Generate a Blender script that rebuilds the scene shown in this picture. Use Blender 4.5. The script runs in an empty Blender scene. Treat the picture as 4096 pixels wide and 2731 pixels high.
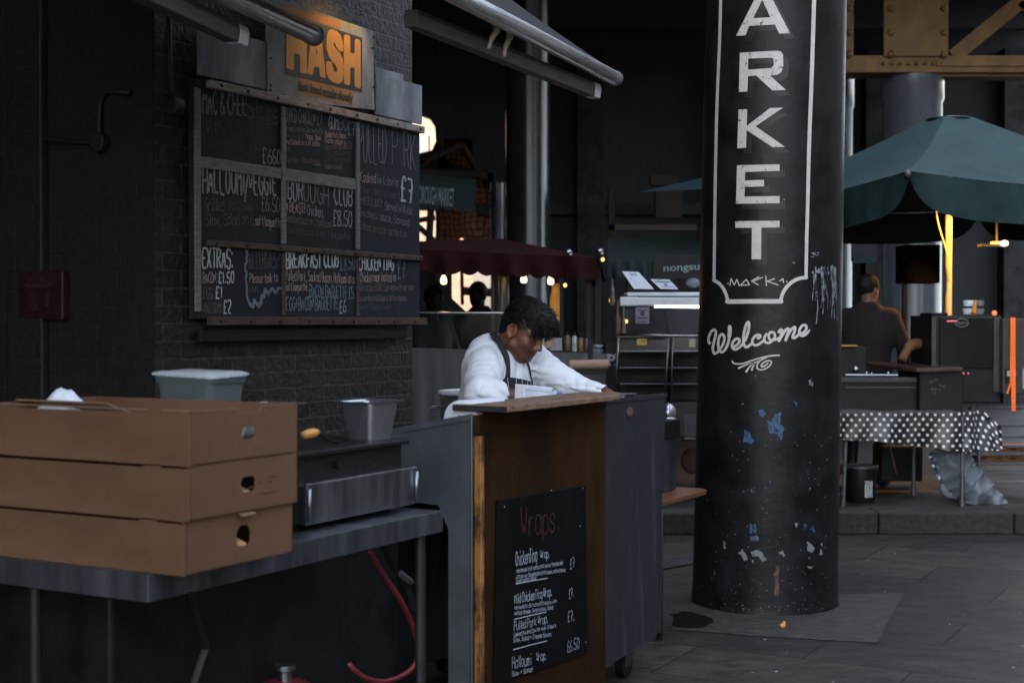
import bpy, bmesh, math, random
import numpy as np
from mathutils import Vector, Matrix, noise
from mathutils.geometry import delaunay_2d_cdt
random.seed(7)
S = bpy.context.scene
COL = S.collection
R = math.radians

# ------------------------------------------------------------------ camera
CAMZ, FPX, CX, CY, PITCH = 1.5, 5689.0, 2048.0, 1365.5, 0.01345
cam_d = bpy.data.cameras.new('camera'); cam = bpy.data.objects.new('camera', cam_d); COL.objects.link(cam)
cam.location = (0, 0, CAMZ); cam.rotation_euler = (math.pi/2 - PITCH, 0, 0)
cam_d.lens = 50; cam_d.sensor_width = 36; cam_d.clip_end = 500
cam_d.dof.use_dof = True; cam_d.dof.focus_distance = 6.3; cam_d.dof.aperture_fstop = 4.0
S.camera = cam
# ------------------------------------------------------------------ sky, sun, exposure
SUN = Vector((-0.80, -0.35, 0.50)).normalized()
w = bpy.data.worlds.new('World'); S.world = w; w.use_nodes = True
nt = w.node_tree; bg = nt.nodes['Background']
sky = nt.nodes.new('ShaderNodeTexSky'); sky.sky_type = 'NISHITA'; sky.sun_disc = False
sky.sun_elevation = math.asin(SUN.z); sky.sun_rotation = math.atan2(SUN.x, SUN.y)
sky.dust_density = 3.0; sky.air_density = 1.0
hs = nt.nodes.new('ShaderNodeHueSaturation'); hs.inputs['Saturation'].default_value = 0.48
nt.links.new(sky.outputs[0], hs.inputs['Color']); nt.links.new(hs.outputs[0], bg.inputs[0])
bg.inputs[1].default_value = 0.15
sl = bpy.data.lights.new('sun', 'SUN'); sl.energy = 2.0; sl.angle = R(0.5); sl.color = (1, .86, .70)
so = bpy.data.objects.new('sun', sl); COL.objects.link(so)
so.rotation_euler = (-SUN).to_track_quat('-Z', 'Y').to_euler()
S.view_settings.view_transform = 'Standard'; S.view_settings.look = 'None'; S.view_settings.gamma = 1
S.view_settings.exposure = 2.72
S.cycles.use_denoising = True; S.cycles.max_bounces = 8; S.cycles.sample_clamp_indirect = 4

# ------------------------------------------------------------------ helpers
Uv = Vector((0.4879, 0.8729, 0)); Nv = Vector((0.8729, -0.4879, 0)); Zv = Vector((0, 0, 1))
def W(u, n, z): return Uv*u + Nv*n + Zv*z
def ray(px, py):
    a = (px-CX)/FPX; b = -(py-CY)/FPX
    c, s = math.cos(PITCH), math.sin(PITCH)
    return Vector((a, c + b*s, -s + b*c))
CAMP = Vector((0, 0, CAMZ))
K = 4096/2352
def at_y(px, py, Y): d = ray(px, py); return CAMP + d*(Y/d.y)
def at_z(px, py, Z): d = ray(px, py); return CAMP + d*((Z-CAMZ)/d.z)
def at_n(px, py, N): d = ray(px, py); return CAMP + d*(N/d.dot(Nv))
def at_u(px, py, U): d = ray(px, py); return CAMP + d*(U/d.dot(Uv))
def dy(x, y, Y): return at_y(x*K, y*K, Y)

def tag(o, label, cat, group=None):
    o['label'] = label; o['category'] = cat
    if group: o['group'] = group
    return o
def thing(name, label, cat, loc=(0, 0, 0), group=None):
    o = bpy.data.objects.new(name, None); COL.objects.link(o); o.location = loc
    o.empty_display_size = .1
    return tag(o, label, cat, group)
def wloc(o):
    v = Vector((0, 0, 0))
    while o: v = v + o.location; o = o.parent
    return v
def copy_tree(o, parent=None):
    c = o.copy(); COL.objects.link(c)
    if parent is not None: c.parent = parent
    for ch in list(o.children): copy_tree(ch, c)
    return c

class MB:
    def __init__(s): s.v = []; s.f = []; s.m = []; s.uv = {}
    def add(s, vs, fs, m=0):
        b = len(s.v); s.v += [Vector(v) for v in vs]
        for f in fs: s.f.append([b+i for i in f]); s.m.append(m)
        return s
    def quad(s, a, b, c, d, m=0): return s.add([a, b, c, d], [(0, 1, 2, 3)], m)
    def hexa(s, p, m=0):   # p: 8 pts, bottom 4 then top 4
        return s.add(p, [(3, 2, 1, 0), (4, 5, 6, 7), (0, 1, 5, 4), (1, 2, 6, 5), (2, 3, 7, 6), (3, 0, 4, 7)], m)
    def obox(s, u0, u1, n0, n1, z0, z1, m=0):
        return s.hexa([W(u0, n0, z0), W(u0, n1, z0), W(u1, n1, z0), W(u1, n0, z0), W(u0, n0, z1), W(u0, n1, z1), W(u1, n1, z1), W(u1, n0, z1)], m)
    def wbox(s, x0, x1, y0, y1, z0, z1, m=0):
        return s.hexa([(x0, y0, z0), (x1, y0, z0), (x1, y1, z0), (x0, y1, z0), (x0, y0, z1), (x1, y0, z1), (x1, y1, z1), (x0, y1, z1)], m)
    def pbox(s, x0, y0, x1, y1, Y, dep, m=0):    # front face spans the rectangle seen at (x0,y0)-(x1,y1) when it stands at distance Y
        a = dy(x0, y1, Y); b = dy(x1, y0, Y)
        return s.wbox(a.x, b.x, Y, Y+dep, a.z, b.z, m)
    def tube(s, pts, r, n=10, m=0, cap=True):
        pts = [Vector(p) for p in pts]; k = len(pts)
        rs = r if isinstance(r, (list, tuple)) else [r]*k
        ref = None; rings = []
        for i, p in enumerate(pts):
            t = (pts[min(i+1, k-1)] - pts[max(i-1, 0)]).normalized()
            if ref is None: ref = Vector((0, 0, 1)) if abs(t.z) < .9 else Vector((1, 0, 0))
            x = (ref - t*ref.dot(t)).normalized(); y = t.cross(x); ref = x
            rings.append([p + (x*math.cos(2*math.pi*j/n) + y*math.sin(2*math.pi*j/n))*rs[i] for j in range(n)])
        vs = [v for rg in rings for v in rg]
        fs = [(i*n+j, i*n+(j+1) % n, (i+1)*n+(j+1) % n, (i+1)*n+j) for i in range(k-1) for j in range(n)]
        if cap: fs += [tuple(range(n-1, -1, -1)), tuple((k-1)*n+j for j in range(n))]
        return s.add(vs, fs, m)
    def lathe(s, c, prof, n=24, m=0, sx=1, sy=1):
        c = Vector(c); vs = [c + Vector((r*sx*math.cos(2*math.pi*j/n), r*sy*math.sin(2*math.pi*j/n), z)) for r, z in prof for j in range(n)]
        k = len(prof)
        fs = [(i*n+j, i*n+(j+1) % n, (i+1)*n+(j+1) % n, (i+1)*n+j) for i in range(k-1) for j in range(n)]
        fs += [tuple(range(n-1, -1, -1)), tuple((k-1)*n+j for j in range(n))]
        return s.add(vs, fs, m)
    def ball(s, c, r, m=0, n=10):
        c = Vector(c); rr = r if isinstance(r, (tuple, list)) else (r, r, r)
        vs = []; k = n//2+1
        for i in range(1, k):
            a = math.pi*i/k
            for j in range(n):
                b = 2*math.pi*j/n
                vs.append(c + Vector((rr[0]*math.sin(a)*math.cos(b), rr[1]*math.sin(a)*math.sin(b), rr[2]*math.cos(a))))
        vs += [c + Vector((0, 0, rr[2])), c - Vector((0, 0, rr[2]))]
        t, bt = len(vs)-2, len(vs)-1
        fs = [(i*n+j, (i+1)*n+j, (i+1)*n+(j+1) % n, i*n+(j+1) % n) for i in range(k-2) for j in range(n)]
        fs += [(t, j, (j+1) % n) for j in range(n)] + [(bt, (k-2)*n+(j+1) % n, (k-2)*n+j) for j in range(n)]
        return s.add(vs, fs, m)
    def grid(s, fn, nu, nv, m=0):
        vs = [fn(i/nu, j/nv) for j in range(nv+1) for i in range(nu+1)]
        fs = [(j*(nu+1)+i, j*(nu+1)+i+1, (j+1)*(nu+1)+i+1, (j+1)*(nu+1)+i) for j in range(nv) for i in range(nu)]
        return s.add(vs, fs, m)
    def ribbon(s, pts, wd, nrm, off=0, m=0):
        pts = [Vector(p) + nrm*off for p in pts]; L = []
        k = len(pts); ws = wd if isinstance(wd, list) else [wd]*k
        for i, p in enumerate(pts):
            t = (pts[min(i+1, k-1)] - pts[max(i-1, 0)])
            if t.length < 1e-9: t = Vector((1, 0, 0))
            q = nrm.cross(t.normalized())*ws[i]*.5
            L += [p+q, p-q]
        return s.add(L, [(2*i, 2*i+1, 2*i+3, 2*i+2) for i in range(k-1)], m)
    def plate(s, polys, holes, mp, thick, m=0, step=1e9):
        """flat sheet with holes, given depth: mp maps a 2-D point to the front, thick is the depth vector"""
        vs, fs, loops = fill(polys, holes, step)
        fr = [Vector(mp(*p)) for p in vs]; th = Vector(thick); n = len(fr)
        out = fr + [p+th for p in fr]
        ff = list(fs) + [tuple(n+i for i in reversed(f)) for f in fs]
        cnt = {}
        for f in fs:
            for a, b in zip(f, f[1:]+f[:1]): cnt.setdefault((min(a, b), max(a, b)), []).append((a, b))
        for e, l in cnt.items():
            if len(l) == 1: a, b = l[0]; ff.append((b, a, a+n, b+n))
        return s.add(out, ff, m)
    def build(s, name, mats, parent=None, smooth=False, bev=0, seg=2, sub=0, origin=None, fix=True):
        me = bpy.data.meshes.new(name)
        org = wloc(parent) if parent else (Vector(origin) if origin is not None else Vector((0, 0, 0)))
        me.from_pydata([v-org for v in s.v], [], s.f)
        for mt in (mats if isinstance(mats, (list, tuple)) else [mats]): me.materials.append(mt)
        for p, mi in zip(me.polygons, s.m): p.material_index = mi; p.use_smooth = bool(smooth)
        if fix:
            b = bmesh.new(); b.from_mesh(me); bmesh.ops.recalc_face_normals(b, faces=b.faces); b.to_mesh(me); b.free()
        o = bpy.data.objects.new(name, me); COL.objects.link(o)
        if parent: o.parent = parent
        elif origin is not None: o.location = org
        if bev:
            md = o.modifiers.new('bevel', 'BEVEL'); md.width = bev; md.segments = seg; md.limit_method = 'ANGLE'; md.angle_limit = R(40)
        if sub:
            md = o.modifiers.new('sub', 'SUBSURF'); md.levels = sub; md.render_levels = sub
        if smooth == 'auto':
            for p in me.polygons: p.use_smooth = True
            try: me.set_sharp_from_angle(angle=R(38))
            except Exception: pass
        return o

def inpoly(x, y, P):
    c = False; j = len(P)-1
    for i in range(len(P)):
        xi, yi = P[i]; xj, yj = P[j]
        if (yi > y) != (yj > y) and x < (xj-xi)*(y-yi)/(yj-yi)+xi: c = not c
        j = i
    return c
def fill(polys, holes=(), step=1e9):
    """triangulated union of polys minus holes, edges no longer than step"""
    V = []; E = []
    for P in list(polys)+list(holes):
        b = len(V); q = []
        for i in range(len(P)):
            a, c = P[i], P[(i+1) % len(P)]
            k = max(1, int(math.ceil(math.hypot(c[0]-a[0], c[1]-a[1])/step)))
            q += [(a[0]+(c[0]-a[0])*t/k, a[1]+(c[1]-a[1])*t/k) for t in range(k)]
        V += q; n = len(q); E += [(b+i, b+(i+1) % n) for i in range(n)]
    bbs = [(min(p[0] for p in P), max(p[0] for p in P), min(p[1] for p in P), max(p[1] for p in P), P) for P in polys]
    hb = [(min(p[0] for p in P), max(p[0] for p in P), min(p[1] for p in P), max(p[1] for p in P), P) for P in holes]
    def ins(x, y):
        if any(b[0] <= x <= b[1] and b[2] <= y <= b[3] and inpoly(x, y, b[4]) for b in hb): return False
        return any(b[0] <= x <= b[1] and b[2] <= y <= b[3] and inpoly(x, y, b[4]) for b in bbs)
    if step < 1e8:
        x0 = min(b[0] for b in bbs); x1 = max(b[1] for b in bbs); y0 = min(b[2] for b in bbs); y1 = max(b[3] for b in bbs)
        y = y0+step*.37
        while y < y1:
            x = x0+step*.41
            while x < x1:
                if ins(x, y): V.append((x, y))
                x += step
            y += step
    r = delaunay_2d_cdt([Vector(v) for v in V], E, [], 0, 1e-6)
    vs = [(v.x, v.y) for v in r[0]]
    fs = [tuple(f) for f in r[2] if ins(sum(vs[i][0] for i in f)/len(f), sum(vs[i][1] for i in f)/len(f))]
    used = sorted({i for f in fs for i in f}); ix = {o: n for n, o in enumerate(used)}
    return [vs[i] for i in used], [tuple(ix[i] for i in f) for f in fs], None
def crom(P, k=5):
    P = [Vector(p).to_3d() if len(p) == 2 else Vector(p) for p in P]; out = []
    for i in range(len(P)-1):
        a, b, c, d = P[max(i-1, 0)], P[i], P[i+1], P[min(i+2, len(P)-1)]
        for t in range(k):
            t /= k
            out.append(.5*((2*b) + (c-a)*t + (2*a-5*b+4*c-d)*t*t + (3*b-a-3*c+d)*t**3))
    return out + [P[-1]]
def stroke2d(P, wd, k=4, cap=8):
    """a brush stroke as convex pieces for fill()"""
    Q = crom(P, k) if k > 1 else [Vector((p[0], p[1], 0)) for p in P]; n = len(Q); out = []
    ws = [wd]*n if not isinstance(wd, (list, tuple)) else [wd[0]+(wd[1]-wd[0])*i/(n-1) for i in range(n)]
    for i in range(n-1):
        t = Q[i+1]-Q[i]
        if t.length < 1e-6: continue
        t.normalize(); q = Vector((-t.y, t.x, 0))*.5
        a, b, c, d = Q[i]+q*ws[i], Q[i]-q*ws[i], Q[i+1]-q*ws[i+1], Q[i+1]+q*ws[i+1]
        out.append([(v.x, v.y) for v in (a, b, c, d)])
    for i in range(n):
        out.append([(Q[i].x+ws[i]*.5*math.cos(2*math.pi*j/cap+.1*i), Q[i].y+ws[i]*.5*math.sin(2*math.pi*j/cap+.1*i)) for j in range(cap)])
    return out
def rough2d(P, amt=.10, step=7, seed=0):
    rr = random.Random(seed); out = []
    for i in range(len(P)):
        a, b = P[i], P[(i+1) % len(P)]; L = math.hypot(b[0]-a[0], b[1]-a[1]); k = max(1, int(L/step))
        for t in range(k): out.append((a[0]+(b[0]-a[0])*t/k+rr.uniform(-amt, amt)*step*2.2, a[1]+(b[1]-a[1])*t/k+rr.uniform(-amt, amt)*step*2.2))
    return out
def disc2d(x, y, r, n=12): return [(x+r*math.cos(2*math.pi*j/n), y+r*math.sin(2*math.pi*j/n)) for j in range(n)]
def blob2d(x, y, rx, ry, n=14, rough=.35):
    return [(x+rx*math.cos(2*math.pi*j/n)*(1+random.uniform(-rough, rough)), y+ry*math.sin(2*math.pi*j/n)*(1+random.uniform(-rough, rough))) for j in range(n)]

_fc = {}
def font2d(txt, off=0.0):
    key = (txt, off)
    if key not in _fc:
        c = bpy.data.curves.new('lettering', 'FONT'); c.body = txt; c.offset = off; c.resolution_u = 4; c.fill_mode = 'FRONT'
        o = bpy.data.objects.new('lettering', c); COL.objects.link(o)
        dg = bpy.context.evaluated_depsgraph_get(); dg.update()
        me = bpy.data.meshes.new_from_object(o.evaluated_get(dg))
        vs = [(v.co.x, v.co.y) for v in me.vertices]; fs = [tuple(p.vertices) for p in me.polygons]
        COL.objects.unlink(o); bpy.data.objects.remove(o); bpy.data.curves.remove(c); bpy.data.meshes.remove(me)
        _fc[key] = (vs, fs)
    return _fc[key]
def font_on(mb, txt, p0, ex, ey, m=0, off=0.0):
    """solid lettering: p0 lower left, ex = vector of its full width, ey = vector of its cap height"""
    vs, fs = font2d(txt, off)
    if not vs: return
    x0 = min(v[0] for v in vs); x1 = max(v[0] for v in vs)
    p0, ex, ey = Vector(p0), Vector(ex), Vector(ey)
    mb.add([p0 + ex*((x-x0)/(x1-x0)) + ey*(y/.73) for x, y in vs], fs, m)

# hand lettering: every glyph is a few chalk strokes on a 5 x 9 grid (baseline 2, x-height 6, caps 8)
G = {'A': "022842 1434", 'B': "0208 082847463505 053544433202", 'C': "47382817060413223243", 'D': "0208 082846442202", 'E': "48080242 0535", 'F': "480802 0535",
 'G': "473828170604132232434525", 'H': "0208 4248 0545", 'I': "2228", 'J': "4843322213", 'K': "0208 480542", 'L': "080242", 'M': "0208254842", 'N': "02084248",
 'O': "180604123244463818", 'P': "0208 083847463505", 'Q': "180604123244463818 2342", 'R': "0208 083847463505 2542", 'S': "473818070615354443321203", 'T': "0848 2822",
 'U': "080412324448", 'V': "082248", 'W': "0812253248", 'X': "0248 0842", 'Y': "0825 482522", 'Z': "08480242",
 'a': "4536160503122243 4642", 'b': "0802 0516364543321203", 'c': "4536160503123243", 'd': "4842 4536160503123243", 'e': "04444536160503123243", 'f': "38281712 0636",
 'g': "4536160503123243 46413010", 'h': "0802 0516364542", 'i': "2622 2728", 'j': "262110 2728", 'k': "0802 460442", 'l': "2822", 'm': "0602 05162522 25364542", 'n': "0602 0516364542",
 'o': "160503123243453616", 'p': "0600 0516364543321203", 'q': "4640 4536160503123243", 'r': "0602 041636", 's': "45361605143443321203", 't': "28233242 0646", 'u': "0603122243 4642",
 'v': "062246", 'w': "0612243246", 'x': "0246 0642", 'y': "0603122243 46413010", 'z': "06460242",
 '0': "180604123244463818", '1': "172822", '2': "07183847460242", '3': "071838474635 3544433212", '5': "480805354443321203", '6': "381604031232434435150 4".replace(' ', ''), '7': "084822 1535",
 '8': "251607183847362514031232434425", '9': "45150718384743", '\u00a3': "4738281712 0242 0535", '&': "421617283726040312 3244".replace(' ', ''), '.': "2223", ',': "2311", ':': "2627 2322", '!': "2824 2223",
 '?': "07183847462524 2223", '-': "0545", '+': "0545 2327", '/': "0048", "'": "2827"}
NARROW = set("Iil.,:!'1/")
_layer = [0]
def chalk(mb, txt, x0, y0, x1, y1, h, wpx, mp, nrm, m=0, jit=.12):
    """hand-written line: (x0,y0)-(x1,y1) baseline in picture pixels, h cap height, laid on the plane that mp gives"""
    adv = []; pos = 0
    for c in txt:
        adv.append(pos); pos += 2.6 if c == ' ' else (3.0 if c in NARROW else 5.4)
    tot = max(pos-1.2, 1)
    A = mp(x0, y0); B = mp(x1, y1); Hh = (mp(x0, y0) - mp(x0, y0-h)).length
    wd = (mp(x0, y0) - mp(x0, y0-wpx)).length
    ex = (B-A)/tot; ey = Zv*(Hh/6)
    for c, p in zip(txt, adv):
        if c not in G: continue
        dx = p - (1 if c in NARROW else 0); sk = random.uniform(-.05, .05); dyy = random.uniform(-.25, .25)
        for st in G[c].split():
            q = [(int(st[i]), int(st[i+1])) for i in range(0, len(st)-1, 2)]
            q = [(x+random.uniform(-jit, jit), y+random.uniform(-jit, jit)) for x, y in q]
            if len(q) > 2:
                r = [q[0]]
                for a, b in zip(q, q[1:]): r += [(a[0]*.75+b[0]*.25, a[1]*.75+b[1]*.25), (a[0]*.25+b[0]*.75, a[1]*.25+b[1]*.75)]
                q = r+[q[-1]]
            _layer[0] = (_layer[0]+1) % 10
            pts = [A + ex*(dx+x+sk*y) + ey*(y-2+dyy) for x, y in q]
            mb.ribbon(pts, [wd*random.uniform(.75, 1.15) for _ in pts], nrm, .0006+.00016*_layer[0], m)

# ------------------------------------------------------------------ materials
def _n(t, k): return t.nodes.new(k)
def mat(name, col, rough=.6, metal=0, var=.25, scale=8, col2=None, bump=.15, bscale=None, spec=.5, stretch=None, detail=6, rvar=.1, coat=0, emis=None, est=0, trans=0, alpha=1, sheen=0, distort=0):
    m = bpy.data.materials.new(name); m.use_nodes = True; t = m.node_tree; b = t.nodes['Principled BSDF']
    tc = _n(t, 'ShaderNodeTexCoord'); mp_ = _n(t, 'ShaderNodeMapping'); t.links.new(tc.outputs['Object'], mp_.inputs[0])
    if stretch: mp_.inputs['Scale'].default_value = stretch
    nz = _n(t, 'ShaderNodeTexNoise'); nz.inputs['Scale'].default_value = scale; nz.inputs['Detail'].default_value = detail; nz.inputs['Roughness'].default_value = .65
    nz.inputs['Distortion'].default_value = distort
    t.links.new(mp_.outputs[0], nz.inputs['Vector'])
    cr = _n(t, 'ShaderNodeValToRGB'); c1 = Vector(col)
    c2 = Vector(col2) if col2 else c1*(1+var); c1 = c1 if col2 else c1*(1-var)
    cr.color_ramp.elements[0].position = .36; cr.color_ramp.elements[1].position = .66
    cr.color_ramp.elements[0].color = (*c1, 1); cr.color_ramp.elements[1].color = (*c2, 1)
    t.links.new(nz.outputs['Fac'], cr.inputs[0]); t.links.new(cr.outputs[0], b.inputs['Base Color'])
    mr = _n(t, 'ShaderNodeMapRange'); mr.inputs[3].default_value = max(.02, rough-rvar); mr.inputs[4].default_value = min(1, rough+rvar)
    t.links.new(nz.outputs['Fac'], mr.inputs[0]); t.links.new(mr.outputs[0], b.inputs['Roughness'])
    b.inputs['Metallic'].default_value = metal; b.inputs['Specular IOR Level'].default_value = spec
    if coat: b.inputs['Coat Weight'].default_value = coat; b.inputs['Coat Roughness'].default_value = .15
    if sheen: b.inputs['Sheen Weight'].default_value = sheen
    if trans: b.inputs['Transmission Weight'].default_value = trans; b.inputs['IOR'].default_value = 1.3
    if alpha < 1: b.inputs['Alpha'].default_value = alpha
    if emis: b.inputs['Emission Color'].default_value = (*emis, 1); b.inputs['Emission Strength'].default_value = est
    if bump:
        n2 = _n(t, 'ShaderNodeTexNoise'); n2.inputs['Scale'].default_value = bscale or scale*4; n2.inputs['Detail'].default_value = 5
        t.links.new(mp_.outputs[0], n2.inputs['Vector'])
        bp = _n(t, 'ShaderNodeBump'); bp.inputs['Strength'].default_value = bump; bp.inputs['Distance'].default_value = .01
        t.links.new(n2.outputs['Fac'], bp.inputs['Height']); t.links.new(bp.outputs[0], b.inputs['Normal'])
    m['cr'] = cr.name
    return m
def worn(name, col, under, scale=30, amount=.42, rough=.6, soft=.04, stretch=None, metal=0, spec=.5, bump=.1):
    """paint worn through to what is underneath"""
    m = mat(name, col, rough, metal=metal, var=.08, scale=20, bump=bump, spec=spec); t = m.node_tree; b = t.nodes['Principled BSDF']
    tc = _n(t, 'ShaderNodeTexCoord'); mp_ = _n(t, 'ShaderNodeMapping'); t.links.new(tc.outputs['Object'], mp_.inputs[0])
    if stretch: mp_.inputs['Scale'].default_value = stretch
    nz = _n(t, 'ShaderNodeTexNoise'); nz.inputs['Scale'].default_value = scale; nz.inputs['Detail'].default_value = 8; nz.inputs['Roughness'].default_value = .7
    t.links.new(mp_.outputs[0], nz.inputs['Vector'])
    mr = _n(t, 'ShaderNodeMapRange'); mr.inputs[1].default_value = amount-soft; mr.inputs[2].default_value = amount+soft
    t.links.new(nz.outputs['Fac'], mr.inputs[0])
    mx = _n(t, 'ShaderNodeMix'); mx.data_type = 'RGBA'; mx.inputs[6].default_value = (*under, 1)
    t.links.new(mr.outputs[0], mx.inputs[0]); t.links.new(t.nodes[m['cr']].outputs[0], mx.inputs[7])
    t.links.new(mx.outputs[2], b.inputs['Base Color'])
    return m
def glow(name, col, st):
    m = bpy.data.materials.new(name); m.use_nodes = True; b = m.node_tree.nodes['Principled BSDF']
    b.inputs['Base Color'].default_value = (*col, 1); b.inputs['Emission Color'].default_value = (*col, 1); b.inputs['Emission Strength'].default_value = st
    return m
def brick(name, c1, c2, mortar, su, bw=.225, bh=.075, bump=.6):
    """su: world direction of the courses (u or n)"""
    m = bpy.data.materials.new(name); m.use_nodes = True; t = m.node_tree; b = t.nodes['Principled BSDF']
    g = _n(t, 'ShaderNodeNewGeometry'); d = _n(t, 'ShaderNodeVectorMath'); d.operation = 'DOT_PRODUCT'; d.inputs[1].default_value = su
    t.links.new(g.outputs['Position'], d.inputs[0])
    sx = _n(t, 'ShaderNodeSeparateXYZ'); t.links.new(g.outputs['Position'], sx.inputs[0])
    nw = _n(t, 'ShaderNodeTexNoise'); nw.inputs['Scale'].default_value = 6; t.links.new(g.outputs['Position'], nw.inputs['Vector'])
    def wob(o, k):
        a = _n(t, 'ShaderNodeMath'); a.operation = 'MULTIPLY_ADD'; a.inputs[1].default_value = k; t.links.new(nw.outputs['Fac'], a.inputs[0]); t.links.new(o, a.inputs[2]); return a.outputs[0]
    cb = _n(t, 'ShaderNodeCombineXYZ'); t.links.new(wob(d.outputs['Value'], .02), cb.inputs[0]); t.links.new(wob(sx.outputs[2], .012), cb.inputs[1])
    br = _n(t, 'ShaderNodeTexBrick'); br.inputs['Scale'].default_value = 1; br.inputs['Brick Width'].default_value = bw; br.inputs['Row Height'].default_value = bh
    br.inputs['Mortar Size'].default_value = .006; br.inputs['Mortar Smooth'].default_value = .3
    br.inputs['Color1'].default_value = (*c1, 1); br.inputs['Color2'].default_value = (*c2, 1); br.inputs['Mortar'].default_value = (*mortar, 1); br.inputs['Bias'].default_value = -.2
    t.links.new(cb.outputs[0], br.inputs['Vector'])
    n2 = _n(t, 'ShaderNodeTexNoise'); n2.inputs['Scale'].default_value = 35; n2.inputs['Detail'].default_value = 8; t.links.new(g.outputs['Position'], n2.inputs['Vector'])
    mx = _n(t, 'ShaderNodeMix'); mx.data_type = 'RGBA'; mx.blend_type = 'MULTIPLY'; mx.inputs[0].default_value = .85
    cr = _n(t, 'ShaderNodeValToRGB'); cr.color_ramp.elements[0].position = .3; cr.color_ramp.elements[1].position = .75
    cr.color_ramp.elements[0].color = (.25, .25, .25, 1); cr.color_ramp.elements[1].color = (1.5, 1.5, 1.5, 1)
    t.links.new(n2.outputs['Fac'], cr.inputs[0]); t.links.new(br.outputs['Color'], mx.inputs[6]); t.links.new(cr.outputs[0], mx.inputs[7])
    t.links.new(mx.outputs[2], b.inputs['Base Color']); b.inputs['Roughness'].default_value = .6
    ad = _n(t, 'ShaderNodeMath'); ad.operation = 'MULTIPLY_ADD'; ad.inputs[1].default_value = -.8; t.links.new(br.outputs['Fac'], ad.inputs[0]); t.links.new(n2.outputs['Fac'], ad.inputs[2])
    bp = _n(t, 'ShaderNodeBump'); bp.inputs['Strength'].default_value = bump; bp.inputs['Distance'].default_value = .012
    t.links.new(ad.outputs[0], bp.inputs['Height']); t.links.new(bp.outputs[0], b.inputs['Normal'])
    return m
M = {}
M['steel'] = mat('steel', (.30, .32, .35), .34, 1, var=.25, scale=3, stretch=(8, 8, 1), bump=.03, rvar=.12)
M['steel_dark'] = mat('dull steel', (.095, .105, .12), .42, .75, var=.45, scale=2.2, stretch=(6, 6, .8), bump=.05, rvar=.15, detail=9)
M['steel_front'] = worn('scuffed dark steel front', (.026, .031, .039), (.078, .083, .088), 3.2, .38, .5, .08, stretch=(5, 5, .5), metal=.3, bump=.015)
M['steel_end'] = mat('scuffed steel end', (.098, .110, .128), .45, .25, var=.35, scale=2.0, bump=.06, rvar=.12, detail=9)
M['steel_bright'] = mat('bright steel', (.42, .44, .47), .25, 1, var=.15, scale=5, bump=.02)
M['alu'] = mat('brushed aluminium', (.78, .78, .80), .30, 1, var=.2, scale=4, stretch=(1, 1, 30), bump=.02)
M['powder'] = mat('grey powder coat', (.085, .083, .084), .5, var=.12, scale=6, bump=.03)
M['black_iron'] = mat('black iron', (.0075, .008, .009), .5, var=.4, scale=10, bump=.2, spec=.3)
M['black_plastic'] = mat('black plastic', (.0075, .008, .009), .45, var=.3, scale=10, bump=.1, spec=.3)
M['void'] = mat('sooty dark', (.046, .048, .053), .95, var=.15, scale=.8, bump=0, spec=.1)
M['card'] = mat('cardboard', (.122, .067, .040), .85, var=.17, scale=1.8, bump=.10, bscale=160, stretch=(1, 1, 3), spec=.15)
M['card_edge'] = mat('cardboard edge', (.20, .125, .08), .9, var=.3, scale=120, bump=.3, bscale=200, spec=.1)
M['wood_rail'] = mat('weathered batten', (.14, .118, .108), .7, col2=(.42, .355, .32), scale=5, stretch=(3, 3, 18), bump=.3, detail=9)
M['wood_rail_grey'] = mat('grey batten', (.10, .10, .105), .7, col2=(.20, .20, .205), scale=6, stretch=(3, 3, 18), bump=.3, detail=9)
M['wood_rail_brown'] = mat('brown batten', (.022, .013, .0095), .7, col2=(.085, .050, .032), scale=5, stretch=(3, 3, 18), bump=.3, detail=9)
M['ply_grey'] = mat('grey weathered plywood', (.12, .126, .14), .75, col2=(.31, .325, .35), scale=3.2, stretch=(2.2, 2.2, .8), bump=.2, detail=10)
M['plank'] = mat('old pine plank', (.095, .050, .030), .6, col2=(.27, .180, .120), scale=4, stretch=(6, 6, 40), bump=.2, detail=9, distort=.8)
M['plank_end'] = mat('plank end grain', (.02, .016, .014), .8, var=.4, scale=20, bump=.3)
M['panel_wood'] = worn('brown stained board', (.0165, .0066, .0019), (.052, .0205, .0050), 2.6, .43, .7, .16, stretch=(1.5, 1.5, .6), spec=.14)
M['edge_worn'] = worn('worn varnish edge', (.035, .014, .005), (.34, .15, .04), 16, .50, .5, .08, stretch=(1, 1, .35))
M['board'] = mat('blackboard', (.0105, .0128, .0175), .7, col2=(.0185, .022, .029), scale=4, bump=.12, bscale=60, detail=9, spec=.25)
M['board_black'] = mat('black painted board', (.0040, .0044, .0054), .6, var=.25, scale=6, bump=.05, spec=.10)
def chalkmat(n, c, am): return worn(n, c, (.0125, .0150, .0200), 130, am, .9, .12, spec=.1)
M['ch_bold'] = chalkmat('chalk white bold', (.42, .45, .47), .36)
M['ch_white'] = chalkmat('chalk white', (.30, .33, .35), .40)
M['ch_grey'] = chalkmat('chalk grey', (.20, .22, .24), .40)
M['ch_faint'] = chalkmat('chalk rubbed out', (.105, .115, .13), .42)
M['ch_pink'] = chalkmat('chalk pink', (.40, .30, .29), .38)
M['ch_pinkf'] = chalkmat('chalk pink faint', (.19, .15, .155), .41)
M['ch_blue'] = chalkmat('chalk blue grey', (.16, .20, .25), .40)
CH = [M[k] for k in ('ch_bold', 'ch_white', 'ch_grey', 'ch_faint', 'ch_pink', 'ch_pinkf', 'ch_blue')]
M['pen_white'] = mat('chalk pen', (.42, .48, .56), .8, var=.2, scale=60, bump=0)
M['pen_red'] = mat('red chalk pen', (.045, .008, .014), .8, var=.2, scale=40, bump=0)
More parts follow.
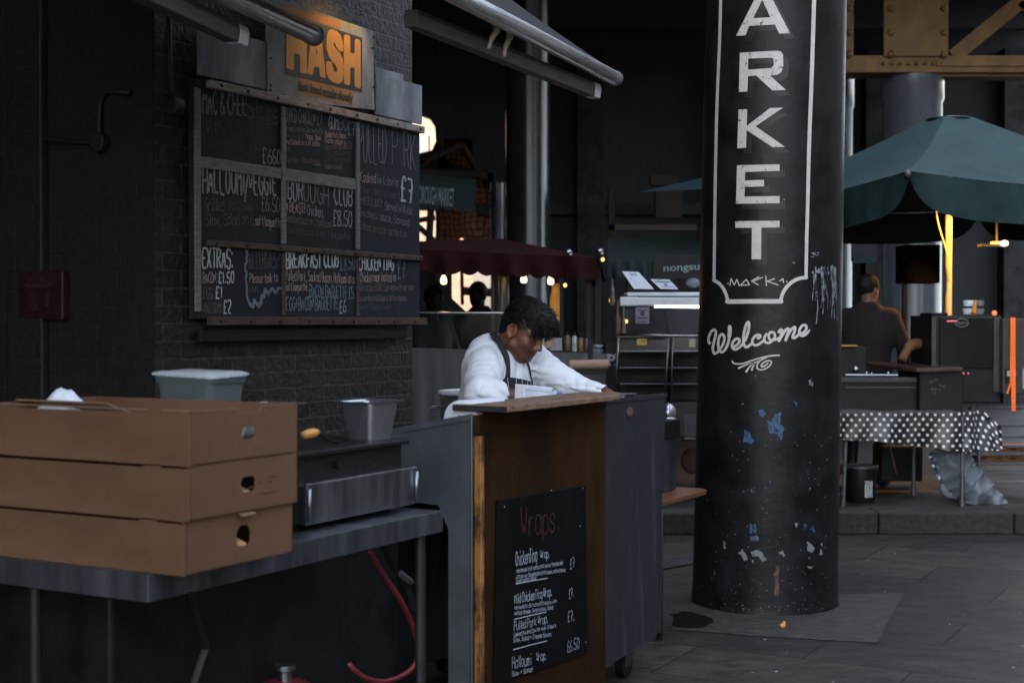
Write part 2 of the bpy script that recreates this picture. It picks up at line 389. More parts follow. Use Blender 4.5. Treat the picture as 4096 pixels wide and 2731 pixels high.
M['orange_print'] = worn('orange print', (.55, .26, .045), (.36, .17, .05), 90, .36, .6, .08)
M['orange_fade'] = worn('faded orange print', (.42, .17, .03), (.17, .13, .10), 14, .44, .7, .12)
M['print_black'] = mat('black print', (.020, .020, .017), .6, var=.35, scale=30, bump=.05)
M['col_paint'] = mat('column black gloss', (.0085, .0096, .0112), .40, var=.55, scale=6, bump=.16, bscale=30, rvar=.10, spec=.22, detail=10)
M['letter'] = worn('cream lettering', (.50, .49, .465), (.06, .058, .056), 42, .385, .6, .03)
M['letter2'] = worn('cream lettering clean', (.50, .49, .465), (.10, .10, .10), 60, .30, .6, .03)
M['letter_shadow'] = mat('painted letter shadow', (.005, .0055, .0065), .5, var=.1, bump=0)
M['chip_blue'] = worn('old blue paint', (.030, .078, .165), (.010, .014, .022), 45, .46, .6)
M['chip_grey'] = worn('bare primer', (.17, .18, .19), (.05, .05, .05), 80, .42, .7)
M['chip_rust'] = worn('rust', (.10, .05, .035), (.02, .015, .013), 60, .45, .8)
M['scratch'] = worn('scraped poster residue', (.25, .28, .31), (.012, .014, .016), 55, .50, .7, .05, stretch=(1, 1, .35))
M['skin'] = None
M['white_cloth'] = mat('white cotton', (.70, .735, .80), .85, var=.03, scale=9, bump=.22, bscale=14, spec=.1, distort=.6)
M['paper'] = mat('white paper', (.66, .70, .78), .8, var=.04, scale=20, bump=.1, bscale=300, spec=.2)
M['hair'] = mat('black hair', (.0075, .0078, .0085), .6, var=.3, scale=40, bump=.3, spec=.25)
M['apron'] = mat('black apron', (.010, .011, .015), .8, var=.2, scale=30, bump=.1)
M['stripe'] = mat('white stripe', (.6, .62, .66), .8, var=.05, bump=0)
M['tub'] = mat('frosted plastic', (.17, .21, .215), .35, var=.08, scale=5, bump=.03, trans=.55)
M['lid'] = mat('clear lid', (.55, .60, .63), .25, var=.05, bump=0, trans=.35)
M['salad'] = mat('salad leaves', (.03, .05, .02), .7, col2=(.22, .20, .05), scale=30, bump=.5)
M['red_hose'] = mat('red rubber', (.13, .013, .020), .38, var=.15, bump=.05)
M['red_box'] = mat('red plastic case', (.023, .0032, .0045), .5, var=.2, scale=6, bump=.05)
M['red_print'] = mat('pale red print', (.055, .03, .028), .7, var=.2, bump=0)
M['bread'] = mat('baguette crust', (.42, .22, .07), .7, col2=(.70, .52, .27), scale=18, bump=.3)
M['handle_wood'] = mat('varnished beech', (.55, .26, .06), .45, var=.25, scale=20, bump=.05)
M['film'] = mat('plastic film', (.55, .56, .58), .25, var=.1, bump=.1, trans=.3)
M['red_canvas'] = mat('dark red canvas', (.027, .0050, .0062), .85, var=.25, scale=4, bump=.15, bscale=30, spec=.15)
M['grey_cloth'] = mat('grey counter cloth', (.105, .110, .108), .9, var=.14, scale=3, stretch=(5, 5, .6), bump=.35, bscale=5, spec=.15)
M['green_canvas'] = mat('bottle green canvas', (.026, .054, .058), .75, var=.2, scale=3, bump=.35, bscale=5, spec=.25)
M['green_banner'] = mat('green valance', (.012, .024, .025), .8, var=.2, bump=.1)
M['banner_text'] = mat('banner lettering', (.22, .28, .29), .8, var=.1, bump=0)
M['girder'] = mat('ochre girder paint', (.17, .088, .020), .6, var=.38, scale=3, bump=.15)
M['column_green'] = mat('market column green', (.020, .027, .030), .22, var=.2, scale=4, bump=.08)
M['column_grey'] = mat('market column grey', (.085, .095, .115), .22, var=.12, scale=3, bump=.06)
M['peach'] = None
M['dots'] = None
M['stone_kerb'] = mat('granite kerb', (.014, .012, .011), .85, col2=(.038, .033, .030), scale=26, bump=.8, bscale=22, detail=9)
M['jacket_dark'] = mat('dark hoodie', (.008, .0065, .008), .9, var=.2, bump=.2, bscale=30)
M['jacket_green'] = mat('green jacket', (.008, .020, .018), .7, var=.3, bump=.2)
M['glass'] = mat('case glass', (.03, .035, .04), .04, var=0, bump=0, alpha=.16)
M['chrome_dim'] = mat('dim trim', (.12, .125, .13), .35, .9, var=.1, bump=0)
M['oven_glass'] = mat('oven glass', (.008, .009, .010), .08, var=.2, bump=0)
M['white_plastic'] = mat('white plastic', (.62, .65, .70), .4, var=.04, bump=0)
M['table_leg'] = mat('dull dark tube', (.016, .018, .021), .5, .3, var=.3, scale=6, bump=.05)
M['grey_steel'] = mat('galvanised steel', (.13, .135, .15), .45, .6, var=.2, scale=6, bump=.05)
M['orange_web'] = mat('orange webbing strap', (.95, .17, .02), .8, var=.08, scale=60, bump=.1)
M['pole_paint'] = mat('pale pole', (.62, .56, .44), .4, var=.05, bump=0)
M['pallet'] = mat('crate wood', (.25, .13, .06), .8, var=.35, scale=8, bump=.3)
M['bag'] = mat('clear polythene', (.24, .27, .32), .16, var=.2, scale=6, bump=0, trans=.35, spec=.9)
M['yellow'] = mat('yellow sticker', (.55, .36, .05), .6, var=.2, bump=0)
M['peach_jar'] = mat('jar mixed colours', (.08, .10, .04), .35, col2=(.30, .11, .05), scale=7, bump=0)
M['kraft'] = mat('kraft paper roll', (.36, .235, .175), .8, var=.08, bump=.1)
M['bench_top'] = worn('scuffed bench top', (.135, .055, .028), (.19, .17, .155), 22, .36, .5, .06)
M['sheet'] = mat('white printed sheet', (.58, .62, .70), .8, var=.05, scale=30, bump=0)
M['bone'] = mat('faded paper', (.30, .32, .36), .8, var=.1, scale=30, bump=0)
M['purple_paper'] = mat('mauve notice', (.22, .20, .27), .8, var=.08, scale=30, bump=0)
M['ink'] = mat('ink', (.05, .055, .07), .8, var=.1, bump=0)

def dots_mat():
    m = bpy.data.materials.new('polka dot oilcloth'); m.use_nodes = True; t = m.node_tree; b = t.nodes['Principled BSDF']
    uv = _n(t, 'ShaderNodeUVMap'); outs = []
    for off in (0, .5):
        mp_ = _n(t, 'ShaderNodeMapping'); mp_.inputs['Scale'].default_value = (1/.058, 1/.076, 1); mp_.inputs['Location'].default_value = (off, off, 0)
        t.links.new(uv.outputs[0], mp_.inputs[0])
        f = _n(t, 'ShaderNodeVectorMath'); f.operation = 'FRACTION'; t.links.new(mp_.outputs[0], f.inputs[0])
        s = _n(t, 'ShaderNodeVectorMath'); s.operation = 'SUBTRACT'; s.inputs[1].default_value = (.5, .5, 0); t.links.new(f.outputs[0], s.inputs[0])
        k = _n(t, 'ShaderNodeVectorMath'); k.operation = 'MULTIPLY'; k.inputs[1].default_value = (.058, .076, 0); t.links.new(s.outputs[0], k.inputs[0])
        l = _n(t, 'ShaderNodeVectorMath'); l.operation = 'LENGTH'; t.links.new(k.outputs[0], l.inputs[0]); outs.append(l.outputs['Value'])
    mn = _n(t, 'ShaderNodeMath'); mn.operation = 'MINIMUM'; t.links.new(outs[0], mn.inputs[0]); t.links.new(outs[1], mn.inputs[1])
    mr = _n(t, 'ShaderNodeMapRange'); mr.inputs[1].default_value = .0118; mr.inputs[2].default_value = .0100; t.links.new(mn.outputs[0], mr.inputs[0])
    mx = _n(t, 'ShaderNodeMix'); mx.data_type = 'RGBA'; mx.inputs[6].default_value = (.010, .011, .013, 1); mx.inputs[7].default_value = (.62, .62, .60, 1)
    t.links.new(mr.outputs[0], mx.inputs[0]); t.links.new(mx.outputs[2], b.inputs['Base Color']); b.inputs['Roughness'].default_value = .3
    return m
M['dots'] = dots_mat()
def paving():
    m = bpy.data.materials.new('worn york stone paving'); m.use_nodes = True; t = m.node_tree; b = t.nodes['Principled BSDF']
    g = _n(t, 'ShaderNodeNewGeometry')
    mp_ = _n(t, 'ShaderNodeMapping'); mp_.inputs['Rotation'].default_value = (0, 0, R(29.2)); t.links.new(g.outputs['Position'], mp_.inputs[0])
    br = _n(t, 'ShaderNodeTexBrick'); br.inputs['Scale'].default_value = 1; br.inputs['Brick Width'].default_value = .98; br.inputs['Row Height'].default_value = .56
    br.inputs['Mortar Size'].default_value = .006; br.inputs['Mortar Smooth'].default_value = .4
    br.inputs['Color1'].default_value = (.021, .022, .0245, 1); br.inputs['Color2'].default_value = (.044, .041, .039, 1); br.inputs['Mortar'].default_value = (.008, .008, .008, 1)
    t.links.new(mp_.outputs[0], br.inputs['Vector'])
    m2 = _n(t, 'ShaderNodeMapping'); m2.inputs['Scale'].default_value = (5.0, 9, 1); m2.inputs['Rotation'].default_value = (0, 0, R(29)); t.links.new(g.outputs['Position'], m2.inputs[0])
    n1 = _n(t, 'ShaderNodeTexNoise'); n1.inputs['Scale'].default_value = 1.0; n1.inputs['Detail'].default_value = 9; n1.inputs['Roughness'].default_value = .72; t.links.new(m2.outputs[0], n1.inputs['Vector'])
    cr = _n(t, 'ShaderNodeValToRGB'); cr.color_ramp.elements[0].position = .32; cr.color_ramp.elements[1].position = .7
    cr.color_ramp.elements[0].color = (.30, .30, .32, 1); cr.color_ramp.elements[1].color = (1.9, 1.85, 1.75, 1)
    t.links.new(n1.outputs['Fac'], cr.inputs[0])
    mx = _n(t, 'ShaderNodeMix'); mx.data_type = 'RGBA'; mx.blend_type = 'MULTIPLY'; mx.inputs[0].default_value = 1
    t.links.new(br.outputs['Color'], mx.inputs[6]); t.links.new(cr.outputs[0], mx.inputs[7])
    n3 = _n(t, 'ShaderNodeTexNoise'); n3.inputs['Scale'].default_value = .9; n3.inputs['Detail'].default_value = 4; t.links.new(g.outputs['Position'], n3.inputs['Vector'])
    c3 = _n(t, 'ShaderNodeValToRGB'); c3.color_ramp.elements[0].position = .4; c3.color_ramp.elements[1].position = .62
    c3.color_ramp.elements[0].color = (.62, .64, .68, 1); c3.color_ramp.elements[1].color = (1.1, 1.05, 1.0, 1); t.links.new(n3.outputs['Fac'], c3.inputs[0])
    m3 = _n(t, 'ShaderNodeMix'); m3.data_type = 'RGBA'; m3.blend_type = 'MULTIPLY'; m3.inputs[0].default_value = 1
    t.links.new(mx.outputs[2], m3.inputs[6]); t.links.new(c3.outputs[0], m3.inputs[7]); n5 = _n(t, 'ShaderNodeTexNoise'); n5.inputs['Scale'].default_value = 55; n5.inputs['Detail'].default_value = 6; n5.inputs['Roughness'].default_value = .8; t.links.new(g.outputs['Position'], n5.inputs['Vector'])
    c5 = _n(t, 'ShaderNodeValToRGB'); c5.color_ramp.elements[0].position = .33; c5.color_ramp.elements[1].position = .72; c5.color_ramp.elements[0].color = (.45, .45, .47, 1); c5.color_ramp.elements[1].color = (1.7, 1.65, 1.55, 1); t.links.new(n5.outputs['Fac'], c5.inputs[0])
    m5 = _n(t, 'ShaderNodeMix'); m5.data_type = 'RGBA'; m5.blend_type = 'MULTIPLY'; m5.inputs[0].default_value = .8; t.links.new(m3.outputs[2], m5.inputs[6]); t.links.new(c5.outputs[0], m5.inputs[7])
    v6 = _n(t, 'ShaderNodeTexVoronoi'); v6.inputs['Scale'].default_value = 2.6; t.links.new(g.outputs['Position'], v6.inputs['Vector']); r6 = _n(t, 'ShaderNodeMapRange'); r6.inputs[1].default_value = .035; r6.inputs[2].default_value = .055; t.links.new(v6.outputs['Distance'], r6.inputs[0])
    m6 = _n(t, 'ShaderNodeMix'); m6.data_type = 'RGBA'; m6.inputs[6].default_value = (.010, .010, .011, 1); t.links.new(r6.outputs[0], m6.inputs[0]); t.links.new(m5.outputs[2], m6.inputs[7]); t.links.new(m6.outputs[2], b.inputs['Base Color'])
    b.inputs['Roughness'].default_value = .62; b.inputs['Specular IOR Level'].default_value = .35
    ad = _n(t, 'ShaderNodeMath'); ad.operation = 'MULTIPLY_ADD'; ad.inputs[1].default_value = -1.2; t.links.new(br.outputs['Fac'], ad.inputs[0]); t.links.new(n1.outputs['Fac'], ad.inputs[2])
    bp = _n(t, 'ShaderNodeBump'); bp.inputs['Strength'].default_value = .6; bp.inputs['Distance'].default_value = .012; t.links.new(ad.outputs[0], bp.inputs['Height']); t.links.new(bp.outputs[0], b.inputs['Normal'])
    return m
M['paving'] = paving()
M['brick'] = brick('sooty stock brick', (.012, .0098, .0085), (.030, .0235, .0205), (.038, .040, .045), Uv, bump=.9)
M['brick_n'] = brick('sooty stock brick shaded return', (.0115, .0108, .0105), (.0155, .0140, .0135), (.0125, .0125, .013), Nv, bump=.35)  # return face darkened and evened in colour to stand in for shade
M['peach'] = brick('pale sunlit brick', (.165, .092, .056), (.235, .138, .085), (.25, .165, .11), Vector((1, 0, 0)), .9, .28, .3)
def net_mat():
    m = bpy.data.materials.new('brown bird netting'); m.use_nodes = True; t = m.node_tree; b = t.nodes['Principled BSDF']; out = t.nodes['Material Output']
    g = _n(t, 'ShaderNodeNewGeometry'); n = _n(t, 'ShaderNodeTexNoise'); n.inputs['Scale'].default_value = 1.5; t.links.new(g.outputs['Position'], n.inputs['Vector'])
    md = _n(t, 'ShaderNodeVectorMath'); md.operation = 'MULTIPLY_ADD'; md.inputs[1].default_value = (.35, .35, .35); t.links.new(n.outputs['Color'], md.inputs[0]); t.links.new(g.outputs['Position'], md.inputs[2])
    sp = _n(t, 'ShaderNodeSeparateXYZ'); t.links.new(md.outputs[0], sp.inputs[0]); cb = _n(t, 'ShaderNodeCombineXYZ'); t.links.new(sp.outputs[0], cb.inputs[0]); t.links.new(sp.outputs[2], cb.inputs[1])
    br = _n(t, 'ShaderNodeTexBrick'); br.offset = 0; br.inputs['Scale'].default_value = 1; br.inputs['Brick Width'].default_value = .095; br.inputs['Row Height'].default_value = .095; br.inputs['Mortar Size'].default_value = .012
    br.inputs['Color1'].default_value = (.046, .028, .021, 1); br.inputs['Color2'].default_value = (.068, .041, .030, 1); br.inputs['Mortar'].default_value = (.02, .011, .008, 1); t.links.new(cb.outputs[0], br.inputs['Vector'])
    tr = _n(t, 'ShaderNodeBsdfTranslucent'); t.links.new(br.outputs['Color'], tr.inputs[0])
    vo = _n(t, 'ShaderNodeTexVoronoi'); vo.inputs['Scale'].default_value = 2.4; t.links.new(g.outputs['Position'], vo.inputs['Vector'])
    lt = _n(t, 'ShaderNodeMath'); lt.operation = 'LESS_THAN'; lt.inputs[1].default_value = .10; t.links.new(vo.outputs['Distance'], lt.inputs[0])
    tp = _n(t, 'ShaderNodeBsdfTransparent'); mx = _n(t, 'ShaderNodeMixShader'); t.links.new(lt.outputs[0], mx.inputs[0]); t.links.new(tr.outputs[0], mx.inputs[1]); t.links.new(tp.outputs[0], mx.inputs[2])
    t.links.new(mx.outputs[0], out.inputs[0]); return m
M['net'] = net_mat()

# ------------------------------------------------------------------ setting
def struct(o): o['kind'] = 'structure'; return o
mb = MB(); mb.quad((-150, -150, 0), (150, -150, 0), (150, 150, 0), (-150, 150, 0)); struct(mb.build('ground', M['paving']))
mb = MB(); mb.wbox(-14, 16, 10.34, 26, .0, .150); struct(mb.build('pavement', M['paving']))
random.seed(3); x = -6.0
mb = MB(); 
while x < 14:
    L = random.uniform(.75, 1.15); e = random.uniform(-.006, .006)
    mb.wbox(x+.004, x+L-.004, 10.04+e, 10.335, .0, .154+e*.4); x += L
struct(mb.build('kerb', M['stone_kerb'], bev=.012))

# market hall: roof, far wall with arched openings, sunlit building beyond
M['pier'] = mat('dirty brick pier', (.036, .0365, .039), .9, var=.4, scale=3, bump=.2, spec=.1)
M['roof_grey'] = mat('sooty roof boards', (.45, .47, .50), .95, var=.2, scale=1.2, bump=0, spec=.1)
hall = thing('market_hall', 'dark market hall of sooty walls and low roof behind the stalls', 'building', (0, 16, 0))
mb = MB(); mb.wbox(2.0, 8.9, 14.0, 27, 6.5, 6.9); mb.wbox(-16, 1.995, 9.0, 27, 6.5, 6.9); mb.wbox(-16, -1.0, -6, 9.0, 6.5, 6.9)  # last slab is unseen, set there to shade the left side
mb.build('roof', M['roof_grey'], hall)
mb = MB()
for yy in np.arange(14.2, 27, 4.0): mb.wbox(-16, 8.9, yy-.12, yy+.12, 6.05, 6.495)
mb.build('roof_beam', M['void'], hall)
Yw = 24.0
def dh(x, y): v = dy(x, y, Yw); return (v.x, v.z)
outer = [(-16, .15), (8.9, .15), (8.9, 6.49), (-16, 6.49)]
holes = [[dh(*p) for p in q] for q in (
    [(905, 262), (960, 258), (985, 268), (999, 290), (1001, 325), (992, 345), (965, 352), (905, 356)],
    [(1004, 347), (1012, 345), (1014, 352), (1005, 354)],
    [(905, 410), (1000, 416), (1001, 436), (905, 436)],
    [(905, 478), (999, 480), (1001, 505), (1000, 560), (905, 560)],
    [(1040, 322), (1062, 345), (1082, 384), (1060, 384), (1014, 352)],
    [(1046, 404), (1088, 402), (1108, 430), (1128, 480), (1128, 575), (1012, 575), (1012, 500), (1018, 450)],
    [(1036, 598), (1129, 598), (1129, 722), (1076, 722), (1036, 684)])]
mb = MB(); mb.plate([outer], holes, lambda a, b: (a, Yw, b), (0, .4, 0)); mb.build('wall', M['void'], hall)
mb = MB(); mb.wbox(7.2, 7.6, -9, 9.5, 0, 6.6); mb.build('shade_wall_right', M['void'], hall)  # unseen wall added to cut daylight from the right
mb = MB(); mb.wbox(-16, -6.6, -6.4, -6.0, 0, 6.45); mb.build('shade_wall_rear', M['void'], hall)  # unseen wall added behind the camera to hold back frontal light
mb = MB(); mb.wbox(9.2, 9.5, 9.6, 17.5, 0, 6.4); mb.build('shade_wall_flank', M['void'], hall)  # unseen wall added to close the side opening and darken the hall
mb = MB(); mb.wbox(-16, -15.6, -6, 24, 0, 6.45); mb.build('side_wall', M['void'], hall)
for xx in (-13, -9.6, 1.3, 3.7, 6.1, 8.4): mb = MB(); mb.wbox(xx-.22, xx+.22, Yw-.35, Yw-.004, .15, 6.05); mb.build('pier', M['pier'], hall)
mb = MB()
for xa, xb in ((-1.0, 1.3), (1.3, 3.7), (3.7, 6.1), (6.1, 8.4)):
    pass
mb.wbox(-.6, 8.9, Yw-.2, Yw-.004, 3.3, 3.5); mb.build('string_course', M['pier'], hall)
mb = MB()
for a, b, r in (((905, 405), (1062, 330), .05), ((1062, 330), (1100, 400), .05), ((905, 398), (1120, 402), .09), ((905, 372), (980, 372), .05), ((905, 470), (1005, 560), .05), ((990, 478), (985, 565), .06), ((905, 515), (1000, 500), .045), ((1000, 640), (1060, 590), .10), ((1060, 590), (1062, 700), .03), ((1064, 668), (1132, 672), .07)):
    p, q = dy(*a, Yw-.25), dy(*b, Yw-.25); mb.tube([p, q], r, 6)
mb.build('truss', mat('rusty truss', (.045, .028, .018), .8, var=.3, scale=2), hall)
mb = MB(); a, b = dy(1008, 396, Yw-.12), dy(1132, 570, Yw-.12)
mb.grid(lambda s, t: Vector((a.x+(b.x-a.x)*s, Yw-.12+.03*math.sin(9*s+5*t), b.z+(a.z-b.z)*t)), 16, 16)
a2, b2 = dy(1010, 320, Yw-.12), dy(1085, 388, Yw-.12)
mb.grid(lambda s, t: Vector((a2.x+(b2.x-a2.x)*s, Yw-.12+.03*math.sin(9*s+5*t), b2.z+(a2.z-b2.z)*t)), 10, 10)
tag(mb.build('bird_net', M['net'], origin=(b.x, Yw-.12, b.z), smooth=True), 'torn brown bird netting stretched over the arched hall opening', 'netting')
far = thing('brick_building', 'pale sunlit brick building seen through openings of the dark hall', 'building', (-2.5, 33, 0))
mb = MB()
fd = Vector((.80, -.60, 0)); fn = Vector((-.60, -.80, 0)); fo = Vector((-1.5, 32.5, 0))
def FW(s, d, z): return fo + fd*s - fn*d + Zv*z
def fbox(mb, s0, s1, d0, d1, z0, z1, m=0): return mb.hexa([FW(s0, d0, z0), FW(s1, d0, z0), FW(s1, d1, z0), FW(s0, d1, z0), FW(s0, d0, z1), FW(s1, d0, z1), FW(s1, d1, z1), FW(s0, d1, z1)], m)
fbox(mb, -9, 9, 0, 5, 0, 11); mb.build('wall', M['peach'], far)
for s in np.arange(-8, 9, 2.2):
    for z in (1.2, 4.3, 7.4):
        mb = MB(); fbox(mb, s, s+.9, -.03, .3, z, z+1.5); win = mb.build('window', M['oven_glass'], far)
        mb = MB(); fbox(mb, s-.1, s+1.0, -.12, .1, z-.15, z); mb.build('sill', M['peach'], win)
mb = MB(); fbox(mb, -9.2, 9.2, -.15, 5.2, 11, 11.3); mb.build('roof', M['void'], far)

# brick wall of the left stall: long face along the row, return facing the street
NW = -4.19
bw_ = thing('brick_wall', 'sooty dark brick wall carrying the chalk menu board', 'wall', W(5.4, -4.4, 0))
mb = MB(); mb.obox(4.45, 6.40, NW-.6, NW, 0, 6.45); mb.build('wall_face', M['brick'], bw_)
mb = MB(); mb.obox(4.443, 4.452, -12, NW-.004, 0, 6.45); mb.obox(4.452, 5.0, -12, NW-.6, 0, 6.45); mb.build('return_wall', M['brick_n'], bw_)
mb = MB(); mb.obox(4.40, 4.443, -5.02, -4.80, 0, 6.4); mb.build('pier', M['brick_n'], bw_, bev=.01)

# conduit with round boxes on the return wall
def conduit(pts, label, boxes):
    P = [at_u(x*K, y*K, 4.425) for x, y in pts]
    o = thing('conduit_pipe', label, 'conduit', P[0])
    mb = MB(); mb.tube(P, .012, 8); mb.build('pipe', M['wire'], o, smooth=True)
    for x, y in boxes:
        c = at_u(x*K, y*K, 4.425); mb = MB(); mb.tube([c+Uv*.02, c-Uv*.025, c-Uv*.03], [.042, .042, .036], 16); mb.build('junction_box', M['wire'], o, smooth='auto')
M['wire'] = mat('grimy conduit', (.0095, .0088, .0082), .6, var=.3, scale=20, bump=.2)
conduit([(60, 315), (140, 324), (225, 328), (228, 318), (229, 240), (240, 214), (262, 210), (300, 214)], 'bent grey conduit with round junction box on dark brick', [(231, 328)])
conduit([(386, -40), (388, 120), (394, 235)], 'straight vertical conduit ending in a round box beside menu board', [(400, 244)])
fb = thing('fire_blanket_case', 'flat red fire blanket case hung on the dark brick', 'fire blanket', at_u(90*K, 735*K, 4.40))
c = [at_u(x*K, y*K, 4.40) for x, y in ((40, 735), (144, 735), (144, 621), (40, 621))]
mb = MB(); mb.hexa([c[0]+Uv*.042, c[1]+Uv*.042, c[1], c[0], c[3]+Uv*.042, c[2]+Uv*.042, c[2], c[3]]); mb.build('case', M['red_box'], fb, bev=.008)
mb = MB(); ex = c[1]-c[0]; ez = c[3]-c[0]; o_ = c[0]-Uv*.003
font_on(mb, 'FIRE', o_+ex*.34+ez*.76, ex*.30, ez*.095, 0, .012); font_on(mb, 'BLANKET', o_+ex*.19+ez*.645, ex*.60, ez*.095, 0, .012)
for k in range(6): mb.quad(o_+ex*.28+ez*(.52-.045*k), o_+ex*(.50-.03*(k % 2))+ez*(.52-.045*k), o_+ex*(.50-.03*(k % 2))+ez*(.532-.045*k), o_+ex*.28+ez*(.532-.045*k))
for k in range(5): mb.quad(o_+ex*.64+ez*(.50-.06*k), o_+ex*.70+ez*(.50-.06*k), o_+ex*.70+ez*(.54-.06*k), o_+ex*.64+ez*(.54-.06*k))
mb.quad(o_+ex*.10+ez*.885, o_+ex*.88+ez*.885, o_+ex*.88+ez*.892, o_+ex*.10+ez*.892)
font_on(mb, 'FIRE', o_+ex*.28+ez*.20, ex*.2, ez*.05, 0, .02)
mb.build('printed_text', M['red_print'], fb)

# ------------------------------------------------------------------ menu board on the wall
NB = NW + .055
board = thing('menu_board', 'large chalk menu board in battens covered with handwritten prices', 'menu board', W(5.6, NB, 1.5))
def nb(x, y): return at_n(x, y, NB)
def rowu(px, n=NB): return at_n(px, 1289, n).dot(Uv)
uL, uR = rowu(452*K), rowu(964*K)
zT, zB = 2.535, 1.515
mb = MB(); mb.obox(uL, uR, NW+.012, NB, zB, zT); mb.build('blackboard', M['board'], board)
mb = MB(); mb.obox(uL+.06, uR+.012, NB, NB+.028, zT-.030, zT+.006); mb.build('batten', M['wood_rail'], board, bev=.004)
m1 = rowu(649*K); m2 = rowu(819*K); zA = at_n(640*K, 395*K, NB).z; zM1, zM2 = 2.185, 1.842
mb = MB(); mb.obox(uL, m1-.014, NB+.0005, NB+.010, zM1-.026, zM1+.024); mb.obox(m1+.014, m2-.014, NB+.0005, NB+.010, zM1-.030, zM1+.026)
mb.obox(m1-.014, m1+.014, NB+.0005, NB+.014, zM2+.02, zT-.041); mb.obox(m2-.014, m2+.014, NB+.0005, NB+.014, zM2+.02, zT-.041); mb.obox(uL-.018, uL+.018, NB+.0005, NB+.012, zB+.03, zT-.04)
mb.build('batten', M['wood_rail_grey'], board, bev=.003)
mb = MB(); mb.obox(uL+.05, uR+.004, NB, NB+.022, zM2-.016, zM2+.012); mb.obox(uL+.06, uR+.03, NB, NB+.030, zB-.028, zB+.010)
mb.obox(m1-.012, m1+.012, NB+.0005, NB+.012, zB+.015, zM2-.025); mb.obox(m2-.012, m2+.012, NB+.0005, NB+.012, zB+.015, zM2-.025)
mb.build('batten', M['wood_rail_brown'], board, bev=.004)
mb = MB(); mb.obox(uL+.03, uR-.12, NB-.03, NB-.002, zB-.10, zB-.045); mb.build('lower_rail', M['black_iron'], board, bev=.004)
mb = MB()
for uu in np.linspace(uL+.12, uR-.06, 9):
    for z, e in ((zT-.012, .0285), (zM2-.003, .0225), (zB-.012, .0305)): mb = MB(); mb.ball(W(uu+random.uniform(-.04, .04), NB+e, z), .007, 0, 8); mb.build('nail_head', M['black_iron'], board)
mb = MB()
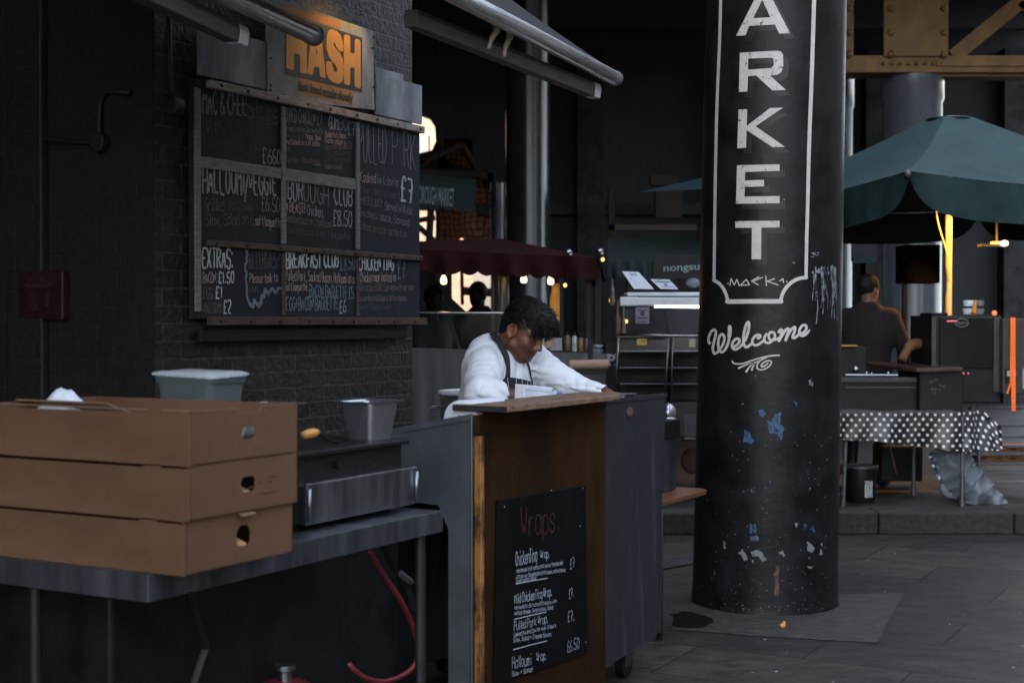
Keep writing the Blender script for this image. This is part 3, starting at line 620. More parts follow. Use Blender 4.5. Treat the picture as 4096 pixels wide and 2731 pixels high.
L_ = [("MAC & CHEE", 810, 455, 985, 466, 93, 9, 2), ("SE", 985, 467, 1056, 470, 85, 8, 3), ("\u00a35", 1062, 498, 1112, 495, 56, 7, 3), ("With:", 825, 534, 895, 537, 60, 3.2, 5), ("PULLED PORK", 902, 537, 1012, 540, 58, 3, 3), (".CHICKEN", 830, 591, 912, 596, 44, 2.6, 3), (".BACON", 916, 596, 975, 598, 42, 2.6, 3), (".GUMBO", 986, 598, 1056, 600, 40, 2.4, 3), ("\u00a36", 1049, 649, 1086, 655, 62, 5, 1), (".", 1087, 640, 1093, 640, 40, 5, 1), ("50", 1092, 655, 1121, 659, 58, 5, 1),
 ("FRIED CHICKEN \u00a37", 1139, 487, 1287, 502, 55, 6, 2), ("GUM", 1313, 515, 1352, 519, 53, 7, 1), ("BO", 1354, 519, 1388, 519, 48, 5, 2), ("\u00a37", 1391, 539, 1417, 543, 55, 6, 2),
 ("Fried Chicken Served with", 1140, 524, 1290, 536, 24, 2.6, 2), ("Our Own Maize", 1139, 549, 1215, 556, 23, 2.4, 3), ("Mayo, Slaw", 1223, 556, 1282, 563, 22, 3.2, 4), ("and Salad on a brioche", 1139, 576, 1278, 586, 22, 2.8, 4), ("bun.", 1139, 603, 1162, 604, 20, 2.4, 5), ("Thursday - Saturday", 1140, 648, 1253, 654, 24, 2.5, 5), ("only", 1259, 654, 1278, 656, 20, 2.4, 5), ("-", 1256, 663, 1282, 666, 8, 2.6, 4),
 ("Pulled", 1300, 548, 1326, 551, 24, 3.4, 4), ("Pork, Bacon,", 1331, 551, 1385, 554, 22, 2.7, 4), ("Chicken, peppers,", 1298, 572, 1382, 578, 23, 2.6, 4), ("onion", 1384, 578, 1410, 579, 18, 2.2, 3), ("Spice and fermented", 1298, 596, 1405, 598, 22, 2.5, 5), ("Chilli, cooked low and", 1298, 618, 1402, 622, 21, 2.2, 3), ("Slow. Served on a", 1300, 644, 1397, 649, 20, 2.2, 3), ("Ciabatta roll.", 1300, 676, 1369, 678, 21, 2.4, 2),
 ("PULLED", 1434, 646, 1546, 656, 150, 5, 2), ("P", 1569, 660, 1592, 662, 140, 4, 2), ("O", 1598, 664, 1612, 666, 120, 2.5, 3), ("RK", 1616, 670, 1662, 679, 140, 4.5, 2),
 ("Cooked", 1442, 726, 1502, 735, 40, 3.2, 4), ("low & slow for", 1509, 736, 1595, 749, 36, 2.8, 2), ("\u00a37", 1603, 796, 1651, 812, 96, 10, 0), ("10 hours till it falls apart!", 1436, 772, 1598, 798, 31, 2.4, 3), ("TENDER & JUICY!", 1434, 815, 1530, 832, 34, 2.6, 5), ("Served with our", 1540, 838, 1652, 860, 34, 3, 2), ("Own cheese", 1436, 863, 1512, 878, 32, 2.6, 5), ("sauce, Slaw and", 1518, 880, 1635, 905, 32, 2.8, 2), ("Salad on a brioche bun.", 1436, 917, 1634, 953, 32, 2.6, 5),
 ("HALLOUMI/VEGGIE", 811, 770, 1105, 782, 103, 9.5, 1), ("Grilled", 818, 848, 896, 846, 56, 3, 5), ("Halloumi,", 916, 845, 1011, 842, 48, 2.6, 3), ("\u00a36.50", 1046, 842, 1117, 850, 58, 5, 2), ("Slaw, Salad on a", 824, 902, 1013, 898, 48, 2.8, 5), ("soft baguette", 1021, 899, 1124, 911, 38, 3.2, 4),
 ("BOR", 1151, 795, 1210, 806, 84, 8.5, 1), ("OUGH", 1214, 808, 1314, 821, 80, 6, 2), ("CLUB", 1337, 818, 1408, 823, 76, 8, 1), ("A BEAST!", 1142, 846, 1220, 856, 42, 4, 4), ("Chicken,", 1228, 858, 1296, 870, 40, 3.4, 1), ("\u00a38.50", 1331, 900, 1408, 910, 62, 5.5, 1), ("Smoked bacon, halloumi,", 1140, 886, 1330, 913, 33, 2.8, 5), ("Slaw Salad on a soft baguette", 1140, 930, 1400, 961, 31, 2.6, 3),
 ("EXTRAS:", 809, 1073, 931, 1071, 80, 9, 0), ("BACON:", 811, 1134, 868, 1131, 45, 3.2, 4), ("\u00a31.50", 874, 1131, 935, 1132, 45, 7, 0), ("EGG:", 813, 1195, 855, 1195, 46, 3, 5), ("\u00a31", 862, 1191, 888, 1191, 46, 7, 0), ("HALLOUMI:", 815, 1253, 888, 1253, 44, 2.6, 5), ("\u00a32", 893, 1251, 923, 1253, 52, 7, 0),
 ("ALLERGIES?", 997, 1073, 1118, 1071, 76, 3, 5), ("Please talk to", 998, 1132, 1112, 1128, 36, 3, 4), ("staff.", 997, 1169, 1038, 1170, 28, 2.6, 3),
 ("BREAKFAST CLUB", 1144, 1071, 1353, 1068, 66, 9.5, 0), ("\u00a38.50", 1361, 1081, 1418, 1080, 60, 5, 6), ("Pulled Pork, Smoked Bacon, Halloumi on a", 1142, 1122, 1416, 1134, 42, 3, 4), ("Soft baguette.", 1140, 1162, 1232, 1162, 32, 3, 4), ("BACON BAGUETTE \u00a35", 1238, 1187, 1414, 1195, 50, 5, 6), ("EGG+BACON BAGUETTE", 1144, 1242, 1351, 1238, 54, 5.5, 6), ("\u00a36", 1357, 1253, 1384, 1248, 50, 6, 1),
 ("CHICKEN TING", 1435, 1081, 1574, 1081, 60, 7.5, 0), ("\u00a37", 1590, 1109, 1619, 1109, 76, 5, 6), ("Chicken marinated in", 1439, 1128, 1582, 1126, 38, 3, 4), ("Sirracha chilli, Served with our own", 1435, 1165, 1654, 1161, 30, 2.6, 5), ("Fermented chilli Sauce, Melted cheese,", 1435, 1205, 1627, 1203, 27, 2.4, 5), ("Sweet Pickle & Salad", 1435, 1238, 1562, 1236, 23, 2.2, 3)]
for t_, x0, y0, x1, y1, h, wp, k in L_: chalk(mb, t_, x0, y0, x1, y1, h, wp, nb, Nv, k)
cl = [(540, 85), (520, 120), (535, 150), (518, 180), (530, 215), (510, 250), (510, 310), (528, 345), (513, 390), (525, 470), (525, 560), (550, 640), (590, 660), (600, 610), (640, 660), (670, 620), (675, 570), (700, 560), (710, 495), (745, 545), (785, 495), (820, 540), (850, 490), (880, 500)]
P = [nb(780+x*.3912, 960+y*.3912) for x, y in cl]; mb.ribbon(crom(P, 5), .014, Nv, .0024, 6); mb.ribbon(crom([p-Zv*.012+Uv*.004 for p in P[9:20]], 5), .008, Nv, .0027, 2)
mb.build('chalk_writing', CH, board, fix=False)

# ------------------------------------------------------------------ sign and loose boards above it
NS = NW+.07
sign = thing('sign_board', 'grey plywood sign with fat orange letters on black above the menu', 'sign', W(5.6, NS, 2.55))
def ns(x, y, off=0): return at_n(1050+x*.2678, y*.2678, NS+off)
pl = [(100, -60), (1655, 470), (1672, 1180), (1670, 1660), (330, 1450), (100, 1390)]
pl = [(100, -260), (1640, 300), (1655, 470), (1675, 1590), (100, 1392)]
pl = [(100, -75), (1655, 470), (1672, 1640), (1000, 1570), (330, 1450), (100, 1392)]
mb = MB(); mb.plate([pl], [], lambda a, b: ns(a, b), Nv*-.02); mb.build('plywood', M['ply_grey'], sign)
mb = MB(); vs, fs, _ = fill([[(330, 1105), (1440, 1390), (1350, 1400), (1345, 1560), (1000, 1500), (560, 1390), (545, 1170)], [(335, 60), (1180, 330), (1180, 440), (335, 180)]], []); mb.add([ns(*p, .0008) for p in vs], fs)
mb.build('faded_print', M['orange_fade'], sign)
mb = MB(); vs, fs, _ = fill([[(335, 180), (1490, 570), (1490, 1385), (335, 1105)]], []); mb.add([ns(*p, .0016) for p in vs], fs); mb.build('black_ground', M['print_black'], sign)
H1 = [(358, 240), (468, 270), (470, 560), (490, 580), (545, 596), (560, 580), (560, 300), (660, 330), (665, 1090), (650, 1105), (560, 1085), (557, 830), (540, 808), (485, 800), (470, 820), (466, 1040), (450, 1050), (365, 1025), (355, 1000)]
A1 = [(790, 420), (830, 415), (860, 440), (885, 600), (945, 1130), (945, 1160), (925, 1170), (870, 1150), (860, 1130), (845, 1020), (830, 1005), (785, 1000), (770, 1015), (750, 1110), (735, 1125), (675, 1105), (668, 1085), (715, 640), (760, 450)]
S1 = [(1010, 445), (1060, 445), (1110, 470), (1160, 520), (1190, 590), (1210, 690), (1205, 770), (1180, 775), (1140, 755), (1110, 720), (1090, 670), (1070, 635), (1062, 655), (1070, 690), (1110, 745), (1160, 800), (1195, 870), (1212, 980), (1210, 1120), (1195, 1210), (1160, 1250), (1110, 1255), (1050, 1230), (990, 1180), (960, 1110), (945, 990), (950, 925), (975, 915), (1030, 930), (1045, 960), (1055, 1020), (1075, 1070), (1100, 1085), (1115, 1065), (1112, 1020), (1085, 970), (1030, 910), (985, 830), (958, 730), (955, 600), (965, 520), (985, 465)]
H2 = [(1215, 540), (1235, 520), (1290, 530), (1310, 555), (1312, 780), (1330, 800), (1365, 805), (1378, 790), (1380, 600), (1395, 580), (1440, 595), (1465, 620), (1470, 1290), (1455, 1325), (1390, 1305), (1375, 1280), (1375, 1040), (1360, 1015), (1325, 1010), (1310, 1030), (1308, 1260), (1290, 1278), (1230, 1260), (1213, 1230)]
mb = MB(); vs, fs, _ = fill([H1, A1, S1, H2], [[(810, 715), (820, 760), (820, 815), (800, 820), (802, 760)]]); mb.add([ns(*p, .0026) for p in vs], fs); mb.build('orange_lettering', M['orange_print'], sign)
mb = MB()
for wd_, x0, y0, x1, y1 in (("fast", 545, 1345, 692, 1376), ("food", 715, 1382, 880, 1418), ("made", 905, 1430, 1112, 1476), ("slowly", 1130, 1480, 1352, 1530)):
    a = ns(x0, y0, .0034); b = ns(x1, y1, .0034); c = ns(x0, y0-140, .0034)-a; font_on(mb, wd_, a, b-a, c, 0, .030)
    for sx in np.linspace(.08, .9, 2*len(wd_)):
        q = a+(b-a)*sx; mb.quad(q, q+(b-a)*.06, q+(b-a)*.06+c*.06+Nv*.0004, q+c*.06+Nv*.0004)
mb.build('black_lettering', M['print_black'], sign)
mb = MB()
for x, y in ((120, 870), (120, 1280), (120, 1350), (322, 1430), (1640, 720), (1660, 1305), (1660, 560)): mb = MB(); mb.ball(ns(x, y, .001), .006, 0, 8); mb.build('nail_head', M['black_iron'], sign)
b1 = tag(MB().obox(rowu(455*K), rowu(611*K), NW+.05, NW+.062, zT+.018, zT+.235).build('plywood_board', M['ply_grey'], origin=W(5.0, NW, zT), bev=.003), 'dark grey plywood offcut left of the orange sign', 'board')
tag(MB().obox(rowu(861*K), rowu(966*K, NB)+.004, NW+.05, NW+.064, zT+.018, zT+.225).build('plywood_board', M['ply_grey'], origin=W(6.2, NW, zT), bev=.003), 'pale grey plywood offcut right of the orange sign', 'board')
tag(MB().obox(rowu(865*K), rowu(930*K), NW+.035, NW+.048, zT+.20, zT+.262).build('wooden_strip', M['ply_grey'], origin=W(6.2, NW, zT+.2), bev=.003), 'thin grey strip peeping over the pale plywood offcut', 'strip')
lamp = thing('sign_lamp', 'small black lamp casting warm light over the orange sign', 'lamp', W(5.78, NS+.30, 3.16))
lc = W(5.72, NS+.28, 3.14); mb = MB(); mb.tube([lc+Nv*.05+Zv*.06, lc], [.03, .055], 14); mb.build('lamp_shade', M['black_iron'], lamp, smooth='auto')
mb = MB(); mb.tube([lc+Nv*.05+Zv*.06, W(5.75, NS+.15, 3.30), W(5.75, NW, 3.32)], .010, 8); mb.build('arm', M['black_iron'], lamp)
mb = MB(); mb.ball(lc-Nv*.01-Zv*.02, .026); mb.build('bulb', glow('warm bulb', (1, .62, .22), 2), lamp)
ld = bpy.data.lights.new('sign_lamp_light', 'SPOT'); ld.energy = .8; ld.color = (1, .58, .17); ld.spot_size = R(95); ld.spot_blend = .8; ld.shadow_soft_size = .03
lo = bpy.data.objects.new('sign_lamp_light', ld); COL.objects.link(lo); lo.location = lc-Nv*.03-Zv*.05; lo.rotation_euler = (W(5.66, NS, 2.86)-lo.location).to_track_quat('-Z', 'Y').to_euler()

# ------------------------------------------------------------------ awnings over the counter
def awning(label, tip, back, z, box, wall_rise, hooks=()):
    a = at_z(tip[0]*K, tip[1]*K, z); b0 = at_z(back[0]*K, back[1]*K, z); d = (b0-a).normalized(); b = b0+d*1.3
    o = thing('awning', label, 'awning', a)
    r = .032
    mb = MB(); mb.tube([a, a+d*.006, b], [r*.92, r, r], 20); mb.build('front_bar', M['alu'], o, smooth='auto')
    mb = MB(); mb.tube([a-d*.004, a+d*.025], [r*1.10, r*1.10], 20); mb.build('end_cap', M['powder'], o, smooth='auto')
    up = Vector((-Nv.x, -Nv.y, 0))*1.5+Zv*wall_rise
    mb = MB(); mb.grid(lambda s, t: a+d*(.02+s*((b-a).length-.02)) + Zv*r*.9 + up*t - Zv*.05*math.sin(math.pi*t), 10, 8); mb.build('fabric', M['awn'], o, smooth=True)
    (x0, y0), (x1, y1), hh = box
    p = at_z(x0*K, y0*K, z-.03); q = at_z(x1*K, y1*K, z-.03); e = (q-p).normalized(); p = p-e*1.0 if y0 < 5 else p; n_ = Vector((e.y, -e.x, 0)); cs = [(-.018, 0), (.030, 0), (.036, .020), (.030, hh), (-.018, hh), (-.024, .02)]
    mb = MB(); vs = [P_+n_*cx-Zv*cz for P_ in (p, q-e*.075) for cx, cz in cs]; k = len(cs)
    mb.add(vs, [tuple(range(k)), tuple(range(2*k-1, k-1, -1))]+[(i, (i+1) % k, k+(i+1) % k, k+i) for i in range(k)]); mb.build('folding_arm', M['powder'], o, bev=.004)
    mb = MB(); vs = [P_+n_*cx*f-Zv*(cz*f) for P_, f in ((q-e*.071, 1.03), (q-e*.01, 1.03), (q, .8)) for cx, cz in cs]
    mb.add(vs, [tuple(range(k)), tuple(range(3*k-1, 2*k-1, -1))]+[(j*k+i, j*k+(i+1) % k, (j+1)*k+(i+1) % k, (j+1)*k+i) for j in range(2) for i in range(k)]); mb.build('arm_end', M['white_plastic'], o, bev=.003)
    for t0, t1 in hooks:
        h0 = at_z(t0[0]*K, t0[1]*K, z); h1 = at_z(t1[0]*K, t1[1]*K, z-.10); h1 = Vector((h0.x+(h1.x-h0.x), h0.y+.02, z-.12))
        hy_ = h0.y-.14; k0 = at_y(t0[0]*K, t0[1]*K, hy_); k1 = at_y(t1[0]*K, t1[1]*K, hy_)
        mb = MB(); mb.tube(crom([k0+Zv*.03, k0, k0*.55+k1*.45+Vector((-.004, 0, .002)), k1], 4), [.014]*5+[.011]*4+[.008]*4, 8); mb.build('hook', M['hook'], o, smooth=True)
M['hook'] = mat('yellowed plastic hook', (.30, .25, .19), .5, var=.1, bump=0)
M['awn'] = mat('charcoal awning canvas', (.035, .037, .041), .85, var=.15, scale=5, bump=.1, spec=.2)
awning('grey awning bar nearest the camera, ending before the orange sign', (722, 82), (520, -11), 2.45, ((392, -12), (551, 66), .058), .8)
awning('long grey awning bar with two hanging hooks right of the menu board', (1414, 181), (1070, 2), 2.60, ((940, 22), (1366, 196), .062), 1.2, hooks=(((1140, 72), (1122, 113)), ((1170, 88), (1157, 131))))
# ------------------------------------------------------------------ steel prep table
ZT = .935
tb = thing('prep_table', 'long steel prep table under the cardboard trays and griddle', 'table', W(3.0, -2.6, 0))
mb = MB(); mb.obox(2.377, 3.615, -3.05, -2.263, ZT-.004, ZT); mb.obox(2.377, 3.615, -2.263, -2.260, ZT-.062, ZT+.001); mb.obox(2.374, 2.377, -3.05, -2.260, ZT-.062, ZT+.001); mb.obox(3.615, 3.618, -3.05, -2.26, ZT-.062, ZT+.001)
mb.build('table_top', M['steel_dark'], tb, bev=.002)
for u, n in ((2.50, -2.755), (3.57, -2.31), (2.50, -3.0), (3.55, -3.0)):
    mb = MB(); mb.tube([W(u, n, .0), W(u, n, ZT-.063)], .016, 12); mb.tube([W(u, n, .002), W(u, n, .05)], .021, 12); mb.build('leg', M['table_leg'], tb, smooth='auto')
mb = MB(); mb.tube([W(2.50, -2.99, .42), W(3.55, -2.99, .42)], .013, 10); mb.tube([W(2.50, -2.76, .42), W(2.50, -2.99, .42)], .013, 10); mb.build('crossbar', M['table_leg'], tb, smooth='auto')
mb = MB(); mb.tube([W(2.75, -2.5, ZT-.07), W(2.95, -2.6, .62), W(2.86, -2.62, .40)], .012, 8); mb.build('brace', M['table_leg'], tb)

# ------------------------------------------------------------------ stacked cardboard bread trays
U0, N0, BL, BD, BH = 2.395, -2.172, .392, .68, .1225
def rrect(cx, cy, w_, h_, r, n=5):
    out = []
    for qx, qy, a0 in ((1, 1, 0), (-1, 1, 90), (-1, -1, 180), (1, -1, 270)):
        for i in range(n+1):
            a = R(a0+90*i/n); out.append((cx+qx*(w_/2-r)+r*math.cos(a), cy+qy*(h_/2-r)+r*math.sin(a)))
    return out
M['card_stain'] = mat('grease stain on cardboard', (.055, .028, .017), .8, var=.3, scale=60, bump=0)
tray_label = ['bottom cardboard tray of the stack with two golden loaves in its hand hole', 'middle cardboard tray of the stack with stained side and pale loaves', 'top cardboard tray of the stack, open, lined with clear film']
def tray(k, du, dn, rz):
    o = thing('cardboard_tray', tray_label[k], 'cardboard tray', W(U0+du, N0+dn, ZT+BH*k+.001), 'stacked cardboard bread trays'); o.rotation_euler.z = rz
    base = wloc(o)
    def B(u, n, z): return base + Uv*u + Nv*n + Zv*z
    th = .005; top = BH-.002
    cx_ = BL*.53; hole = rrect(cx_, BH*.51, .052, .036, .013) if k < 2 else rrect(cx_, BH*.50, .050, .030, .012)
    if k == 0: hole = [(cx_-.026, BH*.40), (cx_-.026, BH*.60), (cx_-.014, BH*.72), (cx_+.014, BH*.72), (cx_+.026, BH*.60), (cx_+.026, BH*.40), (cx_+.018, BH*.33), (cx_-.018, BH*.33)]
    tabs = []; x = 0.006
    edge = [(.003, 0), (BL, 0), (BL, top)]
    xs = np.linspace(BL, 0, 72)
    for i, xx in enumerate(xs[1:-1]):
        dz = .0014*(i % 2)
        if k == 2 and abs(xx-cx_) < .045: dz = -.010
        edge.append((xx, top-.0012+dz))
    edge += [(.003, top)]
    mb = MB(); mb.plate([edge], [hole], lambda a, z: B(a, -.004, z), -Nv*th)
    mb.plate([[(0, 0), (BL, 0), (BL, top), (0, top)]], [], lambda a, z: B(a, -BD, z), Nv*th)
    # long side that faces the street, with the folded rim and its tab slot
    sl0, sl1 = -.135, -.085
    side = [(0, 0), (0, top-.005), (sl1, top-.005), (sl1, top-.001), (sl0, top-.001), (sl0, top-.006), (-BD+.0, top-.006), (-BD, 0)]
    mb.plate([side], [], lambda n, z: B(-.001, n+.001, z), Uv*.004)
    mb.plate([[(-.004, 0), (-.004, top), (-BD, top), (-BD, 0)]], [], lambda n, z: B(BL-th, n, z), Uv*th)
    mb.hexa([B(.003, -.004, .0), B(.003, -BD, .0), B(BL-.003, -BD, .0), B(BL-.003, -.004, .0), B(.003, -.004, .004), B(.003, -BD, .004), B(BL-.003, -BD, .004), B(BL-.003, -.004, .004)])
    mb.build('tray_walls', M['card'], o, bev=.0012, seg=1)
    mb = MB()
    mb.hexa([B(-.0015, -BD, top), B(-.0015, sl0-.002, top), B(.013, sl0-.002, top), B(.013, -BD, top), B(-.0015, -BD, top+.0022), B(-.0015, sl0-.002, top+.0022), B(.013, sl0-.002, top+.0022), B(.013, -BD, top+.0022)])
    mb.hexa([B(-.0015, sl1, top), B(-.0015, .0, top), B(.013, .0, top), B(.013, sl1, top), B(-.0015, sl1, top+.0022), B(-.0015, .0, top+.0022), B(.013, .0, top+.0022), B(.013, sl1, top+.0022)])
    mb.build('folded_rim', M['card_edge'] if k == 2 else M['card'], o, bev=.001, seg=1)
    mb = MB()
    for i in range(44):
        a0 = .006+(BL-.010)*i/44; 
        if k == 2 and abs(a0-cx_) < .045: continue
        zz = top-.0022; wq = (BL-.01)/44*.62
        mb.hexa([B(a0, -.0035, zz), B(a0+wq, -.0035, zz), B(a0+wq, -.008, zz), B(a0, -.008, zz), B(a0+wq*.15, -.0025, zz+.0028), B(a0+wq*.85, -.0025, zz+.0028), B(a0+wq*.85, -.008, zz+.0028), B(a0+wq*.15, -.008, zz+.0028)])
    mb.build('perforated_edge', M['card_edge'], o)
    if k == 1:
        mb = MB(); rs_ = random.Random(12)
        for x_, z_, a_ in ((.20, .052, .010), (.215, .055, .008), (.245, .062, .013), (.285, .06, .010), (.075, .098, .003), (.11, .1, .003), (.155, .05, .005), (.30, .072, .02), (.27, .035, .03)):
            vs, fs, _ = fill([blob2d(x_, z_, a_, .0022, 10, .5)], []); mb.add([B(p[0], -.0034, p[1]) for p in vs], fs)
        mb.build('grease_stain', M['card_stain'], o)
    if k == 2:
        mb = MB()
        mb.hexa([B(.12, -BD, top+.002), B(.13, -BD+.30, top+.001), B(.22, -BD+.30, top-.03), B(.22, -BD, top-.03), B(.12, -BD, top+.006), B(.13, -BD+.30, top+.005), B(.22, -BD+.30, top-.026), B(.22, -BD, top-.026)])
        mb.build('inner_flap', M['card_edge'], o)
    elif k == 0:
        mb = MB(); mb.hexa([B(cx_-.024, .000, top-.004), B(cx_+.024, .000, top-.004), B(cx_+.026, .012, top-.009), B(cx_-.026, .012, top-.009), B(cx_-.024, .000, top-.0005), B(cx_+.024, .000, top-.0005), B(cx_+.026, .012, top-.0055), B(cx_-.026, .012, top-.0055)]); mb.build('torn_tab', M['card_edge'], o)
    return o, B, cx_
for k, (du, dn, rz) in enumerate(((0, 0, 0), (.004, .010, R(-.25)), (.004, .014, R(.2)))):
    o, B, cx_ = tray(k, du, dn, rz)
    if k < 2:
        for i in (-1, 1):
            c = B(cx_+i*.0145+.002, -.277, .004+.030); L = .52
            mb = MB(); pts = [c+Nv*t for t in (-.26, -.255, -.23, -.1, .1, .22, .258, .266)]
            mb.tube(pts, [.006, .014, .026, .028, .028, .024, .012, .005], 12)
            bo = tag(mb.build('baguette', M['bread'], origin=c-Zv*.03, smooth=True), '%s loaf end, %s one seen through the hand hole of the %s tray' % (('golden', 'left' if i < 0 else 'right', 'bottom') if k == 0 else ('pale', 'left' if i < 0 else 'right', 'middle')), 'baguette', 'loaves inside the trays')
    else:
        mb = MB(); rnd = random.Random(5)
        def fl(s, t):
            p = B(.03+s*.29, -.60+t*.58, .02+.055*abs(math.sin(5*s+3*t))+.03*noise.noise(Vector((s*7, t*9, 1))))
            if t > .9: p.z = B(0, 0, .065).z+.02*math.sin(30*s)
            return p
        mb.grid(fl, 24, 30); tag(mb.build('plastic_film', M['film'], smooth=True, origin=B(.1, -.3, .01)), 'crumpled clear film lining inside the top cardboard tray', 'plastic film')
        mb = MB(); q = B(.20, -.60, .05); mb.grid(lambda s, t: q+Uv*(.10*(s-.5))+Nv*(.14*(t-.5))+Zv*(.055*math.sin(math.pi*s)*math.sin(math.pi*t)*(1+.4*noise.noise(Vector((s*6, t*6, 3))))+.045), 14, 14)
        tag(mb.build('paper_bundle', M['paper'], smooth=True, origin=q), 'white paper bundle poking from the far end of top tray', 'paper')
# ------------------------------------------------------------------ things behind the trays
c = W(2.93, -2.62, 0)
mb = MB(); mb.obox(2.80, 3.03, -2.80, -2.45, ZT+.001, 1.235); tag(mb.build('food_box', M['steel_dark'], origin=W(2.92, -2.62, ZT), bev=.008), 'dull steel food box behind the cardboard trays', 'food box')
tub = thing('plastic_tub', 'frosted plastic tub of salad with loose lid behind cardboard trays', 'tub', W(2.92, -2.62, 1.236))
def tubwall(z0, z1, g0, g1, th=.003):
    mb = MB(); rr = []
    for z, g in ((z0, g0), (z1-.018, g1-.004), (z1-.018, g1), (z1, g1+.004), (z1, g1), (z1-.02, g1-.008), (z0+.004, g0-.004)):
        rr.append([W(2.955+x*g, -2.62+y*g*1.12, z) for x, y in rrect(0, 0, 1.6, 2, .25)])
    n = len(rr[0]); vs = [p for r_ in rr for p in r_]
    mb.add(vs, [(i*n+j, i*n+(j+1) % n, (i+1)*n+(j+1) % n, (i+1)*n+j) for i in range(len(rr)-1) for j in range(n)]+[tuple(range(n)), tuple((len(rr)-1)*n+j for j in reversed(range(n)))])
    return mb
tubwall(1.237, 1.355, .080, .093).build('tub_wall', M['tub'], tub, smooth='auto')
mb = MB(); n_ = 28; P = [W(2.955+x*.100, -2.62+y*.113, 1.3575+.004*x-.004*y) for x, y in rrect(0, 0, 1.6, 2, .2)]; Q = [p+Zv*.006 for p in P]
P2 = [W(2.955+x*.082, -2.62+y*.095, 1.3585) for x, y in rrect(0, 0, 1.6, 2, .2)]; Q2 = [p+Zv*.010 for p in P2]
n = len(P); mb.add(P+Q+Q2, [tuple(range(n))]+[(j, (j+1) % n, n+(j+1) % n, n+j) for j in range(n)]+[(n+j, n+(j+1) % n, 2*n+(j+1) % n, 2*n+j) for j in range(n)]+[tuple(2*n+j for j in range(n))]); mb.build('lid', M['lid'], tub, smooth='auto')
mb = MB(); rnd = random.Random(2)
for i in range(90):
    p = W(2.955+rnd.uniform(-.055, .055), -2.62+rnd.uniform(-.07, .07), 1.245+rnd.uniform(0, .08)); a = Vector((rnd.uniform(-1, 1), rnd.uniform(-1, 1), rnd.uniform(-1, 1))).normalized(); b = a.orthogonal().normalized()
    mb.quad(p-a*.022, p+b*.012, p+a*.022, p-b*.012+Zv*.006)
mb.build('salad', M['salad'], tub)
# griddle with its drawer, pans on it
gr = thing('griddle', 'black flat griddle with a steel drawer on the prep table', 'griddle', W(3.3, -2.6, ZT))
mb = MB(); mb.obox(3.04, 3.60, -2.95, -2.395, ZT+.02, 1.132); mb.obox(3.02, 3.615, -2.97, -2.375, 1.132, 1.147); mb.obox(3.02, 3.615, -2.97, -2.955, 1.147, 1.20); mb.build('griddle_body', M['black_iron'], gr, bev=.004)
mb = MB(); mb.obox(3.062, 3.598, -2.395, -2.345, ZT+.018, 1.060); mb.obox(3.058, 3.602, -2.352, -2.340, 1.060, 1.066); mb.build('drawer', M['steel'], gr, bev=.004)
mb = MB(); mb.tube([W(3.066, -2.338, ZT+.03), W(3.066, -2.338, 1.052)], .006, 8); mb.tube([W(3.594, -2.338, ZT+.03), W(3.594, -2.338, 1.052)], .006, 8); mb.build('drawer_trim', M['steel'], gr, smooth=True)
for u in (3.10, 3.55):
    mb = MB(); mb.tube([W(u, -2.42, ZT), W(u, -2.42, ZT+.022)], .015, 10); mb.build('foot', M['black_iron'], gr)
mb = MB(); mb.tube([W(3.26, -2.395, 1.10), W(3.26, -2.378, 1.10)], .012, 10); mb.build('knob', M['black_plastic'], gr)
def pan(u, n, z, w_, d, h, label):
    o = thing('steel_pan', label, 'steel pan', W(u, n, z)); mb = MB(); rr = []
    for zz, g, rad in ((0, .80, .3), (h*.94, 1, .28), (h*.97, 1.0, .28), (h*.97, 1.25, .16), (h, 1.27, .16), (h*1.03, 1.04, .26), (h*.98, .97, .28), (.01, .77, .3)):
        rr.append([W(u+x*g*w_/2, n+y*g*d/2, z+zz+(0.006*(abs(x)*abs(y)) if g > 1.2 else 0)) for x, y in rrect(0, 0, 2, 2, rad)])
    k = len(rr[0]); vs = [p for r_ in rr for p in r_]
    mb.add(vs, [(i*k+j, i*k+(j+1) % k, (i+1)*k+(j+1) % k, (i+1)*k+j) for i in range(len(rr)-1) for j in range(k)]+[tuple(range(k)), tuple((len(rr)-1)*k+j for j in reversed(range(k)))])
    mb.build('pan_body', M['steel_pan'], o, smooth='auto'); return o
M['steel_pan'] = mat('satin steel pan', (.44, .46, .49), .27, .9, var=.15, scale=3, bump=.02)
pan(3.535, -2.47, 1.148, .145, .120, .112, 'deep square steel pan with flared rim at griddle end')
pan(3.10, -2.50, 1.148, .12, .12, .125, 'steel pan half hidden behind the cardboard tray corner')
tool = thing('spatula', 'turner with orange wooden handle lying by the griddle', 'spatula', W(3.20, -2.50, 1.20))
a = at_u(697*K, 999*K, 3.17); b = at_u(728*K, 992*K, 3.24); mb = MB(); mb.tube([a, a*.7+b*.3, a*.3+b*.7, b], [.011, .014, .014, .010], 10); mb.build('handle', M['handle_wood'], tool, smooth=True)
mb = MB(); e = (b-a).normalized(); mb.tube([b, b+e*.06-Zv*.03, b+e*.16-Zv*.055+Nv*-.01], .004, 6); q = b+e*.16-Zv*.055; mb.hexa([q+Uv*x+Nv*y+Zv*z for z in (-.001, .001) for x, y in ((0, -.04), (0, .04), (.10, .04), (.10, -.04))]); mb.build('blade', M['black_iron'], tool)

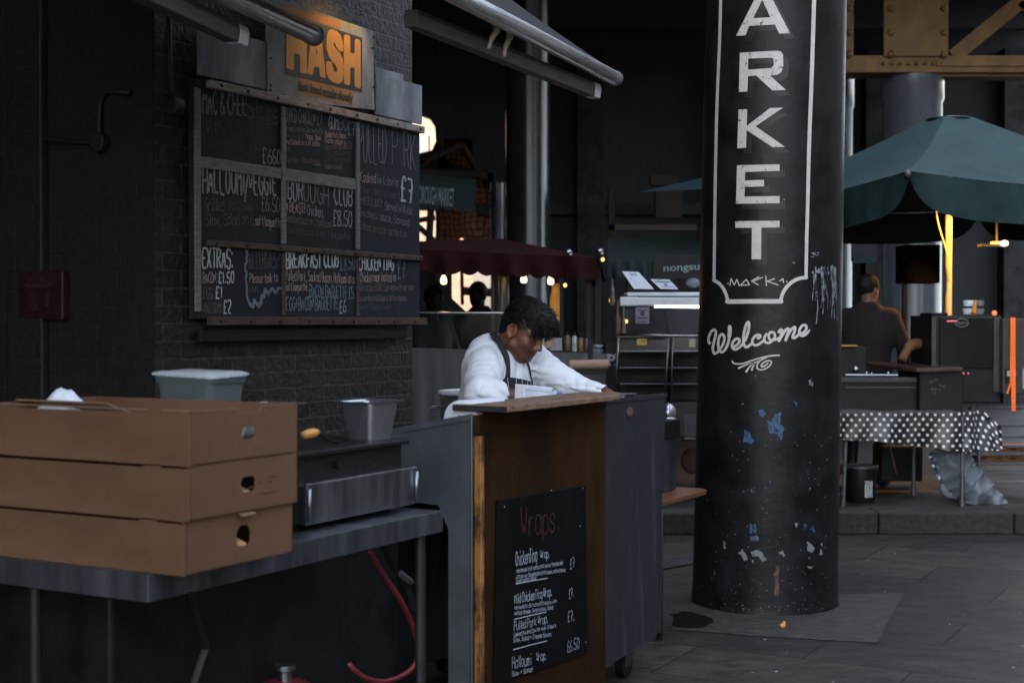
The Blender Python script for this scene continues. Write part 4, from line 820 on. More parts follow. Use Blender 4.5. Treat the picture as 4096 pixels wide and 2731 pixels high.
# under the table: red hose, red gas bottle, added dark box, strap
def atn(x, y, n): return at_n(x*K, y*K, n)
hz = [(846, 1262), (884, 1325), (921, 1380), (947, 1436), (960, 1490), (950, 1528), (920, 1552), (878, 1564), (840, 1556), (812, 1536), (800, 1522)]
P = crom([atn(x, y, -2.42-.012*i) for i, (x, y) in enumerate(hz)], 5); mb = MB(); mb.tube(P, .0085, 10)
tag(mb.build('gas_hose', M['red_hose'], smooth=True, origin=P[len(P)//2]), 'red rubber gas hose looping under the prep table', 'hose')
gb = thing('gas_bottle', 'dark red gas bottle standing low under the prep table', 'gas bottle', atn(655, 1700, -2.60)*1)
gp = atn(655, 1568, -2.60); gb.location = (gp.x, gp.y, 0)
mb = MB(); mb.lathe((gp.x, gp.y, 0), [(.13, 0), (.145, .03), (.145, gp.z-.10), (.12, gp.z-.035), (.06, gp.z+.004), (.03, gp.z+.01)], 24); mb.build('cylinder', mat('gas bottle red', (.16, .02, .03), .3, var=.2, scale=6, bump=.05), gb, smooth='auto')
mb = MB(); mb.lathe((gp.x, gp.y, gp.z+.005), [(.02, 0), (.02, .03), (.03, .035), (.03, .05)], 14); mb.build('valve', M['steel'], gb, smooth='auto')
mb = MB(); mb.obox(2.66, 3.98, -3.75, -2.66, .10, .80); mb.obox(2.62, 4.02, -3.79, -2.63, .80, .83)
for u in (2.72, 3.90): mb.obox(u-.02, u+.02, -2.72, -2.68, 0, .10); mb.obox(u-.02, u+.02, -3.70, -3.66, 0, .10)
tag(mb.build('shade_box', M['black_iron'], origin=W(3.1, -3, 0), bev=.01), 'added black box deepening the dark under the prep table', 'cabinet')  # solid black box added to stand for the darkness below the table
cl_ = thing('hose_clip', 'steel clip on a dark strap hanging under the prep table', 'clip', atn(930, 1328, -2.5))
P = [atn(*p, -2.50) for p in ((860, 1225), (896, 1290), (905, 1310), (935, 1345), (952, 1400))]
mb = MB(); mb.ribbon(P, .022, Vector((0, -1, .1)), 0); mb.build('strap', M['black_iron'], cl_)
a, b = atn(919, 1316, -2.49), atn(945, 1336, -2.49); mb = MB(); mb.tube([a, b], .011, 4); mb.build('buckle', M['grey_steel'], cl_)

# ------------------------------------------------------------------ serving counter
NC = -2.43; UC0, UC1 = 4.085, 5.72; ZC = 1.19
ct = thing('serving_counter', 'tall serving counter clad in scuffed steel and brown board', 'counter', W(4.9, -2.7, 0))
uP1 = at_n(1389*K, 1200*K, NC).dot(Uv)
mb = MB(); mb.plate([[(uP1+.004, .125), (uP1+.004, ZC), (UC1, ZC), (UC1-.10, .155)]], [], lambda u, z: W(u, NC, z), Nv*-.004)
mb.plate([[(uP1+.004, ZC-.012), (uP1+.004, ZC+.004), (UC1+.003, ZC+.004), (UC1+.003, ZC-.014)]], [], lambda u, z: W(u, NC+.005, z), Nv*-.004)
mb.build('steel_front', M['steel_front'], ct)
mb = MB()
pe = [(NC-.004, .10), (NC-.004, 1.193), (NC-.28, 1.140), (NC-.52, 1.105), (NC-.60, 1.06), (NC-.60, .90), (NC-.14, .88), (NC-.10, .80), (NC-.10, .10)]
mb.plate([pe], [], lambda n, z: W(UC0, n, z), Uv*.004)
mb.plate([[(NC-.004, 1.175), (NC-.004, 1.195), (NC-.28, 1.142), (NC-.28, 1.122)]], [], lambda n, z: W(UC0-.006, n, z), Uv*.003)
mb.build('end_panel', M['steel_end'], ct)
mb = MB(); mb.tube([W(UC0-.004, NC-.006, .1), W(UC0-.004, NC-.006, 1.19)], .0032, 6); mb.build('corner_trim', M['chrome_dim'], ct)
mb = MB(); mb.obox(4.105, uP1-.002, NC-.012, NC+.006, .06, 1.178); mb.build('front_board', M['panel_wood'], ct, bev=.003)
mb = MB(); mb.obox(4.100, 4.122, NC-.010, NC+.022, .06, 1.12); mb.build('edge_strip', M['edge_worn'], ct, bev=.006)
mb = MB(); mb.obox(4.092, 4.17, NC-.05, NC+.016, 1.12, 1.188); mb.build('edge_block', M['panel_wood'], ct, bev=.004)
mb = MB(); mb.obox(4.14, uP1-.06, NC+.0065, NC+.020, 1.155, 1.20); mb.build('shelf_cleat', M['panel_wood'], ct)
mb = MB(); mb.obox(4.12, UC1-.03, NC-.56, NC-.02, 1.02, 1.04); mb.obox(UC1-.034, UC1-.030, NC-.60, NC-.006, .155, 1.185); mb.obox(4.12, UC1-.03, NC-.60, NC-.596, .15, 1.02); mb.build('worktop', M['steel_dark'], ct)
for u, n in ((UC1-.24, NC-.09), (UC1-.24, NC-.5), (4.2, NC-.09), (4.2, NC-.5)):
    c = W(u, n, .052); mb = MB(); mb.tube([c-Nv*.018, c+Nv*.018], .052, 18); cs_ = mb.build('caster', M['black_plastic'], ct, smooth='auto')
    mb = MB(); mb.obox(u-.03, u+.03, n-.026, n-.020, .05, .16); mb.obox(u-.03, u+.03, n+.020, n+.026, .05, .16); mb.build('fork', M['steel_dark'], cs_)
# grill bars over the far right part of the counter
mb = MB()
for i in range(9): u = 5.12+i*.05; mb.tube([W(u, NC-.50, 1.195), W(u, NC-.05, 1.195)], .005, 6)
mb.build('grill_bars', M['steel'], ct)
# plank on top
pk = [W(*p) for p in ((4.092, NC-.09, 0), (4.087, NC+.128, 0), (4.96, NC+.130, 0), (5.12, NC+.060, 0), (5.13, NC+.02, 0), (5.06, NC-.09, 0))]
mb = MB(); z0, z1 = 1.2015, 1.2235; n = len(pk)
mb.add([p+Zv*z0 for p in pk]+[p+Zv*z1 for p in pk], [tuple(reversed(range(n))), tuple(range(n, 2*n))]+[(i, (i+1) % n, n+(i+1) % n, n+i) for i in range(n)])
o = mb.build('wooden_plank', [M['plank'], M['plank_end']], origin=W(4.6, NC, 1.20), bev=.004)
for p in o.data.polygons:
    if abs(p.normal.dot(Uv)) > .9 and p.center.dot(Uv) < 0: p.material_index = 1
tag(o, 'worn pine plank lying along the top of the serving counter', 'plank')
# hanging blackboard with the wraps
wb = thing('wraps_board', 'black board of handwritten wrap prices screwed to the brown counter', 'blackboard', W(4.5, NC, .6))
NWB = NC+.018
def wbp(x, y): return at_n(x, y, NWB+.0005)
cs = [at_n(x*K, y*K, NWB) for x, y in ((1145, 1149), (1345, 1114), (1350, 1499), (1137, 1574))]
cs = [W(p.dot(Uv), NWB, p.z) for p in cs]; mb = MB(); mb.hexa([cs[3]-Nv*.0115, cs[2]-Nv*.0115, cs[2], cs[3], cs[0]-Nv*.0115, cs[1]-Nv*.0115, cs[1], cs[0]]); mb.build('board', M['board_black'], wb, bev=.0015, seg=1)
mb = MB()
for t_, x0, y0, x1, y1, h, wp, k in [("Wraps.", 2085, 2148, 2234, 2124, 118, 6.5, 1), ("ChickenTing", 2060, 2262, 2146, 2243, 56, 3, 0), ("Wrap.", 2160, 2233, 2197, 2229, 34, 2.6, 0), ("Marinated in Sriracha chilli sauce then basted", 2065, 2290, 2250, 2256, 17, 1.9, 0), ("with our own", 2063, 2313, 2107, 2306, 16, 1.5, 0), ("fermented hot chilli sauce, melted cheese,", 2112, 2305, 2262, 2284, 17, 1.9, 0), ("Sweet pickle, Salad", 2063, 2331, 2143, 2316, 17, 1.9, 0), ("\u00a37", 2279, 2274, 2297, 2268, 40, 2.4, 0),
 ("Mild ChickenTing Wrap.", 2057, 2414, 2206, 2381, 40, 2.7, 0), ("Marinated in Sriracha chilli sauce, with", 2057, 2437, 2225, 2409, 16, 1.9, 0), ("melted cheese, Sweet pickle, Salad.", 2057, 2459, 2213, 2434, 16, 1.9, 0), ("\u00a37.", 2274, 2392, 2294, 2384, 36, 2.4, 0), ("Pulled Pork Wrap.", 2055, 2520, 2190, 2488, 36, 2.6, 0), ("Cooked low and Slow for over 10 hours.", 2054, 2545, 2225, 2506, 16, 2.1, 0), ("Slaw, Salad + Cheese Sauce.", 2054, 2567, 2206, 2541, 18, 2.1, 0), ("\u00a37.", 2270, 2486, 2295, 2481, 42, 2.5, 0), ("\u00a36.50", 2268, 2608, 2316, 2591, 44, 2.2, 0), ("Halloumi", 2048, 2674, 2124, 2655, 48, 2.4, 0), ("Wrap.", 2144, 2645, 2184, 2636, 36, 2.2, 0), ("Slaw + Salad", 2047, 2704, 2129, 2683, 19, 2.2, 0)]:
    chalk(mb, t_, x0, y0, x1, y1, h, wp, wbp, Nv, k, .16)
for x0, y0, x1, y1 in ((2062, 2334, 2190, 2311), (2056, 2476, 2184, 2446), (2052, 2597, 2188, 2561)): mb.ribbon([wbp(x0, y0), wbp((x0+x1)/2, (y0+y1)/2-1), wbp(x1, y1)], .0032, Nv, .0008)
mb.build('pen_writing', [M['pen_white'], M['pen_red']], wb, fix=False)
mb = MB()
for x, y in ((1158, 1164), (1338, 1121), (1345, 1474), (1266, 1126), (1332, 1208)): mb = MB(); mb.ball(at_n(x*K, y*K, NWB), .0035, 0, 8); mb.build('screw', M['steel_bright'], wb)
# on the counter: paper roll, paper bags ; behind: stock pot on a stand
c = W(4.22, NC-.10, 0); zc = at_n(1900*1, 1625, NC-.10).z
rl = thing('paper_roll', 'fat white embossed paper roll lying behind the plank', 'paper roll', W(4.33, -2.60, 1.10))
q = W(4.125, -2.505, 1.168); mb = MB(); mb.tube([q-Uv*.004, q, q+Uv*.24, q+Uv*.245], [.060, .068, .068, .060], 28); mb.build('roll', M['paper'], rl, smooth='auto')
mb = MB(); mb.tube([q-Uv*.006, q+Uv*.247], .018, 12); mb.build('core', M['kraft'], rl)
pb = thing('paper_bags', 'stack of white embossed paper bags standing before the cook', 'paper bags', W(4.75, -2.56, 1.04))
f = [at_n(x*K, y*K, -2.60) for x, y in ((1206, 884), (1271, 890), (1256, 945), (1204, 945))]; mb = MB()
bk = [v-Nv*.045 for v in f]; mb.hexa([f[3], f[2], bk[2], bk[3], f[0], f[1], bk[1]+Zv*.004, bk[0]+Zv*.004]); mb.build('bag_stack', M['paper'], pb, bev=.004)
mb = MB()
for i in range(22):
    a = f[0]*(1-.72/4)+f[3]*(.72/4); b = f[1]*(1-.8/4)+f[2]*(.8/4); s = i/22
    mb.tube([a+(b-a)*s+Nv*.001, a+(b-a)*(s+.03)+Nv*.001], .0007, 4)
mb.build('stitching', M['ink'], pb)
f = [at_n(x*K, y*K, -2.56) for x, y in ((1275, 894), (1292, 914), (1248, 914), (1262, 905))]
mb = MB(); g = [v-Nv*.03-Zv*.02 for v in f]; mb.hexa([f[2], f[1], g[1], g[2], f[3], f[0], g[0], g[3]]); mb.build('loose_bag', M['paper'], pb)
bl = tag(MB().tube([at_n(1284*K, 902*K, -2.54), at_n(1292*K, 914*K, -2.54)-Zv*.03], .010, 8).build('blue_cloth', mat('blue cloth', (.08, .16, .42), .8), origin=at_n(1288*K, 912*K, -2.54)), 'scrap of blue cloth behind the plank by the bags', 'cloth')
M['white_steel'] = mat('bright satin rim', (.62, .64, .68), .4, .3, var=.1, bump=0)
px_ = W(5.72, -3.42, 0)+Vector((.05, 0, 0))
st = thing('pot_stand', 'dark pot stand behind the serving counter holding the stock pot', 'stand', px_)
mb = MB(); mb.wbox(px_.x-.24, px_.x+.24, px_.y-.22, px_.y+.22, .78, .80); mb.build('stand_top', M['black_iron'], st)
for a in (-1, 1):
    for b in (-1, 1): mb = MB(); mb.tube([px_+Vector((a*.2, b*.18, 0)), px_+Vector((a*.2, b*.18, .78))], .015, 8); mb.build('leg', M['black_iron'], st)
po = dy(1060, 905, 6.7); pt = thing('stock_pot', 'big steel stock pot with bright rim left of the cook', 'stock pot', (px_.x, px_.y, .80))
mb = MB(); rr = .19; mb.lathe((px_.x, px_.y, .801), [(rr-.01, 0), (rr, .015), (rr, .35), (rr+.012, .362), (rr+.010, .374), (rr-.006, .37), (rr-.008, .03), (.02, .03)], 40); mb.build('pot_body', M['steel_pan'], pt, smooth='auto')
mb = MB(); mb.tube([Vector((px_.x+rr*1.02*math.cos(a), px_.y+rr*1.02*math.sin(a), 1.172)) for a in np.linspace(0, 2*math.pi, 41)], .011, 8, cap=False); mb.build('rim', M['white_steel'], pt, smooth=True)
mb = MB(); mb.tube([Vector((px_.x-.19, px_.y-.08, 1.10)), Vector((px_.x-.235, px_.y-.06, 1.10)), Vector((px_.x-.235, px_.y+.06, 1.10)), Vector((px_.x-.19, px_.y+.08, 1.10))], .006, 8); mb.build('handle', M['steel_pan'], pt)
mb = MB(); mb.lathe((px_.x, px_.y, 1.03), [(.16, 0), (.165, .004), (.12, .010), (.02, .012)], 24); mb.build('stock', mat('broth', (.08, .085, .09), .15, var=.1, bump=.05), pt)

# ------------------------------------------------------------------ low bench right of the counter, grill box on it
be = thing('low_bench', 'low bench with scuffed orange brown top beside the counter', 'bench', W(6.2, -2.75, 0))
mb = MB(); pts = [(5.80, -2.62), (6.52, -2.60)] + [(6.62+.07*math.sin(R(a)), -2.67+.07*math.cos(R(a))) for a in range(0, 91, 15)] + [(6.69, -3.1), (5.80, -3.1)]
n = len(pts); mb.add([W(u, nn, .645) for u, nn in pts]+[W(u, nn, .668) for u, nn in pts], [tuple(range(n)), tuple(reversed(range(n, 2*n)))]+[(i, (i+1) % n, n+(i+1) % n, n+i) for i in range(n)]); mb.build('bench_top', M['bench_top'], be, bev=.004)
for u, nn in ((6.19, -2.66), (6.60, -2.98), (5.9, -2.98)):
    mb = MB(); b0 = W(u, nn, .0); mb.tube([b0, b0+Zv*.60, b0+Zv*.63+Nv*-.01, b0+Zv*.644+Nv*-.05], .016, 10); mb.build('leg', M['steel'], be, smooth=True)
gbx = thing('grill_box', 'square steel charcoal grill box standing on the low bench', 'grill', W(6.25, -2.8, .668))
mb = MB(); mb.obox(5.80, 6.56, -3.05, -2.73, .672, .975); mb.build('box_body', M['steel_dark'], gbx, bev=.004)
mb = MB(); mb.obox(5.78, 6.575, -3.07, -2.715, .93, 1.02); mb.obox(5.95, 6.40, -2.95, -2.85, 1.02, 1.028); mb.build('grill_top', M['black_iron'], gbx, bev=.004)
mb = MB(); rnd = random.Random(9)
for i in range(26): mb.ball(W(rnd.uniform(6.3, 6.55), rnd.uniform(-3.0, -2.76), 1.024), (rnd.uniform(.008, .018), rnd.uniform(.006, .012), .006), i % 2, 6)
mb.build('embers', [mat('ash', (.16, .12, .13), .9), mat('pink ember', (.45, .08, .09), .8)], gbx)
# ------------------------------------------------------------------ big lettered iron column
CB, CT = Vector((1.359, 7.64, 0)), Vector((1.412, 7.64, 3.2306)); RB, RT = .385, .371
def col_c(z): return CB + (CT-CB)*(z/3.2306)
def col_r(z): return (RB + (RT-RB)*(z/3.2306)) + .007*math.exp(-max(z, 0)/.05)
def at_col(px, py, off=.0015):
    d = ray(px, py); t = 7.25
    for _ in range(40):
        p = CAMP + d*t; c = col_c(p.z); e = math.hypot(p.x-c.x, p.y-c.y) - (col_r(p.z)+off)
        t += e*.8
    # (silhouette rays just graze)
    return CAMP + d*t
col = thing('iron_column', 'thick black painted iron column lettered in cream with a welcome', 'column', CB)
mb = MB(); n = 72; zs = [0, .004, .02, .04, .08, .15]+list(np.linspace(.25, 6.5, 26))
vs = []
for z in zs:
    c = col_c(z); r = col_r(z)
    for j in range(n): a = 2*math.pi*j/n; vs.append((c.x+r*math.cos(a), c.y+r*math.sin(a), z))
mb.add(vs, [(i*n+j, i*n+(j+1) % n, (i+1)*n+(j+1) % n, (i+1)*n+j) for i in range(len(zs)-1) for j in range(n)]+[tuple(reversed(range(n))), tuple((len(zs)-1)*n+j for j in range(n))])
mb.build('shaft', M['col_paint'], col, smooth='auto')
def c1(P): return [(2700+.5935*x, .5935*y) for x, y in P]
def c7(P): return [(2700+.5935*x, 800+.5935*y) for x, y in P]
def cw(P): return [(2750+.2551*x, 1200+.2551*y) for x, y in P]
def c4(P): return [(2600+.7212*x, 1600+.7212*y) for x, y in P]
def on_col(mb, polys, holes=(), step=14, off=.002, m=0):
    vs, fs, _ = fill(polys, holes, step); mb.add([at_col(x, y, off) for x, y in vs], fs, m)
LET = {'A': (c1([(412, 243), (565, -60), (628, -60), (775, 226), (703, 229), (673, 167), (500, 176), (475, 240)]), [c1([(527, 125), (588, 0), (643, 118)])]),
 'R': (c1([(437, 357), (690, 343), (715, 350), (728, 370), (730, 450), (715, 490), (690, 505), (640, 511), (747, 607), (655, 610), (548, 511), (492, 515), (487, 618), (430, 621)]), [c1([(493, 396), (650, 390), (665, 400), (667, 440), (650, 460), (492, 471)])]),
 'K': (c1([(428, 740), (487, 737), (483, 850), (640, 730), (728, 727), (543, 852), (740, 990), (660, 993), (482, 878), (479, 997), (420, 1000)]), []),
 'E': (c1([(418, 1115), (705, 1108), (705, 1152), (473, 1160), (471, 1217), (600, 1213), (600, 1257), (471, 1260), (468, 1325), (705, 1322), (705, 1370), (411, 1374)]), []),
 'T': (c7([(407, 143), (704, 140), (704, 185), (582, 187), (580, 400), (516, 400), (518, 187), (407, 188)]), [])}
mb = MB()
for k, (P, H) in LET.items(): on_col(mb, [[(x+22, y+22) for x, y in P]], [[(x+22, y+22) for x, y in h] for h in H], 14, .001)
mb.build('letter_shadow', M['letter_shadow'], col, fix=False)
mb = MB()
for k, (P, H) in LET.items(): on_col(mb, [P], H, 14, .0028)
mb.build('lettering', M['letter'], col, fix=False)
fr = [c1([(309, -40), (300, 300), (283, 700), (272, 1200)])+c7([(266, 300), (263, 536)]), c7([(259, 540), (298, 562), (328, 600), (347, 645), (357, 684)]), c7([(352, 684), (540, 683), (716, 683)]), c7([(712, 684), (722, 640), (748, 592), (790, 552), (836, 529), (886, 522)]), c7([(883, 526), (888, 250), (895, 0)])+c1([(905, 950), (920, 560), (938, 0), (939, -40)])]
pol = []
for f, wd in zip(fr, ((12, 12), (13, 13), (18, 18), (14, 14), (13, 17))): pol += stroke2d(f, wd, 1 if len(f) == 3 else 3, 6)
mb = MB(); on_col(mb, pol, (), 30, .0022); mb.build('border_line', M['letter2'], col, fix=False)
Ws = [([(345, 680), (330, 640), (335, 580), (370, 500), (420, 465), (447, 505), (432, 590), (407, 690), (397, 780), (422, 838), (465, 820), (512, 765), (560, 685), (580, 600), (562, 545), (530, 538), (495, 590), (482, 680), (492, 770), (530, 815), (582, 785), (632, 690), (660, 560), (668, 470), (656, 415)], 40), ([(350, 668), (346, 678)], 46), ([(662, 420), (662, 500), (655, 570)], 62),
 ([(745, 725), (790, 690), (815, 640), (800, 608), (762, 608), (718, 650), (698, 710), (722, 765), (762, 772), (820, 738), (872, 680)], 40),
 ([(905, 632), (932, 560), (957, 470), (966, 380), (948, 345), (915, 400), (886, 520), (876, 640), (897, 718), (935, 736), (1000, 685)], 42),
 ([(1105, 590), (1135, 585), (1142, 558), (1112, 543), (1062, 562), (1020, 620), (1020, 680), (1062, 708), (1122, 690), (1200, 632)], 38), ([(1104, 592), (1112, 596)], 46),
 ([(1240, 530), (1205, 590), (1215, 650), (1260, 672), (1322, 642), (1370, 580), (1357, 515), (1312, 502), (1275, 540), (1285, 610), (1340, 628), (1400, 612), (1440, 590)], 38),
 ([(1432, 500), (1460, 468), (1482, 478), (1467, 560), (1435, 638)], 46), ([(1465, 580), (1530, 478), (1580, 450), (1582, 500), (1558, 570), (1540, 625)], 46), ([(1562, 570), (1625, 465), (1682, 424), (1685, 470), (1660, 540), (1648, 578), (1672, 595), (1722, 560), (1770, 512)], 42),
 ([(1800, 520), (1850, 480), (1866, 420), (1842, 392), (1797, 402), (1757, 470), (1757, 530), (1792, 560), (1842, 545), (1892, 500)], 40), ([(1892, 500), (1918, 462)], (34, 12))]
pol = []
for P, wd in Ws: pol += stroke2d(cw(P), tuple(x*.2551 for x in wd) if isinstance(wd, tuple) else wd*.2551, 4, 8)
mb = MB(); on_col(mb, pol, (), 20, .0024)
Fl = [([(705, 960), (715, 985), (780, 1000), (880, 990), (1000, 950), (1120, 912), (1250, 882), (1380, 866), (1440, 868)], 22), ([(1240, 900), (1150, 940), (1100, 1000), (1090, 1060), (1130, 1090), (1200, 1085), (1270, 1045), (1315, 990), (1302, 955), (1250, 952), (1190, 980), (1155, 1025), (1172, 1045), (1212, 1030), (1260, 990)], 22), ([(1025, 980), (920, 1015), (805, 1065)], (8, 30)), ([(1030, 1003), (970, 1050), (922, 1120)], (10, 34)), ([(1046, 1015), (1025, 1050), (1010, 1092)], (14, 30)), ([(703, 958), (706, 966)], 26)]
pol = []
for P, wd in Fl: pol += stroke2d(cw(P), tuple(x*.2551 for x in wd) if isinstance(wd, tuple) else wd*.2551, 4, 8)
pol += [disc2d(*cw([(x, y)])[0], r*.2551) for x, y, r in ((1060, 980, 18), (1094, 963, 14), (1124, 946, 10))]
on_col(mb, pol, (), 20, .0024); mb.build('script_lettering', M['letter2'], col, fix=False)
mk = [[(370, 575), (378, 530), (400, 572), (417, 535), (434, 577)], [(440, 575), (481, 535), (502, 572), (445, 574)], [(565, 518), (515, 545), (562, 572)], [(530, 545), (590, 522)], [(612, 513), (616, 577)], [(672, 530), (620, 547), (694, 572)], [(706, 545), (727, 530), (732, 556)], [(356, 560), (358, 564)], [(752, 548), (756, 552)]]
pol = []
for P in mk: pol += stroke2d(c7(P), 4.2, 1, 6)
mb = MB(); on_col(mb, pol, (), 30, .0022); mb.build('graffiti', M['letter2'], col, fix=False)
random.seed(11)
pol = [c4(P) for P in ([(600, 55), (625, 48), (642, 75), (625, 97), (605, 82)], [(650, 110), (672, 122), (690, 80), (727, 63), (724, 130), (743, 155), (736, 190), (726, 226), (714, 196), (690, 180), (668, 186), (654, 150)], [(520, 165), (550, 172), (562, 205), (577, 226), (562, 249), (540, 230), (518, 236)], [(795, 5), (815, 15), (820, 33), (808, 28)], [(660, 448), (672, 455), (668, 472)], [(553, 680), (570, 690), (566, 740), (552, 735)], [(575, 680), (592, 700), (588, 742), (575, 730)], [(855, 685), (868, 690), (866, 720), (856, 712)], [(900, 690), (910, 700), (912, 735), (903, 725)], [(555, 750), (600, 755), (598, 785), (560, 780)], [(555, 488), (568, 495), (563, 520)], [(828, 432), (838, 438), (832, 446)])]
pol += [cw([(1030, 1172), (1070, 1172), (1098, 1190), (1080, 1200), (1045, 1195)])]
pol = [rough2d(P, .16, 7, i) for i, P in enumerate(pol)]
mb = MB(); on_col(mb, pol, (), 20, .0014); mb.build('blue_paint_patch', M['chip_blue'], col, fix=False)
pol = [c4(P) for P in ([(490, 850), (515, 823), (531, 850), (541, 885), (522, 890), (510, 862), (495, 852)], [(560, 840), (592, 828), (622, 845), (647, 885), (625, 891), (600, 862), (570, 867)], [(710, 845), (735, 833), (752, 862), (730, 860)], [(873, 780), (892, 795), (916, 818), (896, 847), (872, 832)], [(946, 795), (958, 792), (957, 812), (950, 812)], [(944, 830), (956, 825), (958, 855), (942, 857)], [(870, 918), (905, 922), (912, 925), (886, 931)], [(880, 870), (890, 872), (885, 882)], [(803, 680), (820, 684), (812, 705)], [(408, 775), (420, 790), (418, 825), (408, 820)], [(590, 755), (602, 762), (600, 778)], [(558, 880), (575, 885), (572, 905)], [(485, 392), (497, 388), (494, 397)], [(512, 280), (524, 278), (520, 284)], [(466, 740), (476, 742), (470, 748)])]
pol = [rough2d(P, .18, 6, i+40) for i, P in enumerate(pol)]
for i in range(210):
    x = random.uniform(2790, 3330); y = 2440-740*random.random()**1.9; pol.append(blob2d(x, y, random.uniform(.8, 2.6), random.uniform(.8, 3.2), 6))
for x, y in ((1213, 0), (735, 1345)): pol.append(blob2d(2700+.5935*735, .5935*1345, 5, 4, 7))
pol += [blob2d(2700+.5935*800, 800+.5935*422, 5, 5, 7), blob2d(2700+.5935*455, 800+.5935*1374, 3.5, 3.5, 8)]
mb = MB(); on_col(mb, pol, (), 20, .0017); mb.build('bare_metal_patch', M['chip_grey'], col, fix=False)
pol = [c4([(700, 925), (718, 930), (712, 985), (716, 1050), (712, 1088), (700, 1075), (690, 1090), (688, 1060), (696, 1000), (688, 965)]), c4([(505, 1150), (528, 1152), (520, 1165)]), c4([(615, 1160), (628, 1162), (622, 1175)])]
mb = MB(); on_col(mb, pol, (), 20, .0017); mb.build('rust_patch', M['chip_rust'], col, fix=False)
pol = []
for i in range(46):
    x = random.choice((random.uniform(918, 960), random.uniform(985, 1030), random.uniform(1045, 1085), random.uniform(1060, 1088))); y0 = random.uniform(455, 620) if random.random() < .7 else 450; L = random.uniform(40, 230)
    pol += stroke2d(c7([(x, y0), (x+random.uniform(-6, 8), y0+L*.5), (x+random.uniform(-8, 8), min(870, y0+L))]), random.uniform(1.0, 3.6), 1, 5)
for i in range(26): pol.append(blob2d(*c7([(random.choice((random.uniform(920, 1030), random.uniform(1050, 1086))), random.uniform(445, 500))])[0], random.uniform(3, 9), random.uniform(3, 8), 9, .5))
for i in range(10): pol.append(blob2d(*c7([(random.uniform(905, 930), random.uniform(1200, 1260))])[0], random.uniform(2, 5), random.uniform(2, 7), 8, .5))
for i in range(8): pol.append(blob2d(*c7([(random.uniform(920, 965), random.uniform(350, 400))])[0], random.uniform(2, 6), random.uniform(1, 4), 8, .5))
mb = MB(); on_col(mb, pol, (), 30, .0019); mb.build('scraped_paper', M['scratch'], col, fix=False)

# ------------------------------------------------------------------ far iron columns and the ochre girder
def ironcol(x0, x1, Y, label, mtl, ztop=6.5):
    a, b = dy(x0, 740, Y), dy(x1, 740, Y); r = (b.x-a.x)/2; c = Vector(((a.x+b.x)/2, Y, 0)); o = thing('iron_column', label, 'column', c)
    mb = MB(); mb.lathe(c, [(r*1.15, 0), (r*1.15, .25), (r, .32), (r, ztop-.5), (r*1.06, ztop-.45), (r*1.06, ztop)], 48); mb.build('shaft', mtl, o, smooth='auto')
ironcol(1161, 1263, 20, 'tall dark green iron column rising behind the red canopy', M['column_green'])
ironcol(1127, 1158, 21.5, 'thin grey iron post between netting and the green column', M['column_grey'], 3.6)
ironcol(2028, 2160, 18, 'stout blue grey iron column behind the green parasol cap', M['column_grey'], 4.75)
ironcol(1838, 1956, 18.6, 'blue grey iron column half hidden by the lettered column', M['column_grey'], 4.75)
gd = thing('girder', 'riveted ochre roof girder with diagonal bracing above the green parasol', 'girder', dy(2150, 150, 17.6))
Yg = 17.6
mb = MB(); mb.pbox(1920, 128, 2600, 166, Yg, .5); a = dy(1930, 166, Yg); mb.build('bottom_flange', M['girder'], gd)
mb = MB(); mb.pbox(2152, 140, 2600, 152, Yg-.03, .03); mb.pbox(2152, 166, 2600, 176, Yg+.1, .3); mb.build('flange_angle', M['girder'], gd)
for x0, x1 in ((1895, 1962), (2030, 2180)):
    mb = MB(); mb.pbox(x0, -260, x1, 130, Yg-.04, .05); pl_ = mb.build('web_plate', M['girder'], gd, bev=.01)
    for xx in (x0+16, x1-12):
        for yy in (-60, 20, 75, 125): p = dy(xx, yy, Yg-.045); mb = MB(); mb.ball(p, (.045, .03, .045), 0, 10); mb.build('rivet', M['girder'], pl_, smooth=True)
for xx in range(2030, 2180, 19): p = dy(xx, 146, Yg-.035); mb = MB(); mb.ball(p, (.022, .02, .022), 0, 8); mb.build('rivet', M['girder'], gd, smooth=True)
for (ax, ay), (bx, by), r in (((2190, 130), (2350, 0), .09), ((2350, 0), (2480, 130), .09)):
    p, q = dy(ax, ay, Yg+.1), dy(bx, by, Yg+.1); d = (q-p).normalized(); s = Vector((-d.z, 0, d.x))*r
    mb = MB(); mb.hexa([p-s, p+s, p+s+Vector((0, .12, 0)), p-s+Vector((0, .12, 0)), q-s, q+s, q+s+Vector((0, .12, 0)), q-s+Vector((0, .12, 0))]); mb.build('brace', M['girder'], gd)

